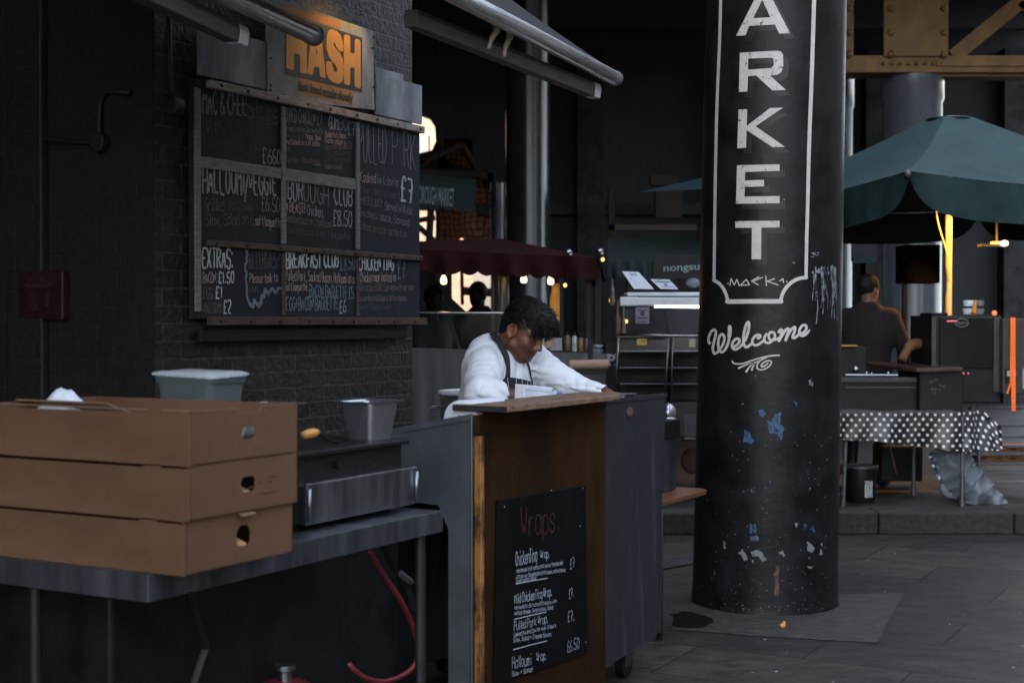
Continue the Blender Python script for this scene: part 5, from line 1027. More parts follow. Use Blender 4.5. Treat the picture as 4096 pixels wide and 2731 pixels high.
# ------------------------------------------------------------------ market banner
YB = 17.0
bn = thing('market_banner', 'green scalloped awning valance lettered with the market name', 'banner', dy(1000, 480, YB))
def bz(x, y, Y=YB): return dy(x, y, Y)
top = [(880, 408), (1091, 429)]; mb = MB(); pts = [(880, 408), (1091, 429), (1090, 476)]
for k in range(0, 7): x = 1090-30*k; pts += [(x-4, 488-2.2*k), (x-15, 480-2.2*k), (x-26, 488-2.2*k)] if k else [(1086, 490), (1072, 484), (1060, 489)]
pts += [(880, 470)]
mb.plate([pts], [], lambda x, y: bz(x, y), (0, .03, 0)); mb.build('valance', M['green_banner'], bn)
mb = MB(); a = bz(957, 466, YB-.01); b = bz(1043, 474, YB-.01); font_on(mb, 'BOROUGH MARKET', a, b-a, bz(957, 424, YB-.01)-a, 0, .015); mb.build('lettering', M['banner_text'], bn)
mb = MB(); p = bz(880, 404, YB); q = bz(1091, 425, YB); mb.hexa([p+Vector((0, .03, -.03)), q+Vector((0, .03, -.03)), q+Vector((0, .6, .1)), p+Vector((0, .6, .1)), p+Vector((0, .03, 0)), q+Vector((0, .03, 0)), q+Vector((0, .6, .13)), p+Vector((0, .6, .13))]); mb.build('canopy_top', M['green_banner'], bn)

# ------------------------------------------------------------------ red stall behind the cook
YR = 11.2
rs = thing('red_stall', 'market stall with dark red canopy and grey skirted counter', 'stall', (-.4, 11.8, .15))
e0, e1, ap, ap0 = dy(900, 570, YR), dy(1374, 592, YR), dy(1150, 548, YR+1.2), dy(900, 556, YR+1.2)
mb = MB(); mb.add([e0, e1, ap, ap0, e0+Vector((0, 2.4, 0)), e1+Vector((0, 2.4, 0))], [(0, 1, 2, 3), (1, 5, 2), (2, 5, 4, 3)]); vs = [v-Zv*.02 for v in (e0, e1, ap, ap0, e0+Vector((0, 2.4, 0)), e1+Vector((0, 2.4, 0)))]
mb.add(vs, [(3, 2, 1, 0), (2, 5, 1), (3, 4, 5, 2)]); mb.build('canopy_top', M['red_canvas'], rs, fix=False)
def val(s, t):
    p = e0+(e1-e0)*s; h = .155+.03*abs(math.sin(math.pi*s*12)); return p+Vector((0, -.012+.035*math.sin(s*40)*t+.02*math.sin(s*17+1)*t, -h*t))
mb = MB(); mb.grid(val, 96, 6); mb.build('valance', M['red_canvas'], rs, smooth=True)
def val2(s, t):
    p = e1+Vector((.0, 2.4*s, 0)); h = .155+.03*abs(math.sin(math.pi*s*8)); return p+Vector((.05*t+.02*math.sin(s*30)*t, 0, -h*t))
mb = MB(); mb.grid(val2, 60, 6); mb.build('valance', M['red_canvas'], rs, smooth=True)
for x, y in ((1305, 579), (1377, 577)): mb = MB(); c = dy(x, y, YR-.05); mb.ball(c, (.032, .03, .025)); mb.ball(c-Zv*.02+Vector((.015, 0, 0)), .02); mb.build('clamp', M['steel_bright'], rs, smooth=True)
for x, wd, mt in ((1132, 4, 'wood_rail_brown'), (1374, 7, 'black_iron'), (1352, 6, 'black_iron'), (1290, 4, 'black_iron')):
    a, b = dy(x-wd, 700, YR+.1), dy(x+wd, 700, YR+.1); mb = MB(); mb.wbox(a.x, b.x, YR+.1, YR+.16, .15, 2.0); mb.build('post', M[mt], rs)
a, b = dy(1136, 700, YR+.5), dy(1170, 700, YR+.5); mb = MB(); mb.lathe(((a.x+b.x)/2, YR+.5, 0), [((b.x-a.x)/2, .15), ((b.x-a.x)/2, 2.0)], 24); mb.build('post', M['column_grey'], rs, smooth='auto')
YCt = 10.85
a, b = dy(905, 797, YCt), dy(1392, 812, YCt)
def skirt(s, t):
    x = a.x+(b.x-a.x)*s; z0 = a.z+(b.z-a.z)*s; return Vector((x, YCt+.03*t*math.sin(s*38+1.3*math.sin(s*9))+.012*math.sin(s*90)*t, z0-(z0-.17)*t))
mb = MB(); mb.grid(skirt, 160, 6); mb.build('counter_skirt', M['grey_cloth'], rs, smooth=True)
mb = MB(); mb.wbox(a.x, b.x, YCt+.01, YCt+.9, 1.20, 1.235); mb.build('counter_top', M['grey_cloth'], rs)
mb = MB(); p, q = dy(905, 718, YCt+.3), dy(1270, 795, YCt+.3); mb.wbox(p.x, q.x, YCt+.3, YCt+.31, q.z-.02, p.z); gl = mb.build('sneeze_guard', M['glass'], rs)
mb = MB(); mb.tube([Vector((p.x, YCt+.29, p.z)), Vector((q.x, YCt+.29, p.z))], .008, 6); mb.build('guard_rail', M['steel_bright'], gl)
# bulbs
for i, (x, y, nm) in enumerate(((1019, 644, 'glowing caged bulb left under the red canopy'), (1203, 641, 'glowing caged bulb above the head of the cook'), (1265, 645, 'round white glowing bulb right of the cook under canopy'))):
    c = dy(x, y, 11.35); o = thing('light_bulb', nm, 'light bulb', c, 'bulbs under the red canopy')
    mb = MB(); mb.lathe(c-Zv*.03, [(.012, 0), (.022, .008), (.025, .03), (.018, .055), (.010, .07)], 14); mb.build('bulb_glass', glow('bulb glow', (1, .60, .22), 1.7), o, smooth=True)
    mb = MB(); mb.lathe(c+Zv*.04, [(.012, 0), (.014, .02), (.006, .04)], 10); mb.tube([c+Zv*.08, c+Zv*.25], .003, 5); mb.build('bulb_holder', M['black_plastic'], o)
    l = bpy.data.lights.new('bulb_light', 'POINT'); l.energy = .05; l.color = (1, .6, .25); l.shadow_soft_size = .03; lo = bpy.data.objects.new('bulb_light', l); COL.objects.link(lo); lo.location = c-Vector((0, .05, .04))
# amber lit jar, food jars and packets on the counter
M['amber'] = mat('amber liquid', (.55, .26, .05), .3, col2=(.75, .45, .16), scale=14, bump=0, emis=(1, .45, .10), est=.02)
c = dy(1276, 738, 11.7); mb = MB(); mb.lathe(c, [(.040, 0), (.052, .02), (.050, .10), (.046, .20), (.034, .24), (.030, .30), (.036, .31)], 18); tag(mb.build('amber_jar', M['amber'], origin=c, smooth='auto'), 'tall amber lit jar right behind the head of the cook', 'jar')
jars = [(1238, 800, 10, 22, 'olive green packet leaning by the nose of the cook', (.16, .20, .02)), (1256, 800, 10, 26, 'orange brown packet leaning beside the olive one', (.26, .11, .03)), (1276, 806, 15, 30, 'pale blue grey carton on the red stall counter', (.14, .16, .19)), (1302, 806, 9, 44, 'jar with green and red labels on stall counter', (.10, .06, .03)), (1319, 807, 6, 44, 'clear bottle with bright highlight between labelled jars', (.35, .42, .42)), (1333, 808, 8, 40, 'yellowish labelled jar near the counter end', (.14, .10, .02)), (1346, 808, 7, 38, 'dark purple labelled jar near the counter end', (.06, .03, .06)), (1372, 812, 15, 10, 'white stacked lids at the end of stall counter', (.32, .36, .40)), (1372, 800, 14, 8, 'white shallow dish on the stacked lids', (.30, .34, .38))]
for x, y, hw, hh, lb, cc in jars:
    a = dy(x-hw, y, 11.1); b = dy(x+hw, y-hh, 11.1); c = Vector(((a.x+b.x)/2, 11.1, a.z)); r = (b.x-a.x)/2; h = b.z-a.z
    nm = 'jar' if 'jar' in lb else ('bottle' if 'bottle' in lb else ('packet' if 'packet' in lb else ('carton' if 'carton' in lb else 'dish')))
    o = thing(nm, lb, nm, c, 'goods on the red stall counter'); jm = mat(nm+' body', cc, .3, var=.35, scale=24, bump=.05)
    if nm in ('packet', 'carton'):
        mb = MB(); mb.hexa([c+Vector((sx*r, sy*.03, 0)) for sx, sy in ((-1, -1), (1, -1), (1, 1), (-1, 1))]+[c+Vector((sx*r+(.04 if nm == 'packet' else 0), sy*.012, h)) for sx, sy in ((-1, -1), (1, -1), (1, 1), (-1, 1))]); mb.build('wrapper', jm, o, bev=.006)
    elif nm == 'dish':
        mb = MB(); mb.lathe(c, [(r*.7, 0), (r, h*.6), (r, h), (r*.9, h), (r*.65, h*.3)], 20); mb.build('bowl', jm, o, smooth='auto')
    else:
        mb = MB(); mb.lathe(c, [(r*.92, 0), (r, .01), (r, h*.72), (r*.62, h*.82)], 16); mb.build('glass_body', jm, o, smooth='auto'); mb = MB(); mb.lathe(c+Zv*h*.82, [(r*.66, 0), (r*.66, h*.16), (r*.5, h*.18)], 14); mb.build('lid', M['black_plastic'], o, smooth='auto')
# paper roll on a bracket shelf
sh = thing('bracket_shelf', 'dark bracket shelf with diagonal strut beside the cook', 'shelf', dy(1340, 860, 10.2))
mb = MB(); mb.pbox(1289, 851, 1392, 860, 10.0, .25); mb.build('shelf_board', M['black_iron'], sh)
mb = MB(); mb.tube([dy(1301, 860, 10.05), dy(1360, 905, 10.3), dy(1385, 925, 10.5)], .018, 6); mb.build('strut', M['black_iron'], sh)
p, q = dy(1306, 838, 10.08), dy(1396, 836, 10.12); mb = MB(); mb.tube([p, p+Vector((.004, 0, 0)), q], [.026, .034, .034], 20); o = mb.build('kraft_paper_roll', M['kraft'], smooth='auto', origin=p); tag(o, 'brown kraft paper roll lying on the dark bracket shelf', 'paper roll')
mb = MB(); mb.tube([p-Vector((.004, 0, 0)), p+Vector((.01, 0, 0))], .012, 12); mb.build('core', M['black_plastic'], o)
pp = dy(1355, 800, 10.4); mb = MB(); mb.pbox(1352, 780, 1362, 852, 10.3, .1); tag(mb.build('dark_post', M['black_iron'], origin=(pp.x, 10.35, 1.2)), 'black post standing up from the bracket shelf', 'post')

# ------------------------------------------------------------------ glass display case and pie counter
YD = 10.5
pc = thing('pie_counter', 'black counter front with cream slab capitals left of the display case', 'counter', dy(1480, 960, 10.95))
mb = MB(); mb.pbox(1392, 790, 1640, 1000, 10.95, .5); mb.build('counter_front', M['black_iron'], pc)
mb = MB(); a = dy(1395, 838, 10.93); b = dy(1421, 838, 10.93); font_on(mb, 'PI', a, b-a, dy(1395, 813, 10.93)-a, 0, .03)
for xx in (1398, 1416):
    for yy in (838, 815): mb.pbox(xx-5, yy-2, xx+5, yy+1.5, 10.925, .003)
a = dy(1506, 838, 10.93); b = dy(1523, 838, 10.93); font_on(mb, 'S', a, b-a, dy(1506, 813, 10.93)-a, 0, .03)
a = dy(1448, 838, 10.93); b = dy(1462, 838, 10.93); font_on(mb, 'E', a, b-a, dy(1448, 813, 10.93)-a, 0, .03)
mb.build('lettering', mat('cream capitals', (.50, .51, .53), .8), pc)
dc = thing('display_case', 'glass food display case lit by a white strip light', 'display case', dy(1510, 960, YD))
mb = MB(); mb.pbox(1436, 683, 1660, 702, YD, .16); mb.pbox(1424, 682, 1470, 703, YD-.02, .02); mb.build('canopy', M['white_plastic'], dc, bev=.012)
mb = MB(); a = dy(1441, 666, YD+.3); mb.pbox(1440, 671, 1660, 680, YD+.12, .3); mb.build('top_shelf', M['white_plastic'], dc, bev=.01)
mb = MB(); mb.tube([dy(1504, 703.5, YD+.01), dy(1650, 705.5, YD+.01)], .0085, 10); mb.build('lamp_tube', glow('strip light', (1, .90, .86), 2.2), dc)
l = bpy.data.lights.new('strip_light', 'AREA'); l.shape = 'RECTANGLE'; l.size = .5; l.size_y = .03; l.energy = .5; l.color = (.95, .95, 1); lo = bpy.data.objects.new('strip_light', l); COL.objects.link(lo); lo.location = dy(1560, 712, YD+.04)
def gpane(P, name='glass_pane'):
    mb = MB(); P = [dy(*p) for p in P]; mb.hexa(P+[p+Vector((0, .006, 0)) for p in P]); return mb.build(name, M['glass'], dc)
gpane([(1418, 766, YD-.12), (1536, 770, YD-.12), (1522, 705, YD), (1440, 705, YD)])
gpane([(1538, 770, YD-.12), (1640, 772, YD-.12), (1640, 705, YD), (1524, 705, YD)])
mb = MB(); p = [dy(1418, 768, YD-.13), dy(1538, 772, YD-.13), dy(1640, 773, YD-.13)]; mb.tube(p, .010, 8)
mb.tube([dy(1420, 770, YD-.13), dy(1412, 925, YD-.13)], .009, 8); mb.tube([dy(1536, 772, YD-.13), dy(1526, 925, YD-.13)], .009, 8); mb.tube([dy(1546, 772, YD-.12), dy(1540, 925, YD-.12)], .006, 8); mb.build('frame', M['chrome_dim'], dc, smooth=True)
mb = MB(); mb.pbox(1424, 772, 1530, 774, YD+.3, .02)
for yy in (806, 843, 880): mb.pbox(1424, yy, 1640, yy+2.5, YD, .32)
mb.build('shelf', M['grey_steel'], dc)
mb = MB(); mb.pbox(1420, 772, 1640, 960, YD+.33, .03); mb.pbox(1412, 925, 1640, 1000, YD-.10, .4); mb.build('cabinet', mat('dark brown cabinet', (.016, .0135, .0115), .6, var=.4), dc)
mb = MB(); mb.pbox(1543, 775, 1546, 925, YD-.10, .3); mb.build('divider', M['black_iron'], dc)
for (x0, y0, x1, y1), mt, yy in (((1460, 706, 1491, 743), 'purple_paper', YD-.13), ((1463, 778, 1486, 792), 'yellow', YD-.145), ((1583, 778, 1597, 797), 'bone', YD-.145)):
    mb = MB(); mb.pbox(x0, y0, x1, y1, yy-.02, .002); nt_ = mb.build('notice', M[mt], dc)
    mb = MB()
    if mt == 'purple_paper':
        for yb, hh in ((711, 3), (728, 4), (738, 2.5)): mb.pbox(x0+5, yb, x1-5, yb+hh, yy-.0225, .002)
        q = dy(1475.5, 720, yy-.0225); mb.tube([q, q+Vector((0, .002, 0))], .018, 14)
    elif mt == 'yellow': mb.pbox(x0+10, y0+3, x1-2, y0+5, yy-.0225, .002); mb.pbox(x0+10, y0+7, x1-2, y0+8, yy-.0225, .002)
    else: mb.add([dy(1585, 794, yy-.0225), dy(1595, 794, yy-.0225), dy(1590, 780, yy-.0225)], [(0, 1, 2)])
    mb.build('print', M['yellow'] if mt == 'bone' else M['ink'], nt_)
def leaflet(P, label, lines):
    P = [dy(*p) for p in P]; o = thing('paper_notice', label, 'notice', P[3], 'notices on top of the display case'); mb = MB(); nr = (P[1]-P[0]).cross(P[3]-P[0]).normalized(); nr = nr if nr.y < 0 else -nr
    mb.hexa([v-nr*.002 for v in P]+P); mb.build('sheet', M['sheet'], o)
    mb = MB()
    for s0, s1, t0, t1 in lines:
        f = lambda s, t: P[0]+(P[1]-P[0])*s+(P[3]-P[0])*t+nr*.001
        mb.quad(f(s0, t0), f(s1, t0), f(s1, t1), f(s0, t1))
    mb.build('print', M['ink2'], o)
M['ink2'] = mat('grey print', (.12, .13, .16), .8, var=.1, bump=0)
leaflet([(1429, 623, YD+.35), (1467, 625, YD+.35), (1502, 664, YD+.1), (1456, 663, YD+.1)], 'larger tilted white menu sheet on top of the display case', [(.38, .46, .08, .26), (.52, .60, .08, .26), (.68, .76, .08, .26)]+[(.22, .75+.05*(i % 3), .36+.06*i, .375+.06*i) for i in range(9)])
leaflet([(1494, 641, YD+.3), (1537, 642, YD+.3), (1558, 664, YD+.1), (1517, 663, YD+.1)], 'smaller white card with round emblem on the display case', [(.3, .55, .05, .10), (.1, .9, .20, .36), (.42, .58, .45, .72), (.12, .9, .78, .84)])
mb = MB(); mb.ball(dy(1592, 650, YD+.4), (.06, .06, .04)); tag(mb.build('cling_bundle', M['bag'], smooth=True, origin=dy(1592, 660, YD+.4)), 'crumpled clear bundle on the display case beside the column', 'bundle')
# dark hanging sign with half hidden letters
hs_ = thing('hanging_sign', 'black hanging sign with pale half hidden lettering above display case', 'sign', dy(1565, 620, 12.2))
mb = MB(); mb.pbox(1500, 585, 1680, 640, 12.2, .04); mb.build('sign_panel', M['black_iron'], hs_)
mb = MB(); a = dy(1524, 623, 12.19); b = dy(1624, 618, 12.19); font_on(mb, 'nongsuo', a, b-a, (dy(1524, 608, 12.19)-a)*1.1, 0, .02); mb.build('lettering', M['banner_text'], hs_)
# thin far parasol behind
fp = thing('far_parasol', 'blue green parasol edge glimpsed left of the lettered column', 'parasol', dy(1640, 740, 14.5))
ctr = dy(1690, 392, 14.5); mb = MB(); rim = [dy(1478, 441, 13.6), dy(1700, 408, 13.2), dy(1900, 432, 14.6), dy(1690, 420, 16)]; rim = [Vector((ctr.x-1.0, 14.3, dy(1490, 441, 14.3).z)), Vector((ctr.x+.1, 13.2, dy(1700, 428, 13.2).z)), Vector((ctr.x+1.0, 14.6, dy(1700, 438, 14.6).z)), Vector((ctr.x-.1, 15.7, dy(1700, 432, 15.7).z))]
mb.add([ctr]+rim, [(0, 1, 2), (0, 2, 3), (0, 3, 4), (0, 4, 1)]); mb.build('canopy', M['green_canvas'], fp)
mb = MB(); mb.tube([Vector((ctr.x, ctr.y, .15)), ctr], .022, 8); mb.build('pole', M['black_iron'], fp)

# dim stalls deep in the hall between the cook and the column
ds = thing('shuttered_stall', 'dim shuttered stall with faint brown boards deep in the hall', 'stall', dy(1500, 760, 20))
for (x0, y0, x1, y1), c_ in (((1495, 403, 1560, 425), (.030, .017, .010)), ((1506, 432, 1566, 500), (.026, .015, .010)), ((1398, 516, 1600, 529), (.075, .055, .036)), ((1398, 430, 1412, 640), (.022, .013, .010)), ((1440, 640, 1640, 760), (.020, .018, .018))):
    mb = MB(); mb.pbox(x0, y0, x1, y1, 20+.01*(x0 % 7), .2); mb.build('board', mat('dim brown board', c_, .8, var=.3, scale=2), ds)
ds2 = thing('dark_awning', 'black green stall awning hanging low behind the display case', 'awning', dy(1500, 590, 14))
mb = MB(); P = [dy(1396, 546, 14.6), dy(1640, 552, 14.6), dy(1640, 600, 13.6), dy(1396, 596, 13.6)]; mb.hexa([p-Zv*.03 for p in P]+P); mb.build('canopy', M['green_banner'], ds2)
mb = MB(); P = [dy(1396, 596, 13.6), dy(1640, 600, 13.6)]; mb.grid(lambda a, t: P[0].lerp(P[1], a)-Zv*(.16*t+.03*t*abs(math.sin(a*30)))+Vector((0, .03*math.sin(a*50)*t, 0)), 60, 4); mb.build('valance', M['green_banner'], ds2, smooth=True)
for i, (x, y, Y, lb) in enumerate(((1384, 596, 13.0, 'tiny amber fairy lights beside the red canopy end'), (1438, 738, 12.4, 'small amber glint between the red stall and display case'), (1298, 655, 12.8, 'small amber lamp deep behind the cook'), (1405, 690, 14.2, 'dull amber lamp behind the dark stall post'))):
    c = dy(x, y, Y); o = thing('small_lamp', lb, 'lamp', c, 'tiny warm lamps deep in the hall'); mb = MB(); mb.ball(c, .018 if i != 3 else .03); mb.build('bulb', glow('dim amber', (1, .45, .12), .5 if i != 3 else .12), o, smooth=True); mb = MB(); mb.tube([c+Zv*.02, c+Zv*.12], .008, 6); mb.build('holder', M['black_plastic'], o)
for (x, y0, y1, hw, Y, c_, lb) in ((1418, 690, 800, 6, 12.2, (.10, .055, .03), 'amber tinted bottle among dim goods right of the red stall'), (1432, 700, 800, 5, 12.3, (.14, .12, .11), 'pale bottle among dim goods right of the red stall'), (1406, 640, 700, 5, 12.5, (.12, .11, .10), 'hanging pale packet above the dim goods')):
    a = dy(x-hw, y1, Y); b = dy(x+hw, y0, Y); r = (b.x-a.x)/2; h = b.z-a.z; c = Vector(((a.x+b.x)/2, Y, a.z)); mb = MB(); mb.lathe(c, [(r*.9, 0), (r, .02), (r, h*.6), (r*.4, h*.75), (r*.35, h)], 14); tag(mb.build('bottle', mat('dim bottle', c_, .4, var=.4, scale=14), smooth='auto', origin=c), lb, 'bottle', 'dim goods beyond the red stall')
M['green_shaded'] = mat('shaded green valance canvas', (.018, .040, .042), .8, var=.25, scale=5, bump=.2, bscale=10, spec=.2)  # parasol canvas copied darker, so the valance holds its shade in the colour
# ------------------------------------------------------------------ green parasol on the right
ps = thing('market_parasol', 'big square bottle green parasol with hanging valance at right', 'parasol', (3.803, 12.4, .15))
pcn = Vector((3.803, 12.4, 3.29)); pA = dy(2085, 393, 10.6); v = pA-pcn; v.z = 0; pw = Vector((v.y, -v.x, 0)); zr = pA.z
cor = [Vector((pcn.x, pcn.y, zr))+d for d in (v, pw, -v, -pw)]
mb = MB()
for i in range(4):
    a, b = cor[i], cor[(i+1) % 4]; c0 = pcn+(a-pcn)*.10; c0.z = pcn.z-.02; c1_ = pcn+(b-pcn)*.10; c1_.z = pcn.z-.02
    def pan_(s, t, a=a, b=b, c0=c0, c1_=c1_):
        p = (c0*(1-s)+c1_*s)*(1-t)+(a*(1-s)+b*s)*t; return p-Zv*(.10*math.sin(math.pi*s)*t*(1-.3*t)+.05*math.sin(math.pi*t))
    mb.grid(pan_, 16, 14)
mb.build('canopy', M['green_canvas'], ps, smooth='auto')
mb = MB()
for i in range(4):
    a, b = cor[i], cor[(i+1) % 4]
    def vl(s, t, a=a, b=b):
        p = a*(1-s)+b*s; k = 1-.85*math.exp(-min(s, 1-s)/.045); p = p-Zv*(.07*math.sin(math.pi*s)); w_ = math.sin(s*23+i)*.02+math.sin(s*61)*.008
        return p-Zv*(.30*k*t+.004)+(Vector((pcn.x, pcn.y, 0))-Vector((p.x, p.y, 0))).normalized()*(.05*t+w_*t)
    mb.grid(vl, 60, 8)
mb.build('valance', M['green_shaded'], ps, smooth=True)
mb = MB(); mb.lathe(pcn-Zv*.035, [(.16, 0), (.19, .008), (.19, .016), (.08, .03), (.02, .035)], 28); mb.build('cap', M['grey_steel'], ps, smooth='auto')
for i in range(4): mb = MB(); mb.tube([cor[i]+(pcn-cor[i])*.01-Zv*.03, pcn-Zv*.16], .016, 6); mb.build('rib', M['black_iron'], ps)
mb = MB(); mb.ball(pA-Zv*.02, (.025, .025, .03)); mb.build('corner_clip', M['grey_steel'], ps, smooth=True)
mb = MB(); mb.tube([(pcn.x, pcn.y, .15), (pcn.x, pcn.y, pcn.z-.02)], .030, 18); mb.build('pole', M['pole_paint'], ps, smooth='auto')
mb = MB(); P = crom([(pcn.x-.13, pcn.y-.03, 2.55), (pcn.x-.10, pcn.y-.04, 2.35), (pcn.x-.02, pcn.y-.06, 2.05), (pcn.x-.012, pcn.y-.06, 1.85)], 5); mb.tube(P, .007, 6); mb.build('cord', M['pole_paint'], ps, smooth=True)
rnd = random.Random(4); mb = MB()
for s, t, i in ((.05, .06, 0), (.1, .12, 0), (.30, .10, 0), (.45, .2, 0), (.36, .42, 0), (.86, .1, 3), (.92, .15, 3), (.2, .8, 0), (.6, .7, 0)):
    a, b = cor[i], cor[(i+1) % 4]; p = (pcn*(1-t)+(a*(1-s)+b*s)*t)-Zv*(.10*math.sin(math.pi*s)*t*(1-.3*t)+.05*math.sin(math.pi*t)-.004); mb.ball(p, (.010, .010, .003), 0, 8)
mb.build('droppings', M['bone'], ps)
# orange heater lamp under it
hl = thing('heater_lamp', 'glowing amber heater lamp with a white bulb hung under the green parasol', 'lamp', dy(2296, 560, 12.0))
mb = MB(); mb.pbox(2280, 555, 2300, 560, 12.0, .05); mb.build('heater_bar', glow('amber heater', (1, .42, .05), 1.0), hl)
mb = MB(); mb.ball(dy(2307, 559, 12.0), (.035, .03, .025)); mb.build('bulb', glow('white bulb', (1, .85, .6), .8), hl, smooth=True)
mb = MB(); mb.pbox(2255, 560, 2312, 566, 12.02, .12); mb.tube([dy(2290, 560, 12.1), dy(2290, 470, 12.1)], .01, 6); mb.build('shade', M['grey_steel'], hl)
l = bpy.data.lights.new('heater_light', 'SPOT'); l.energy = 34; l.color = (1, .42, .05); l.shadow_soft_size = .04; l.spot_size = R(100); l.spot_blend = .5
lo = bpy.data.objects.new('heater_light', l); COL.objects.link(lo); lo.location = (pcn.x+.10, pcn.y-.42, 2.62); lo.rotation_euler = (Vector((pcn.x-.16, pcn.y-.10, 1.6))-lo.location).to_track_quat('-Z', 'Y').to_euler()
# dark speaker box on its post
sp = thing('speaker_box', 'black box on a thin post in front of the grey column', 'speaker', dy(2112, 900, 13.2))
mb = MB(); mb.pbox(2076, 562, 2160, 650, 13.2, .3); mb.build('box', mat('matt black box', (.004, .004, .004), .9, spec=.05), sp, bev=.01)
mb = MB(); mb.pbox(2074, 650, 2084, 880, 13.25, .05); mb.build('post', M['black_iron'], sp)
tag(MB().pbox(1957, 500, 2016, 600, 15.0, .05).build('dark_banner', M['void'], origin=dy(1985, 600, 15.0)), 'dark banner hanging between the two far grey columns', 'banner')
tag(MB().pbox(1960, 590, 2010, 604, 14.9, .05).build('green_bar', M['green_canvas'], origin=dy(1985, 604, 14.9)), 'short dull green bar below the dark hanging banner', 'bar')

# ------------------------------------------------------------------ polka dot table
pt_ = thing('trestle_table', 'folding table on thin steel legs under the polka dot cloth', 'table', (2.6, 10.7, .15))
TX0, TX1, TY, TZ = dy(1690, 950, 10.4).x, dy(2206, 950, 10.4).x, 10.38, .835
mb = MB(); mb.wbox(TX0, TX1-.02, TY+.01, TY+.74, TZ-.03, TZ-.004); mb.build('table_top', M['grey_steel'], pt_)
for x, y, lean in ((dy(1941, 1168, TY+.02).x, TY+.03, .012), (dy(2213, 1165, TY+.02).x-.01, TY+.02, 0), (TX0+.1, TY+.05, 0), (TX1-.15, TY+.70, 0), (dy(1945, 1168, 11).x, TY+.70, 0)):
    mb = MB(); mb.tube([(x-lean, y, .155), (x+lean, y, TZ-.02)], .0155, 12); mb.tube([(x-lean, y, .151), (x-lean, y, .19)], .020, 12); mb.build('leg', M['grey_steel'], pt_, smooth='auto')
me_v = []; me_f = []; uvs = []
def sheet(fn, nu, nv, uvf):
    b = len(me_v)
    for j in range(nv+1):
        for i in range(nu+1): me_v.append(Vector(fn(i/nu, j/nv))); uvs.append(uvf(i/nu, j/nv))
    for j in range(nv):
        for i in range(nu): me_f.append((b+j*(nu+1)+i, b+j*(nu+1)+i+1, b+(j+1)*(nu+1)+i+1, b+(j+1)*(nu+1)+i))
Lx = TX1-TX0
def front(s, t):
    x = TX0+Lx*s; h = .195+.085*max(0, (s-.55)/.45); y = TY-.012-.02*t*(1+math.sin(s*21))-.008*math.sin(s*47+2*t)*t
    return (x+.005*math.sin(s*60)*t, y, TZ+.004-h*t+.004*math.sin(s*33))
sheet(front, 120, 8, lambda s, t: (Lx*s, .74-.02+(.195+.085*max(0, (s-.55)/.45))*t+.03))
sheet(lambda s, t: (TX0+Lx*s, TY-.012+.76*t, TZ+.004+.004*math.sin(s*33)*(1-t)+.006*math.sin(s*15)*math.sin(math.pi*t)), 120, 6, lambda s, t: (Lx*s, .74+.03-.76*t-.02))
A0 = Vector(front(1, 0)); A1 = Vector(front(1, 1)); B0 = dy(2268, 975, TY+.08); B0b = dy(2302, 994, TY+.10); B1 = dy(2302, 1035, TY+.06)
def endf(s, t):
    top = A0.lerp(dy(2255, 942, TY+.35), min(1, s*1.4)) if s < .7 else dy(2255, 942, TY+.35).lerp(dy(2303, 982, TY+.12), (s-.7)/.3)
    bot = A1.lerp(B1, s); p = top.lerp(bot, t); p.y += .025*math.sin(s*14+t*2); return p
sheet(endf, 24, 8, lambda s, t: (Lx+.36*s, .75+(.28-.05*s)*t))
me = bpy.data.meshes.new('polka_dot_cloth'); org = Vector((2.6, TY, TZ)); me.from_pydata([p-org for p in me_v], [], me_f); me.materials.append(M['dots'])
ul = me.uv_layers.new(name='UVMap')
for lp in me.loops: ul.data[lp.index].uv = uvs[lp.vertex_index]
for p in me.polygons: p.use_smooth = True
o = bpy.data.objects.new('polka_dot_cloth', me); COL.objects.link(o); o.location = org; tag(o, 'black oilcloth with white polka dots draped over the table', 'tablecloth')
# bucket, bag, crates, sticker, rack
bk = thing('bucket', 'black lidded bucket with a torn white label under the polka table', 'bucket', dy(1980, 1168, 10.62)); c = Vector((dy(1980, 1168, 10.65).x, 10.72, .152)); r = .125
mb = MB(); mb.lathe(c, [(r*.86, 0), (r*.9, .01), (r, .20), (r, .235), (r*1.06, .237), (r*1.06, .255)], 26); mb.build('bucket_body', M['black_plastic'], bk, smooth='auto')
mb = MB(); mb.lathe(c+Zv*.256, [(r*1.09, 0), (r*1.09, .014), (r*.98, .018), (r*.95, .010)], 26); mb.build('lid', M['grey_steel'], bk, smooth='auto')
mb = MB()
for i in range(6): pass
P0 = [c+Vector((math.sin(a)*(r*.97+.002)+0, -math.cos(a)*(r*.97+.002), 0)) for a in np.linspace(.05, .62, 7)]
for i in range(6): mb.quad(P0[i]+Zv*.04, P0[i+1]+Zv*.04, P0[i+1]+Zv*.165, P0[i]+Zv*.165)
mb.build('label', worn('torn label', (.42, .42, .42), (.04, .04, .04), 55, .45, .8), bk)
bp_ = [(948, 915), (1160, 905), (1215, 880), (1255, 910), (1330, 1020), (1420, 1120), (1520, 1240), (1590, 1320), (1630, 1370), (1685, 1370), (1680, 1405), (1640, 1410), (1400, 1395), (1180, 1345), (1100, 1290), (1040, 1200), (985, 1080), (955, 1000)]
def z5(x, y): return (3300+x*.4464, 1400+y*.4464)
bg_ = thing('rubbish_bag', 'clear polythene rubbish bag slumped beneath the polka dot table', 'rubbish bag', at_y(*z5(1450, 1400), 10.65))
vs, fs, _ = fill([bp_], [], 17)
def depth(x, y):
    d = min(math.hypot(x-a, y-b) for a, b in bp_); return min(1, d/170)**.6
mb = MB()
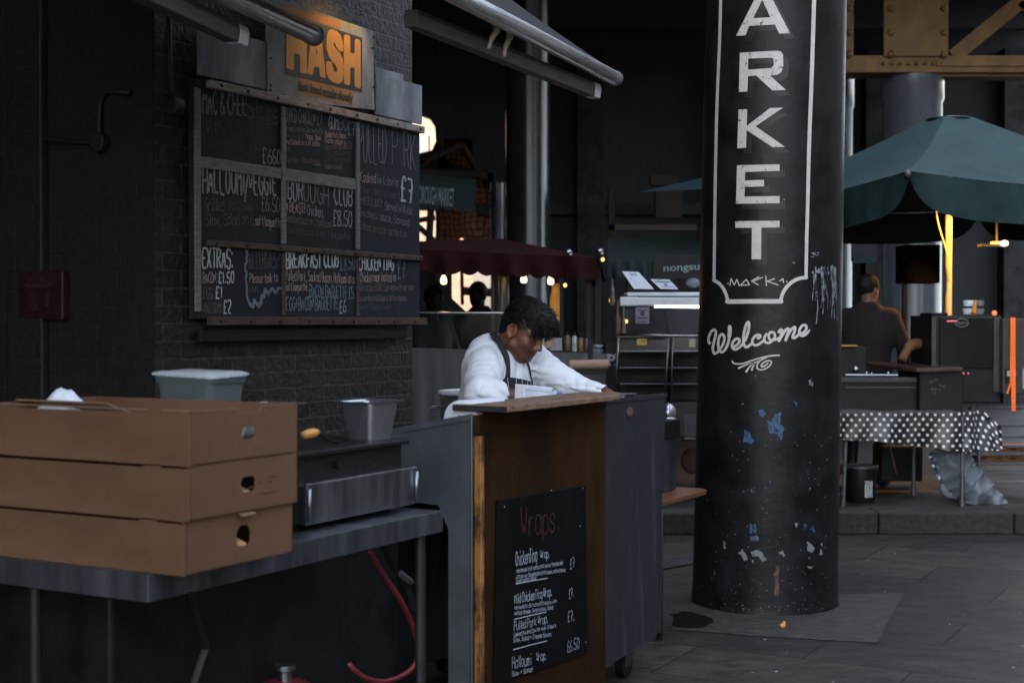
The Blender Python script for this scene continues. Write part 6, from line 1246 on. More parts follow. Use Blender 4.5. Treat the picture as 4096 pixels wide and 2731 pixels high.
P1 = [at_y(*z5(x, y), 10.66)-Vector((0, .18*depth(x, y)+(.035*abs(noise.noise(Vector(((x+y*.6)/90, (y-x*.5)/260, 2))))+.022*abs(noise.noise(Vector(((x+y)/40, (y-x)/150, 5)))))*min(1, depth(x, y)*1.5), 0)) for x, y in vs]; P2 = [at_y(*z5(x, y), 10.66)+Vector((0, .16*depth(x, y), 0)) for x, y in vs]
mb.add(P1, fs); mb.add(P2, fs); mb.build('bag_skin', M['bag'], bg_, smooth=True)
mb = MB(); c = at_y(*z5(1420, 1290), 10.62); mb.ball(c, (.09, .06, .07), 0, 12); mb.ball(c+Vector((-.22, .03, .05)), (.10, .06, .09), 1, 12); mb.ball(c+Vector((-.1, .03, -.0)), (.13, .07, .05), 1, 12); mb.build('rubbish', [mat('crumpled card', (.45, .24, .15), .8, bump=.4), mat('crumpled paper', (.30, .32, .36), .8, bump=.6)], bg_, smooth=True)
rk = thing('steel_rack', 'grey steel shelf rack at the right edge of the picture', 'rack', dy(2300, 1100, 11.3))
mb = MB()
for x0 in (2226, 2246): mb.pbox(x0, 935 if x0 > 2230 else 960, x0+8, 1120, 11.2, .05)
for yy in (935, 975, 1000, 1022, 1040, 1062, 1082, 1106): mb.pbox(2230, yy, 2520, yy+6, 11.22, .06)
mb.build('frame', M['grey_steel'], rk, bev=.004)
for (x0, y0, x1, y1), lb in (((2172, 1030, 2226, 1052), 'small orange brown crate board left of the steel rack'), ((2240, 1025, 2470, 1040), 'upper orange brown crate in the steel rack'), ((2240, 1046, 2470, 1060), 'lower orange brown crate in the steel rack')):
    a = dy((x0+x1)/2, y1, 11.4); o = thing('wooden_crate', lb, 'crate', a, 'orange brown wooden crates by the rack'); mb = MB(); mb.pbox(x0, y0, x1, y1, 11.40, .3); mb.pbox(x0, y0-1.5, x1, y0+2.5, 11.385, .02); mb.build('crate_boards', M['pallet'], o, bev=.004)
    mb = MB()
    for xx in np.arange(x0+12, x1-8, 34): mb.pbox(xx, y0+5, xx+14, y0+8, 11.396, .01)
    mb.build('hand_slot', M['black_iron'], o)
ys = tag(MB().pbox(1930, 1065, 1949, 1090, 10.9, .02).build('yellow_card', M['yellow'], origin=dy(1939, 1090, 10.9)), 'small yellow card behind the left leg of polka table', 'card')
mb = MB(); mb.tube([dy(2040, 1010, 10.9), dy(2058, 1088, 10.9)], .008, 8); tag(mb.build('copper_pipe', mat('copper pipe', (.16, .05, .025), .5, .4), origin=dy(2058, 1088, 10.9)), 'thin copper pipe slanting behind the polka table', 'pipe')
mb = MB(); mb.pbox(2025, 1025, 2120, 1105, 11.5, .3); tag(mb.build('dark_crate', M['black_plastic'], origin=dy(2070, 1105, 11.5), bev=.01), 'black crate in shadow under the middle of polka table', 'crate')

# ------------------------------------------------------------------ stove, dark slab, oven, cabinet, cups
sv = thing('stove', 'black stove with bright rail and steel knobs behind the polka table', 'stove', dy(2025, 945, 10.75))
mb = MB(); mb.pbox(1925, 868, 2112, 946, 10.75, .6); mb.pbox(1905, 880, 1930, 960, 10.8, .5); mb.build('stove_body', M['black_iron'], sv, bev=.01)
mb = MB(); mb.pbox(1928, 866, 2112, 877, 10.73, .05); mb.build('front_strip', mat('dark grey strip', (.035, .036, .038), .5), sv)
mb = MB(); mb.tube([dy(1942, 861, 10.75), dy(2062, 861.5, 10.75)], .008, 8); mb.build('rail', M['steel_bright'], sv)
mb = MB(); mb.pbox(1942, 889, 2110, 890.5, 10.74, .02); mb.build('door_edge', M['grey_steel'], sv)
for x, y, r in ((1965, 848, .028), (1990, 857, .016), (2002, 858, .012), (2040, 857, .015), (1925, 857, .015)): mb = MB(); mb.ball(dy(x, y, 10.85), (r, r, r)); mb.build('knob', M['chrome'] if 'chrome' in M else M['steel_bright'], sv, smooth=True)
sb = thing('cooker_hood', 'dark lidded cooker box with brown sheen lid behind polka table', 'cooker', dy(2160, 945, 10.8))
mb = MB(); mb.pbox(2112, 846, 2212, 948, 10.66, .6); mb.build('box_body', M['black_iron'], sb, bev=.01)
mb = MB(); P = [dy(2105, 846, 10.6), dy(2212, 843, 10.6), dy(2120, 832, 11.4), dy(1985, 832, 11.4)]; mb.hexa([p-Zv*.03 for p in P]+P); mb.build('lid', mat('brown sheen lid', (.045, .030, .022), .35, var=.3), sb, bev=.006)
mb = MB(); rnd = random.Random(8)
for i in range(14): x = rnd.uniform(2135, 2170); y = rnd.uniform(865, 905); mb.pbox(x, y, x+rnd.uniform(2, 9), y+rnd.uniform(1.5, 4), 10.655, .003)
mb.build('stain', mat('greasy stain', (.05, .055, .06), .5), sb)
ov = thing('oven', 'black glass fronted oven with oval badge and red light', 'oven', dy(2225, 945, 10.9))
mb = MB(); mb.pbox(2140, 724, 2300, 925, 10.9, .6); mb.pbox(2138, 718, 2178, 724, 10.9, .3); mb.build('oven_body', M['black_iron'], ov, bev=.008)
mb = MB(); mb.pbox(2158, 728, 2282, 846, 10.885, .02); mb.build('door', M['oven_glass'], ov, bev=.006)
mb = MB(); mb.pbox(2282, 728, 2300, 900, 10.88, .03); mb.pbox(2140, 728, 2150, 860, 10.885, .02); mb.build('side_trim', mat('dark brushed trim', (.06, .06, .06), .4, .5), ov)
mb = MB(); mb.pbox(2175, 735.5, 2199, 739, 10.876, .006); mb.build('red_light', glow('red led', (.7, .12, .14), .12), ov)
mb = MB(); cc_ = dy(2209, 741.5, 10.872); P = [cc_+Vector((.049*math.cos(a), 0, .031*math.sin(a))) for a in np.linspace(0, 2*math.pi, 33)]; mb.tube(P, .0028, 6, cap=False); a = dy(2198, 745, 10.872); font_on(mb, 'UNOX', a, dy(2220, 745, 10.872)-a, dy(2198, 738.2, 10.872)-a, 0, .0); mb.build('badge', mat('dull badge', (.16, .17, .18), .5), ov)
for x in (2173, 2186): mb = MB(); mb.pbox(1700+x*.3 if 0 else x+57-60, 852, x+57-57, 855.5, 10.655, .003)
mb = MB(); mb.pbox(2212, 855, 2214.5, 859, 10.88, .004); mb.pbox(2223, 855, 2225.5, 859, 10.88, .004); mb.build('red_digit', glow('red digits', (.8, .12, .2), .15), ov)
cb = thing('steel_cabinet', 'brownish steel cabinet with a black label plate right of the oven', 'cabinet', dy(2350, 945, 10.8))
mb = MB(); mb.pbox(2303, 731, 2520, 905, 10.8, .6); mb.build('cabinet_body', mat('brown steel', (.045, .040, .036), .45, .3, var=.2), cb, bev=.008)
mb = MB(); mb.pbox(2310, 847, 2336, 880, 10.79, .008); lp = mb.build('label_plate', M['black_plastic'], cb); mb = MB(); mb.pbox(2313, 851, 2320, 864, 10.785, .004); mb.pbox(2326, 851, 2334, 864, 10.785, .004); mb.build('label', M['bone'], lp)
mb = MB(); mb.pbox(2349, 846, 2400, 892, 10.79, .006); mb.build('notice', M['bone'], cb)
sw = thing('webbing_strap', 'bright orange webbing strap hanging down over the steel cabinet', 'strap', dy(2327, 730, 10.77))
mb = MB(); Y_ = 10.775
mb.grid(lambda s, t: dy(2321.5+t*2+s*(11-t*1.5), 729+t*215, Y_-.006*math.sin(t*9)), 2, 20); mb.build('strap_band', M['orange_web'], sw, smooth=True)
mb = MB(); mb.grid(lambda s, t: dy(2320.5-t*1+s*5-(0 if t < .85 else (t-.85)*60), 729+t*175, Y_+.006), 2, 20); mb.build('strap_tail', M['orange_web'], sw, smooth=True)
for i, (x, y0, mtn) in enumerate(((2225, 690, 'white'), (2247, 690, 'grey'))):
    for k in range(2):
        c = dy(x, 722-17*k-(2 if k else 0), 11.2); o = thing('cup_stack', '%s stack of paper cups on the oven, %s one' % ('front white' if i == 0 else 'dim grey', ('lower', 'upper')[k]), 'cups', c, 'paper cups on the oven'); mb = MB(); mb.lathe(c, [(.040, 0), (.046, .04), (.044, .044), (.03, .046)], 18)
        mb.build('cup', M['white_plastic'] if i == 0 else mat('grey cup', (.12, .12, .13), .5), o, smooth='auto')
mb = MB(); mb.tube([dy(2236, 722, 11.0), dy(2241, 690, 11.1)], [.022, .008], 10); tag(mb.build('orange_bottle', mat('orange squeeze bottle', (.55, .22, .02), .5), origin=dy(2236, 722, 11.0)), 'slanting orange squeeze bottle beside the white cups', 'bottle')
mb = MB(); mb.ball(dy(2284, 719, 11.0), .020); tag(mb.build('red_lamp', glow('small red lamp', (1, .16, .05), .25), origin=dy(2284, 724, 11.0), smooth=True), 'small round red lamp on top of the oven', 'lamp')
mb = MB(); mb.pbox(1885, 792, 1970, 795.5, 11.2, .1); tag(mb.build('tray_edge', mat('amber tray edge', (.50, .24, .04), .4), origin=dy(1940, 795, 11.2)), 'amber lit tray edge beside the lettered column', 'tray')
mb = MB(); mb.pbox(1880, 796, 1992, 875, 11.25, .4); tag(mb.build('back_counter', M['black_iron'], origin=dy(1940, 960, 11.25), bev=.01), 'black back counter where the dark hooded seller stands', 'counter')
mb = MB(); P = crom([dy(2072, 828, 11.1), dy(2090, 795, 11.15), dy(2112, 790, 11.2), dy(2140, 800, 11.2)], 4); mb.tube(P, [.035]*4+[.045]*4+[.04]*(len(P)-8), 10); tag(mb.build('cloth_bundle', mat('brown cloth', (.16, .075, .03), .8, bump=.5), smooth=True, origin=dy(2100, 830, 11.1)), 'brown cloth bundle lit amber beside the oven', 'cloth')

# wire basket and clutter between bench and column
wk = thing('wire_basket', 'grey wire mesh basket hung behind the low bench', 'basket', dy(1586, 1008, 9.9))
mb = MB()
for i in range(8): x = 1574+i*3.6; mb.tube([dy(x, 952, 9.9), dy(x, 1007, 9.9)], .0022, 5)
for i in range(11): y = 952+i*5.5; mb.tube([dy(1574, y, 9.9), dy(1602, y, 9.9)], .0022, 5)
mb.tube([dy(1572, 1007, 9.9), dy(1604, 1007, 9.9)], .005, 6); mb.build('mesh', M['grey_steel'], wk)
mb = MB(); mb.ball(dy(1536, 950, 9.4), (.05, .04, .07), 0, 12); mb.lathe(dy(1536, 985, 9.4), [(.05, 0), (.055, .06), (.03, .09)], 14); tag(mb.build('steel_urn', M['steel_pan'], origin=dy(1536, 985, 9.4), smooth=True), 'small steel urn glinting behind the grill box', 'urn')
mb = MB(); mb.ball(dy(1588, 1058, 10.7), (.08, .05, .10), 0, 12); tag(mb.build('brown_sack', mat('brown sack', (.07, .035, .022), .85, bump=.5), origin=dy(1588, 1090, 10.7), smooth=True), 'dark brown sack behind the bench under polka table', 'sack')
# ground: drain grate, broken slab hole, litter
gt = thing('drain_grate', 'ribbed iron drain grate in the paving left of the column', 'grate', at_z(1560*K, 1290*K, .004))
c = [at_z(x*K, y*K, .006) for x, y in ((1500, 1310), (1604, 1292), (1604, 1275), (1500, 1289))]
mb = MB(); mb.quad(*c); mb.build('pit', M['void'], gt)
mb = MB()
for k in range(6):
    t = k/5; p, q = c[0].lerp(c[3], t), c[1].lerp(c[2], t); d = Vector((0, .026, 0)); mb.hexa([p, q, q+d, p+d, p+Zv*.008, q+Zv*.008, q+d+Zv*.008, p+d+Zv*.008])
mb.build('bar', M['grey_steel'], gt)
mb = MB(); P = [at_z(x*K, y*K, .005) for x, y in ((1540, 1410), (1575, 1402), (1628, 1416), (1640, 1424), (1622, 1438), (1580, 1441), (1545, 1437))]; P = [Vector((a, b, .005)) for a, b in rough2d([(p.x, p.y) for p in P], .2, .03, 3)]; mb.add(P, [tuple(range(len(P)))]); o = mb.build('hole_patch', mat('dark hole patch', (.006, .006, .0065), .9, var=.3, bump=.3, spec=.1), origin=P[0]); o['kind'] = 'structure'  # sunken hole drawn as a flat patch, its shade put into the colour
P = rough2d([(p.x, p.y) for p in (at_z(x*K, y*K, 0) for x, y in ((1500, 1400), (1700, 1372), (2078, 1362), (2012, 1477), (1760, 1462), (1545, 1446)))], .05, .05, 8)
vs, fs, _ = fill([P], [], .2); mb = MB(); mb.add([(x, y, .003) for x, y in vs], fs); o = mb.build('paving_slab', mat('pale worn slab', (.024, .0235, .024), .7, col2=(.074, .068, .063), scale=9, stretch=(1.4, 3, 1), bump=.3, bscale=40, detail=10, spec=.3), origin=(1.4, 7.0, 0)); o['kind'] = 'structure'
mb = MB(); c = at_z(1798*K, 1441*K, .0); mb.ball(c+Zv*.012, (.016, .012, .012), 0, 8); mb.ball(c+Vector((.006, 0, .024)), (.010, .008, .010), 0, 8); tag(mb.build('orange_peel', mat('orange peel', (.75, .30, .05), .6), origin=c, smooth=True), 'small orange scrap of peel on the paving before the column', 'litter')
rnd = random.Random(21)
mb = MB()
for i in range(22):
    c = at_z(rnd.uniform(1640, 2350)*K, rnd.uniform(1250, 1566)*K, 0); s = rnd.uniform(.002, .005); mb.ball(c+Zv*s*.3, (s*1.5, s, s*.5), 0, 6)
o = mb.build('litter', M['bone'], origin=(2, 6, 0)); o['kind'] = 'stuff'
# ------------------------------------------------------------------ people: implicit surfaces turned into one continuous mesh
def sd_cap(P, a, b, r0, r1):
    a = np.array(a, np.float32); b = np.array(b, np.float32); ab = b-a
    t = np.clip(((P-a)@ab)/max(float(ab@ab), 1e-9), 0, 1)
    d = np.sqrt(((P-a-t[..., None]*ab)**2).sum(-1)); return d-(r0+(r1-r0)*t)
def sd_ell(P, c, r, Rm=None):
    q = P-np.array(c, np.float32)
    if Rm is not None: q = q@np.array(Rm, np.float32)
    r = np.array(r, np.float32); k0 = np.sqrt(((q/r)**2).sum(-1)); k1 = np.sqrt(((q/(r*r))**2).sum(-1))+1e-9
    return k0*(k0-1)/k1
def smin(a, b, k):
    h = np.clip(.5+.5*(b-a)/k, 0, 1); return b*(1-h)+a*h-k*h*(1-h)
def smax(a, b, k): return -smin(-a, -b, k)
def poly_cap(P, pts, rs):
    d = None
    for i in range(len(pts)-1):
        e = sd_cap(P, pts[i], pts[i+1], rs[i], rs[i+1]); d = e if d is None else np.minimum(d, e)
    return d
def nets(fn, lo, hi, h):
    lo = np.array(lo, np.float32); n = np.ceil((np.array(hi)-lo)/h).astype(int)+1
    ax = [lo[i]+h*np.arange(n[i], dtype=np.float32) for i in range(3)]
    F = np.empty(n, np.float32)
    for i in range(n[0]):
        X, Y, Z = np.meshgrid(ax[0][i:i+1], ax[1], ax[2], indexing='ij'); F[i] = fn(np.stack([X, Y, Z], -1))[0]
    s = F < 0; c = [(i, j, k) for i in (0, 1) for j in (0, 1) for k in (0, 1)]
    def sh(A, o): return A[o[0]:A.shape[0]-1+o[0], o[1]:A.shape[1]-1+o[1], o[2]:A.shape[2]-1+o[2]]
    cnt = sum(sh(s, o).astype(np.int8) for o in c); act = (cnt > 0) & (cnt < 8)
    ids = np.argwhere(act); ix, iy, iz = ids.T; acc = np.zeros((len(ids), 3), np.float32); num = np.zeros(len(ids), np.float32)
    for a in c:
        for d in range(3):
            if a[d]: continue
            b = list(a); b[d] = 1; fa = F[ix+a[0], iy+a[1], iz+a[2]]; fb = F[ix+b[0], iy+b[1], iz+b[2]]
            m = (fa < 0) != (fb < 0); t = np.where(m, fa/np.where(m, fa-fb, 1), 0)
            p = np.zeros((len(ids), 3), np.float32); p += np.array(a); p[:, d] += t; acc[m] += p[m]; num[m] += 1
    V = lo+h*(ids+acc/num[:, None]); idx = -np.ones(act.shape, np.int64); idx[ix, iy, iz] = np.arange(len(ids)); Q = []
    for d in range(3):
        o1, o2 = (d+1) % 3, (d+2) % 3
        A = np.take(s, range(0, s.shape[d]-1), d); B = np.take(s, range(1, s.shape[d]), d); E = np.argwhere(A != B)
        E = E[(E[:, o1] > 0) & (E[:, o2] > 0) & (E[:, o1] < n[o1]-1) & (E[:, o2] < n[o2]-1)]
        if not len(E): continue
        q = []
        for u_, v_ in ((0, 0), (-1, 0), (-1, -1), (0, -1)):
            G_ = E.copy(); G_[:, o1] += u_; G_[:, o2] += v_; q.append(idx[G_[:, 0], G_[:, 1], G_[:, 2]])
        q = np.stack(q, 1); fl = ~s[E[:, 0], E[:, 1], E[:, 2]]; q[fl] = q[fl][:, ::-1]; Q.append(q)
    Q = np.concatenate(Q); Q = Q[(Q >= 0).all(1)]
    return V, Q
def nmesh(name, V, Q, mtl, parent=None, colf=None, loc=None, xf=None, smooth_it=0):
    me = bpy.data.meshes.new(name); VW = V if xf is None else xf(V)
    org = np.array(wloc(parent) if parent else (loc if loc is not None else (0, 0, 0)), np.float32)
    me.from_pydata((VW-org).tolist(), [], Q.tolist())
    for m_ in (mtl if isinstance(mtl, list) else [mtl]): me.materials.append(m_)
    me.polygons.foreach_set('use_smooth', [True]*len(me.polygons))
    if colf is not None:
        ca = me.color_attributes.new('tint', 'FLOAT_COLOR', 'POINT'); C = np.ones((len(V), 4), np.float32); C[:, :3] = colf(V); ca.data.foreach_set('color', C.ravel())
    o = bpy.data.objects.new(name, me); COL.objects.link(o)
    if parent: o.parent = parent
    elif loc is not None: o.location = org
    if smooth_it: md = o.modifiers.new('smooth', 'SMOOTH'); md.iterations = smooth_it; md.factor = .5
    return o
def tintmat(name, rough=.5, spec=.5, bump=.06, bs=180, sub=.0):
    m = bpy.data.materials.new(name); m.use_nodes = True; t = m.node_tree; b = t.nodes['Principled BSDF']
    a = _n(t, 'ShaderNodeAttribute'); a.attribute_name = 'tint'; tc = _n(t, 'ShaderNodeTexCoord'); nz = _n(t, 'ShaderNodeTexNoise'); nz.inputs['Scale'].default_value = 60; nz.inputs['Detail'].default_value = 6; t.links.new(tc.outputs['Object'], nz.inputs[0])
    cr = _n(t, 'ShaderNodeMapRange'); cr.inputs[3].default_value = .75; cr.inputs[4].default_value = 1.25; t.links.new(nz.outputs['Fac'], cr.inputs[0])
    mx = _n(t, 'ShaderNodeMix'); mx.data_type = 'RGBA'; mx.blend_type = 'MULTIPLY'; mx.inputs[0].default_value = 1; t.links.new(a.outputs['Color'], mx.inputs[6]); t.links.new(cr.outputs[0], mx.inputs[7]); t.links.new(mx.outputs[2], b.inputs['Base Color'])
    b.inputs['Roughness'].default_value = rough; b.inputs['Specular IOR Level'].default_value = spec
    n2 = _n(t, 'ShaderNodeTexNoise'); n2.inputs['Scale'].default_value = bs; t.links.new(tc.outputs['Object'], n2.inputs[0]); bp = _n(t, 'ShaderNodeBump'); bp.inputs['Strength'].default_value = bump; bp.inputs['Distance'].default_value = .004; t.links.new(n2.outputs['Fac'], bp.inputs['Height']); t.links.new(bp.outputs[0], b.inputs['Normal'])
    return m
M['skin'] = tintmat('brown skin', .46, .45)

# --- the cook. local axes: x = the way he faces, y = his left, z up
CO = np.array(W(5.25, -3.15, 0), np.float32)
Fx = np.array((Nv.x, Nv.y, 0), np.float32); Fy = np.array((Uv.x, Uv.y, 0), np.float32)
def c2w(V): return CO + V[:, 0:1]*Fx + V[:, 1:2]*Fy + V[:, 2:3]*np.array((0, 0, 1), np.float32)
def f2(f, r, z): return (f, -r, z)
HC = np.array((.261, .0, 1.463)); PT = R(29); ROLL = R(4)
hx = np.array((math.cos(PT), 0, -math.sin(PT))); hz_ = np.array((math.sin(PT), 0, math.cos(PT))); hy = np.array((0, 1, 0))
HR = np.stack([hx, hy, hz_], 1)                      # head axes to body axes
def toh(P): return (P-HC.astype(np.float32))@HR.astype(np.float32)
ear_pts = [(.022, -.078, .004), (.020, -.083, .022), (.008, -.088, .031), (-.010, -.090, .029), (-.021, -.090, .013), (-.020, -.088, -.006), (-.010, -.084, -.021), (.002, -.080, -.027)]
def head_sdf(P):
    q = toh(P); qa = q.copy(); qa[..., 1] = np.abs(q[..., 1])
    d = sd_ell(q, (-.004, 0, .043), (.092, .074, .094))
    d = smin(d, sd_ell(q, (.036, 0, -.025), (.058, .060, .082)), .035)
    d = smin(d, sd_ell(q, (.060, 0, -.085), (.032, .034, .030)), .03)          # chin
    d = smin(d, sd_cap(qa, (.015, .058, -.055), (.062, .026, -.092), .016, .016), .03)   # jaw line
    d = smin(d, sd_cap(qa, (.088, .010, .030), (.066, .050, .026), .011, .010), .018)    # brow
    d = smin(d, sd_ell(qa, (.060, .040, -.020), (.024, .020, .020)), .025)     # cheek
    d = smin(d, sd_cap(q, (.090, 0, .018), (.112, 0, -.024), .0085, .0125), .016)       # nose
    d = smin(d, sd_ell(qa, (.101, .0135, -.031), (.012, .009, .009)), .008)
    d = smax(d, -sd_ell(qa, (.101, .033, .008), (.020, .017, .011)), .012)     # eye hollow
    d = smin(d, sd_ell(qa, (.076, .032, .006), (.0155, .0165, .0115)), .004)     # lids, looking down
    d = smin(d, sd_ell(q, (.089, 0, -.049), (.013, .022, .012)), .014)
    d = smin(d, sd_ell(q, (.093, 0, -.0565), (.0115, .0215, .0060)), .006)      # lips
    d = smin(d, sd_ell(q, (.090, 0, -.0690), (.0115, .0180, .0068)), .006)
    d = smax(d, -sd_ell(q, (.104, 0, -.0632), (.012, .022, .0016)), .003)
    d = smax(d, -sd_ell(qa, (.107, .0075, -.038), (.006, .004, .003)), .002)
    # ears
    e = sd_ell(qa, (.000, .080, .002), (.022, .008, .030)); e = smax(e, -sd_ell(qa, (.003, .089, .000), (.014, .0075, .019)), .004)
    e = smin(e, poly_cap(qa, [(a, -b, c) for a, b, c in ear_pts], [.004, .0042, .0045, .0048, .0046, .0044, .0055, .0075]), .004)
    e = smin(e, sd_cap(qa, (.012, .082, -.012), (.012, .082, -.004), .005, .004), .005)
    d = smin(d, e, .007)
    return d
nb0, nk = np.array((.125, 0, 1.345)), HC+HR@np.array((-.020, 0, -.055))
RS, RE, RW = (.170, -.165, 1.312), (.283, -.375, 1.215), (.455, -.215, 1.190)
LS, LE, LW = (.20, .205, 1.335), (.405, .15, 1.235), (.605, .105, 1.195)
def hand(P, w, dirv, side, up):
    dirv = np.array(dirv, float); dirv /= np.linalg.norm(dirv); up = np.array(up, float); sd = np.cross(up, dirv); sd /= np.linalg.norm(sd); up = np.cross(dirv, sd); w = np.array(w, float)
    d = sd_cap(P, w, w+dirv*.075, .026, .030); d = smin(d, sd_cap(P, w+dirv*.075-sd*.028, w+dirv*.075+sd*.028, .015, .015), .02)
    for i, L in enumerate((.062, .072, .068, .052)):
        b = w+dirv*.082+sd*(-.030+.020*i); m_ = b+dirv*L*.55-up*.010; t = m_+dirv*L*.35-up*L*.42
        d = smin(d, np.minimum(sd_cap(P, b, m_, .0095, .0085), sd_cap(P, m_, t, .0085, .0070)), .006)
    b = w+dirv*.03-sd*side*.026; m_ = b+dirv*.035-sd*side*.022-up*.012; t = m_+dirv*.03-up*.018+sd*side*.004
    return smin(d, np.minimum(sd_cap(P, b, m_, .013, .011), sd_cap(P, m_, t, .011, .008)), .012)
def legs(P):
    d = None
    for s in (-1, 1):
        e = sd_cap(P, (-.02, s*.10, .92), (.01, s*.11, .50), .085, .058); e = smin(e, sd_cap(P, (.01, s*.11, .50), (-.03, s*.12, .10), .056, .040), .03)
        e = smin(e, sd_cap(P, (-.04, s*.12, .055), (.14, s*.135, .035), .045, .034), .03); d = e if d is None else np.minimum(d, e)
    return d
def body_sdf(P):
    d = head_sdf(P); d = smin(d, sd_cap(P, nk, nb0, .058, .064), .03)
    b = sd_ell(P, (.12, 0, 1.19), (.105, .17, .20)); b = smin(b, sd_ell(P, (.02, 0, .98), (.11, .15, .18)), .08)
    b = smin(b, sd_cap(P, nb0, (.15, -.15, 1.33), .05, .05), .05); b = smin(b, sd_cap(P, nb0, (.18, .17, 1.34), .05, .05), .05)
    for S_, E_, W_, s in ((RS, RE, RW, 1), (LS, LE, LW, -1)):
        a = smin(sd_cap(P, S_, E_, .048, .040), sd_cap(P, E_, W_, .040, .030), .02); dr = np.array(W_)-np.array(E_); dr = dr/np.linalg.norm(dr)
        a = smin(a, hand(P, np.array(W_), dr+np.array((0, 0, -.12)), s, (0, 0, 1)), .02); b = smin(b, a, .03)
    return smin(smin(d, b, .04), legs(P), .05)
SK = np.array((.150, .056, .031))
def skin_col(V):
    q = toh(V); C = np.tile(SK, (len(V), 1)).astype(np.float32); x, y, z = q.T; ay = np.abs(y)
    n_ = np.array([noise.noise(Vector(p)*90) for p in q.tolist()], np.float32)
    def mixc(w_, c): C[:] = C*(1-w_[:, None])+np.array(c, np.float32)*w_[:, None]
    def sg(v, k=.004): return 1/(1+np.exp(-np.clip(v/k, -40, 40)))
    jaw = sg(-.035-z+.25*np.minimum(0, x-.05), .012)*sg(x-.0, .010)*sg(z+.16, .01)
    mixc(jaw*(.62+.25*n_), (.030, .016, .013))
    mou = sg(x-.074, .004)*sg(-.040-z, .003)*sg(z+.0545, .003)*sg(.034-ay, .004); mixc(np.clip(mou*.92, 0, 1), (.010, .007, .007))
    lip = sg(x-.084, .004)*sg(-.0530-z, .002)*sg(z+.077, .002)*sg(.021-ay, .002); mixc(lip*.85, (.115, .046, .038))
    sep = sg(x-.086, .003)*sg(-.0612-z, .001)*sg(z+.0652, .001)*sg(.020-ay, .002); mixc(sep*.9, (.02, .008, .008))
    brow = sg(x-.055, .004)*sg(z-(.024-.10*np.maximum(0, ay-.04)), .002)*sg(.036-z, .002)*sg(ay-.010, .003)*sg(.056-ay, .004); mixc(np.clip(brow*.95, 0, 1), (.006, .005, .005))
    lash = sg(x-.066, .003)*sg(z+.006, .0012)*sg(-.0005-z, .0012)*sg(ay-.016, .003)*sg(.050-ay, .003); mixc(lash*.95, (.008, .006, .006))
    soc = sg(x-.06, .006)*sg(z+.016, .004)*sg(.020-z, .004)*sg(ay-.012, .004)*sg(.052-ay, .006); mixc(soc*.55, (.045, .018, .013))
    nos = np.exp(-((x-.115)**2+(z+.02)**2+y**2)/.0006); mixc(nos*.35, (.25, .115, .085))  # nose tip lightened in the tint as a painted highlight
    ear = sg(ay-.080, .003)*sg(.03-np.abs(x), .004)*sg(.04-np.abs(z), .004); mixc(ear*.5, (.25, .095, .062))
    leg = 1/(1+np.exp(np.clip((V[:, 2]-.86)/.004, -40, 40))); mixc(leg, (.012, .012, .014))
    return C
V, Q = nets(body_sdf, (-.16, -.48, -.02), (.82, .40, 1.0), .011)
def both():                                            # fine voxels for the head, hands and arms; coarse for the legs, stitched as one grid per height band
    return nets(body_sdf, (-.20, -.46, .98), (.80, .36, 1.66), .0056)
def fine_head(P): return body_sdf(P)
Vf, Qf = nets(body_sdf, (-.20, -.47, -.02), (.80, .38, 1.66), .0062)
cook = nmesh('person', Vf, Qf, M['skin'], None, skin_col, Vector(CO.tolist()), c2w)
tag(cook, 'cook in white jacket and black apron bent over his work behind the counter', 'person')

def torso_sdf(P):
    d = sd_ell(P, (.145, -.005, 1.20), (.130, .185, .235)); d = smin(d, sd_ell(P, (.095, 0, .98), (.130, .170, .26)), .08)
    d = smin(d, sd_cap(P, (.105, 0, 1.368), (.155, -.150, 1.325), .052, .054), .05); d = smin(d, sd_cap(P, (.10, 0, 1.375), (.19, .19, 1.345), .056, .058), .05)
    return smin(d, sd_ell(P, (.100, 0, 1.29), (.080, .150, .12)), .06)
def jacket_sdf(P):
    d = torso_sdf(P)
    cR = np.array(RE)+(np.array(RW)-np.array(RE))*.27; cL = np.array(LE)+(np.array(LW)-np.array(LE))*.86
    a = smin(sd_cap(P, RS, RE, .074, .066), sd_cap(P, RE, cR, .064, .062), .03); d = smin(d, a, .035)
    a = smin(sd_cap(P, LS, LE, .082, .064), sd_cap(P, LE, cL, .062, .046), .03); d = smin(d, a, .04)
    # rolled cuff on the near sleeve
    e = (np.array(RW)-np.array(RE)); e = e/np.linalg.norm(e); d = smin(d, sd_cap(P, cR-e*.035, cR-e*.004, .0665, .0675), .006)
    d = d-wrinkle(P)
    # open neck and hollow cuffs
    d = smax(d, -sd_cap(P, nk+np.array((.004, 0, .03)), nb0+np.array((.012, 0, .005)), .071, .066), .008)
    d = smax(d, -sd_cap(P, (.21, -.0, 1.40), (.275, -.005, 1.315), .052, .010), .012)
    d = smax(d, -sd_cap(P, cR-e*.02, cR+e*.12, .048, .055), .004)
    el = (np.array(LW)-np.array(LE)); el = el/np.linalg.norm(el); d = smax(d, -sd_cap(P, cL-el*.02, cL+el*.1, .036, .040), .004)
    d = smax(d, sd_cap(P, cR, cR, 9, 9) if 0 else -(P[..., 2]-.80), .004)
    return d
rS, rE, rW_ = np.array(RS), np.array(RE), np.array(RW); lS, lE, lW_ = np.array(LS), np.array(LE), np.array(LW)
def _seg(P, a, b):
    a = np.array(a, np.float32); b = np.array(b, np.float32); ab = b-a; L = float(np.linalg.norm(ab)); t = np.clip(((P-a)@ab)/(L*L), 0, 1); q = P-a-t[..., None]*ab
    return t*L, np.sqrt((q**2).sum(-1)), q
def _crease(x): return np.abs(np.sin(x))**.75
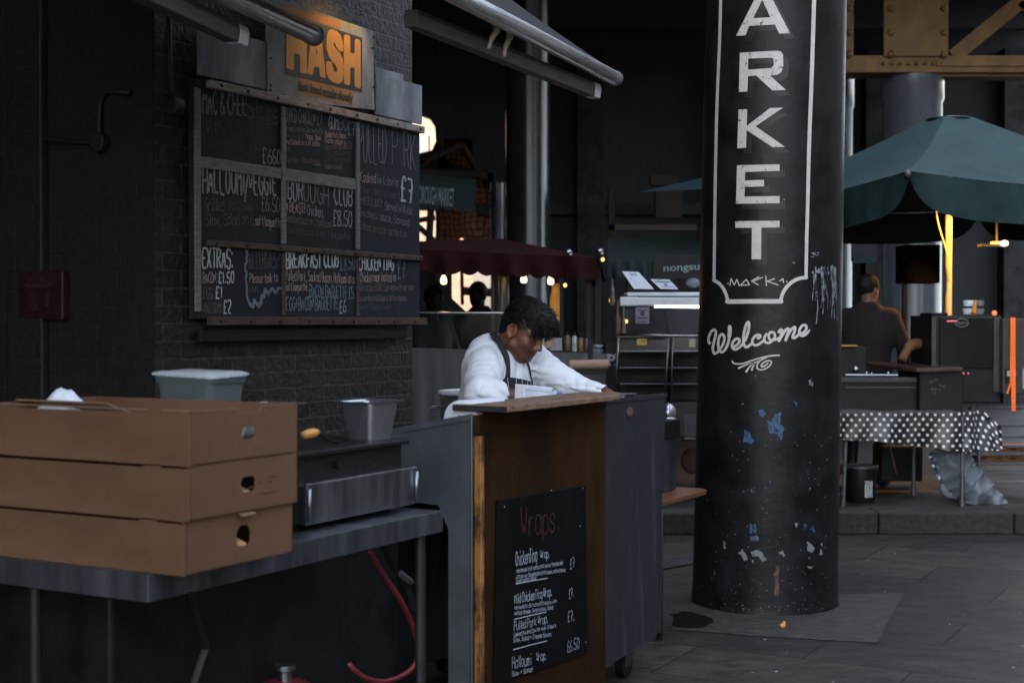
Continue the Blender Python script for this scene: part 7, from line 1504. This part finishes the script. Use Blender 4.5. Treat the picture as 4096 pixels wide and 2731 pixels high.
def wrinkle(P):
    x, y, z = P[..., 0], P[..., 1], P[..., 2]
    w1 = np.sin(17*x+9*z+1.0)+.6*np.sin(31*y-13*z); w2 = np.sin(23*z-11*x+.5)+.5*np.sin(37*x+19*y)
    tor = .0105*_crease(15*y+6*z*np.sign(y)+.9*w1+10*x)+.0050*_crease(27*z+12*x+15*y+1.0*w2)
    out = tor
    for S_, E_, W_, k in ((RS, RE, RW, 1.0), (LS, LE, LW, 2.2)):
        for a, b, ph, A in ((S_, E_, 0., .0155), (E_, W_, 1.7, .0125)):
            t, r, q = _seg(P, a, b); an = np.arctan2(q[..., 2], q[..., 0]+.35*q[..., 1])
            amt = np.clip((.115-r)/.035, 0, 1); f = A*_crease(24*t+1.5*an*k+ph+.8*w1)*(.45+.55*np.sin(11*t+1.3*an+k))+.0034*_crease(52*t-1.2*an+1.2*w2)
            out = out*(1-amt)+f*amt
    return out-.007
Vj, Qj = nets(jacket_sdf, (-.20, -.48, .78), (.66, .34, 1.48), .0058)
nj = np.array([noise.noise(Vector(p)*16)+.5*noise.noise(Vector(p)*38) for p in Vj.tolist()], np.float32)
jk = nmesh('jacket', Vj, Qj, M['white_cloth'], cook, None, None, c2w, 1)
# collar, lapel flap, apron, straps laid on the jacket
def front_of(y, z, off=.005, x0=.42):
    lo_, hi_ = x0, -.1
    for k in range(90):
        x = x0-k*.005
        if torso_sdf(np.array([[x, y, z]], np.float32))[0] < off+.007: return (x+.002, y, z)
    return (.1, y, z)
def lay(name, rows, mtl, th=.003):
    """rows of (y,z) laid on the jacket front"""
    mb = MB(); n = len(rows[0]); vs = []
    for rw in rows: vs += [Vector(c2w(np.array([front_of(y, z)], np.float32))[0].tolist()) for y, z in rw]
    b = [v-Nv*.006 for v in vs]; N_ = len(vs); fs = [(j*n+i, j*n+i+1, (j+1)*n+i+1, (j+1)*n+i) for j in range(len(rows)-1) for i in range(n-1)]
    mb.add(vs+b, fs+[tuple(N_+i for i in reversed(f)) for f in fs]+[(i, i+1, N_+i+1, N_+i) for i in range(n-1)]+[(N_-n+i+1, N_-n+i, 2*N_-n+i, 2*N_-n+i+1) for i in range(n-1)]); return mb
ap_top = lambda s: (-.135+.235*s, 1.278-.036*s)
rows = [[(-.135+.235*i/12, ap_top(i/12)[1]*(1-k/8)+.88*(k/8)) for i in range(13)] for k in range(9)]
ap = lay('apron', rows, None).build('apron', M['apron'], cook, smooth='auto')
mb = MB()
for i in range(6):
    y = -.115+.040*i; pts = [Vector(c2w(np.array([front_of(y, z, .0075)], np.float32))[0].tolist()) for z in np.linspace(ap_top((y+.135)/.235)[1]-.004, .95, 12)]; mb.ribbon(pts, .0035, Nv, .0012)
mb.build('stripe', M['stripe'], ap, fix=False)
def side_of(p, off=.006):
    p = np.array(p, float); c = np.array((.12, 0, p[2])); d = p-c; d /= np.linalg.norm(d)
    for k in range(80):
        q = c+d*(.34-k*.004)
        if jacket_sdf(q[None].astype(np.float32))[0] < off: return q
    return p
def strapmesh(path, wd):
    P = [Vector(c2w(np.array([p], np.float32))[0].tolist()) for p in path]; P = crom(P, 4); mb = MB(); vs = []
    cen = Vector(c2w(np.array([[.12, 0, 1.25]], np.float32))[0].tolist())
    for i, p in enumerate(P):
        t = (P[min(i+1, len(P)-1)]-P[max(i-1, 0)]).normalized(); o_ = (p-Vector((cen.x, cen.y, min(p.z, cen.z+.08)))).normalized(); q = t.cross(o_).normalized()*wd*.5; vs += [p+q, p-q, p-q-o_*.005, p+q-o_*.005]
    n = len(P); mb.add(vs, [(4*i+a, 4*i+(a+1) % 4, 4*i+4+(a+1) % 4, 4*i+4+a) for i in range(n-1) for a in range(4)]); return mb
def side_at(x, z):
    for k in range(90):
        y = -.34+.0035*k
        if jacket_sdf(np.array([[x, y, z]], np.float32))[0] < .006: return (x, y, z)
    return (x, -.06, z)
mb = strapmesh([(.150, -.058, 1.455), (.180, -.072, 1.440), (.208, -.082, 1.408), (.240, -.092, 1.357)]+[front_of(-.104-.010*k, z, .008) for k, z in enumerate((1.31, 1.27))], .027); mb.build('apron_strap', M['apron'], cook, smooth='auto')
mb = strapmesh([front_of(.058+.010*k, z, .006) for k, z in enumerate((1.36, 1.33, 1.30, 1.27, 1.235))], .020); mb.build('apron_strap', M['apron'], cook, smooth='auto')
def on_front(P, off=.012): return [front_of(y, z, off) for y, z in P]
def flap(name, P, off=.009):
    vs, fs, _ = fill([P], [], .012); pts = [Vector(c2w(np.array([front_of(y, z, off)], np.float32))[0].tolist()) for y, z in vs]; mb = MB(); n = len(pts); mb.add(pts+[p-Nv*.004 for p in pts], list(fs)+[tuple(n+i for i in reversed(f)) for f in fs]); return mb.build(name, M['white_cloth'], cook, smooth=True)
# standing collar: two bands round the neck falling to the V
def band(path, h, out):
    mb = MB(); P = crom(path, 4); vs = []
    for p in P:
        w_ = Vector(c2w(np.array([[p.x, p.y, p.z]], np.float32))[0].tolist()); c_ = Vector(c2w(np.array([[.15, 0, p.z]], np.float32))[0].tolist()); o_ = (w_-c_); o_.z = 0; o_ = o_.normalized() if o_.length > 1e-4 else Nv
        vs += [w_, w_+o_*.004, w_+Zv*h+o_*(.004+out), w_+Zv*h+o_*out]
    n = len(P); mb.add(vs, [(4*i+a, 4*i+(a+1) % 4, 4*i+4+(a+1) % 4, 4*i+4+a) for i in range(n-1) for a in range(4)]+[(0, 1, 2, 3), (4*n-4, 4*n-3, 4*n-2, 4*n-1)]); return mb
for s in (-1, 1):
    band([(.085, s*.066, 1.388), (.135, s*.078, 1.375), (.195, s*.060, 1.350), (.240, s*.030, 1.315), (.262, s*.006, 1.292)], .040, .007).build('collar', M['white_cloth'], cook, smooth='auto')
# hair
def hair_sdf(P):
    q = toh(P)
    d = sd_ell(q, (-.006, 0, .050), (.094, .081, .096)); d = smin(d, sd_ell(q, (.028, .0, .094), (.096, .075, .052)), .03); d = smin(d, sd_ell(q, (.080, -.004, .086), (.048, .060, .050)), .03)
    d = smin(d, sd_ell(q, (-.056, 0, .0), (.035, .062, .058)), .03)
    d = smax(d, -(sd_ell(q, (.120, 0, -.030), (.108, .120, .088))), .012)
    side = np.abs(q[..., 1]); d = smax(d, -sd_ell(np.stack([q[..., 0], side, q[..., 2]], -1), (.002, .095, -.006), (.030, .028, .040)), .006)
    d = smin(d, sd_cap(np.stack([q[..., 0], side, q[..., 2]], -1), (.030, .072, .030), (.030, .071, -.018), .010, .006), .012)
    n1 = np.sin(q[..., 1]*210+5*np.sin(q[..., 0]*38))*.0022+np.sin(q[..., 1]*95+q[..., 0]*60)*.0026
    return d+n1+.006
Vh, Qh = nets(hair_sdf, (.10, -.13, 1.40), (.46, .13, 1.68), .0042)
hair = nmesh('hair', Vh, Qh, M['hair'], cook, None, None, c2w)
mb = MB(); rh = random.Random(6); cand = [i for i in range(len(Vh))]; cnt_ = 0
qh = toh(Vh.astype(np.float32)); 
cen = np.array((0., 0., .02))
for i in rh.sample(cand, min(len(cand), 2600)):
    q = qh[i].astype(float)
    if q[2] < .035 and q[0] > .02: continue
    nrm_ = (q-np.array((.02, 0, .04))); nrm_ /= np.linalg.norm(nrm_)
    fl = np.array((1.0, rh.uniform(-.25, .25)-q[1]*1.5, .0)) if q[2] > .03 else np.array((-.25, rh.uniform(-.2, .2), -1.0))
    rh_l = rh.uniform(.002, .009)
    if q[0] > .07: fl = np.array((rh.uniform(-.1, .5), rh.uniform(-.5, .5), -1.0))
    fl = fl-nrm_*fl.dot(nrm_); fl /= (np.linalg.norm(fl)+1e-6); L = rh.uniform(.020, .046); pts = []
    for t in (0, .4, .75, 1.0):
        p = q-nrm_*.002+fl*L*t+nrm_*(rh_l*math.sin(t*2.2))+np.array((0, 0, -1))*(.010*t*t if q[2] > .03 else 0); pts.append(Vector(c2w((HC+HR@p)[None].astype(np.float32))[0].tolist()))
    mb.tube(pts, [.0020, .0019, .0013, .0003], 4, cap=False)
for i in rh.sample(cand, 260):
    q = qh[i].astype(float)
    if q[2] < .07: continue
    n0 = q-np.array((0, 0, .03)); n0 /= np.linalg.norm(n0); d0 = n0*.7+np.array((rh.uniform(.1, 1.0), rh.uniform(-.5, .5), rh.uniform(-.2, .3))); d0 /= np.linalg.norm(d0); L = rh.uniform(.016, .030)
    pts = [Vector(c2w((HC+HR@(q-n0*.004+d0*L*t+np.array((.3, 0, -.6))*(.012*t*t)))[None].astype(np.float32))[0].tolist()) for t in (0, .4, .75, 1.0)]
    mb.tube(pts, [.0042, .0036, .0022, .0004], 5, cap=False)
mb.build('hair_strands', M['hair'], hair, fix=False)

# --- other people in the hall: same construction, coarser
def figure(label, foot, face, H, sk, coat, hairc, arms, hat=False, fat=1.0, headrot=0, scale=1.0):
    face = Vector(face).normalized(); left = Vector((-face.y, face.x, 0)); O = np.array(foot, np.float32); ax = np.array(face, np.float32); ay = np.array(left, np.float32); s = H/1.75
    def xf(V): return O+(V[:, 0:1]*ax+V[:, 1:2]*ay+V[:, 2:3]*np.array((0, 0, 1), np.float32))*s
    hd = Matrix.Rotation(headrot, 3, 'Z')
    def hq(P): return (P-np.array((.03, 0, 1.63), np.float32))@np.array(hd, np.float32)
    def hsdf(P):
        q = hq(P); qa = q.copy(); qa[..., 1] = np.abs(q[..., 1]); d = sd_ell(q, (0, 0, .025), (.095, .076, .100)); d = smin(d, sd_ell(q, (.035, 0, -.045), (.058, .056, .075)), .03); d = smin(d, sd_cap(q, (.09, 0, -.0), (.108, 0, -.035), .009, .012), .012)
        d = smax(d, -sd_ell(qa, (.096, .032, -.008), (.016, .014, .010)), .01); d = smin(d, sd_ell(q, (.085, 0, -.075), (.013, .022, .010)), .01)
        return smin(d, sd_ell(qa, (-.005, .080, -.018), (.020, .009, .031)), .006)
    def bsdf(P):
        d = hsdf(P); d = smin(d, sd_cap(P, (.01, 0, 1.57), (0, 0, 1.46), .055, .06), .03); d = smin(d, legs(P), .05)
        for a, b, c, sd_ in arms: dr = np.array(c)-np.array(b); d = smin(d, smin(smin(sd_cap(P, a, b, .045, .038), sd_cap(P, b, c, .038, .027), .02), hand(P, np.array(c), dr, sd_, (0, 0, 1)), .02), .03)
        return smin(d, smin(sd_ell(P, (0, 0, 1.22), (.10, .16, .24)), sd_ell(P, (-.01, 0, .96), (.11, .15, .15)), .06), .05)
    def csdf(P):
        d = sd_ell(P, (0, 0, 1.24), (.140*fat, .205*fat, .25)); d = smin(d, sd_ell(P, (-.01, 0, .96), (.150*fat, .19*fat, .22)), .07); d = smin(d, sd_cap(P, (0, -.15, 1.41), (0, .15, 1.41), .065, .065), .06); d = smin(d, sd_cap(P, (-.02, -.06, 1.49), (-.02, .06, 1.49), .045, .045), .05)
        for a, b, c, sd_ in arms: c2 = np.array(b)+(np.array(c)-np.array(b))*.9; d = smin(d, smin(sd_cap(P, a, b, .072, .060), sd_cap(P, b, c2, .060, .045), .02), .04)
        d = smax(d, -(P[..., 2]-.80), .004); return smax(d, -sd_cap(P, (.03, 0, 1.46), (.05, 0, 1.60), .062, .075), .008)
    def cf(V):
        C = np.tile(np.array(sk, np.float32), (len(V), 1)); C[V[:, 2] < .88] = (.012, .012, .014); return C
    V, Q = nets(bsdf, (-.25, -.48, -.03), (.55, .48, 1.80), .013); o = nmesh('person', V, Q, M['skin2'], None, cf, Vector(O.tolist()), xf); tag(o, label, 'person')
    V, Q = nets(csdf, (-.3, -.5, .76), (.6, .5, 1.62), .013); nmesh('coat', V, Q, coat, o, None, None, xf, 1)
    def hair_(P):
        q = hq(P); d = sd_ell(q, (-.008, 0, .035), (.104, .086, .104)); d = smax(d, -sd_ell(q, (.12, 0, -.03), (.10, .12, .085)), .01); d = smax(d, -(q[..., 2]+.055), .01); d = smax(d, -sd_ell(np.stack([q[..., 0], np.abs(q[..., 1]), q[..., 2]], -1), (.0, .095, -.018), (.03, .03, .042)), .006)
        if hat: d = smin(d, sd_ell(q, (0, 0, .075), (.115, .10, .085)), .01); d = smin(d, sd_ell(q, (0, 0, .012), (.135, .120, .035)), .02)
        return d
    V, Q = nets(hair_, (-.2, -.2, 1.50), (.25, .2, 1.85), .010); nmesh('hair' if not hat else 'hat', V, Q, hairc, o, None, None, xf)
    return o
M['skin2'] = tintmat('skin in shade', .5, .4)
armd = [((0, -.20, 1.40), (.06, -.27, 1.14), (.22, -.20, 1.0), 1), ((0, .20, 1.40), (.06, .27, 1.14), (.22, .20, 1.0), -1)]
p = dy(1992, 900, 11.75); figure('seller in dark hoodie seen from behind beside the lettered column', (p.x, 11.75, .15), (.45, .9, 0), 1.74, (.16, .08, .045), M['jacket_dark'], M['hair'], [((0, -.20, 1.40), (.0, -.30, 1.16), (.10, -.27, .92), 1), ((0, .20, 1.40), (.02, .29, 1.14), (.2, .2, 1.0), -1)], fat=1.10, headrot=R(-28))
p = dy(1101, 740, 13.4); figure('dark silhouetted shopper with rounded hair against the sunlit opening', (p.x, 13.4, .15), (-.5, -.85, 0), 1.72, (.02, .012, .010), M['jacket_dark'], M['hair'], armd, fat=1.0)  # skin tinted near black, so the silhouette sits in the colour
p = dy(992, 740, 12.6); figure('shaded seller in green jacket at the far left of red stall', (p.x, 12.6, .15), (.8, -.6, 0), 1.66, (.02, .012, .01), M['jacket_green'], M['hair'], armd, fat=1.1)  # shade under the canopy put into the near-black skin tint
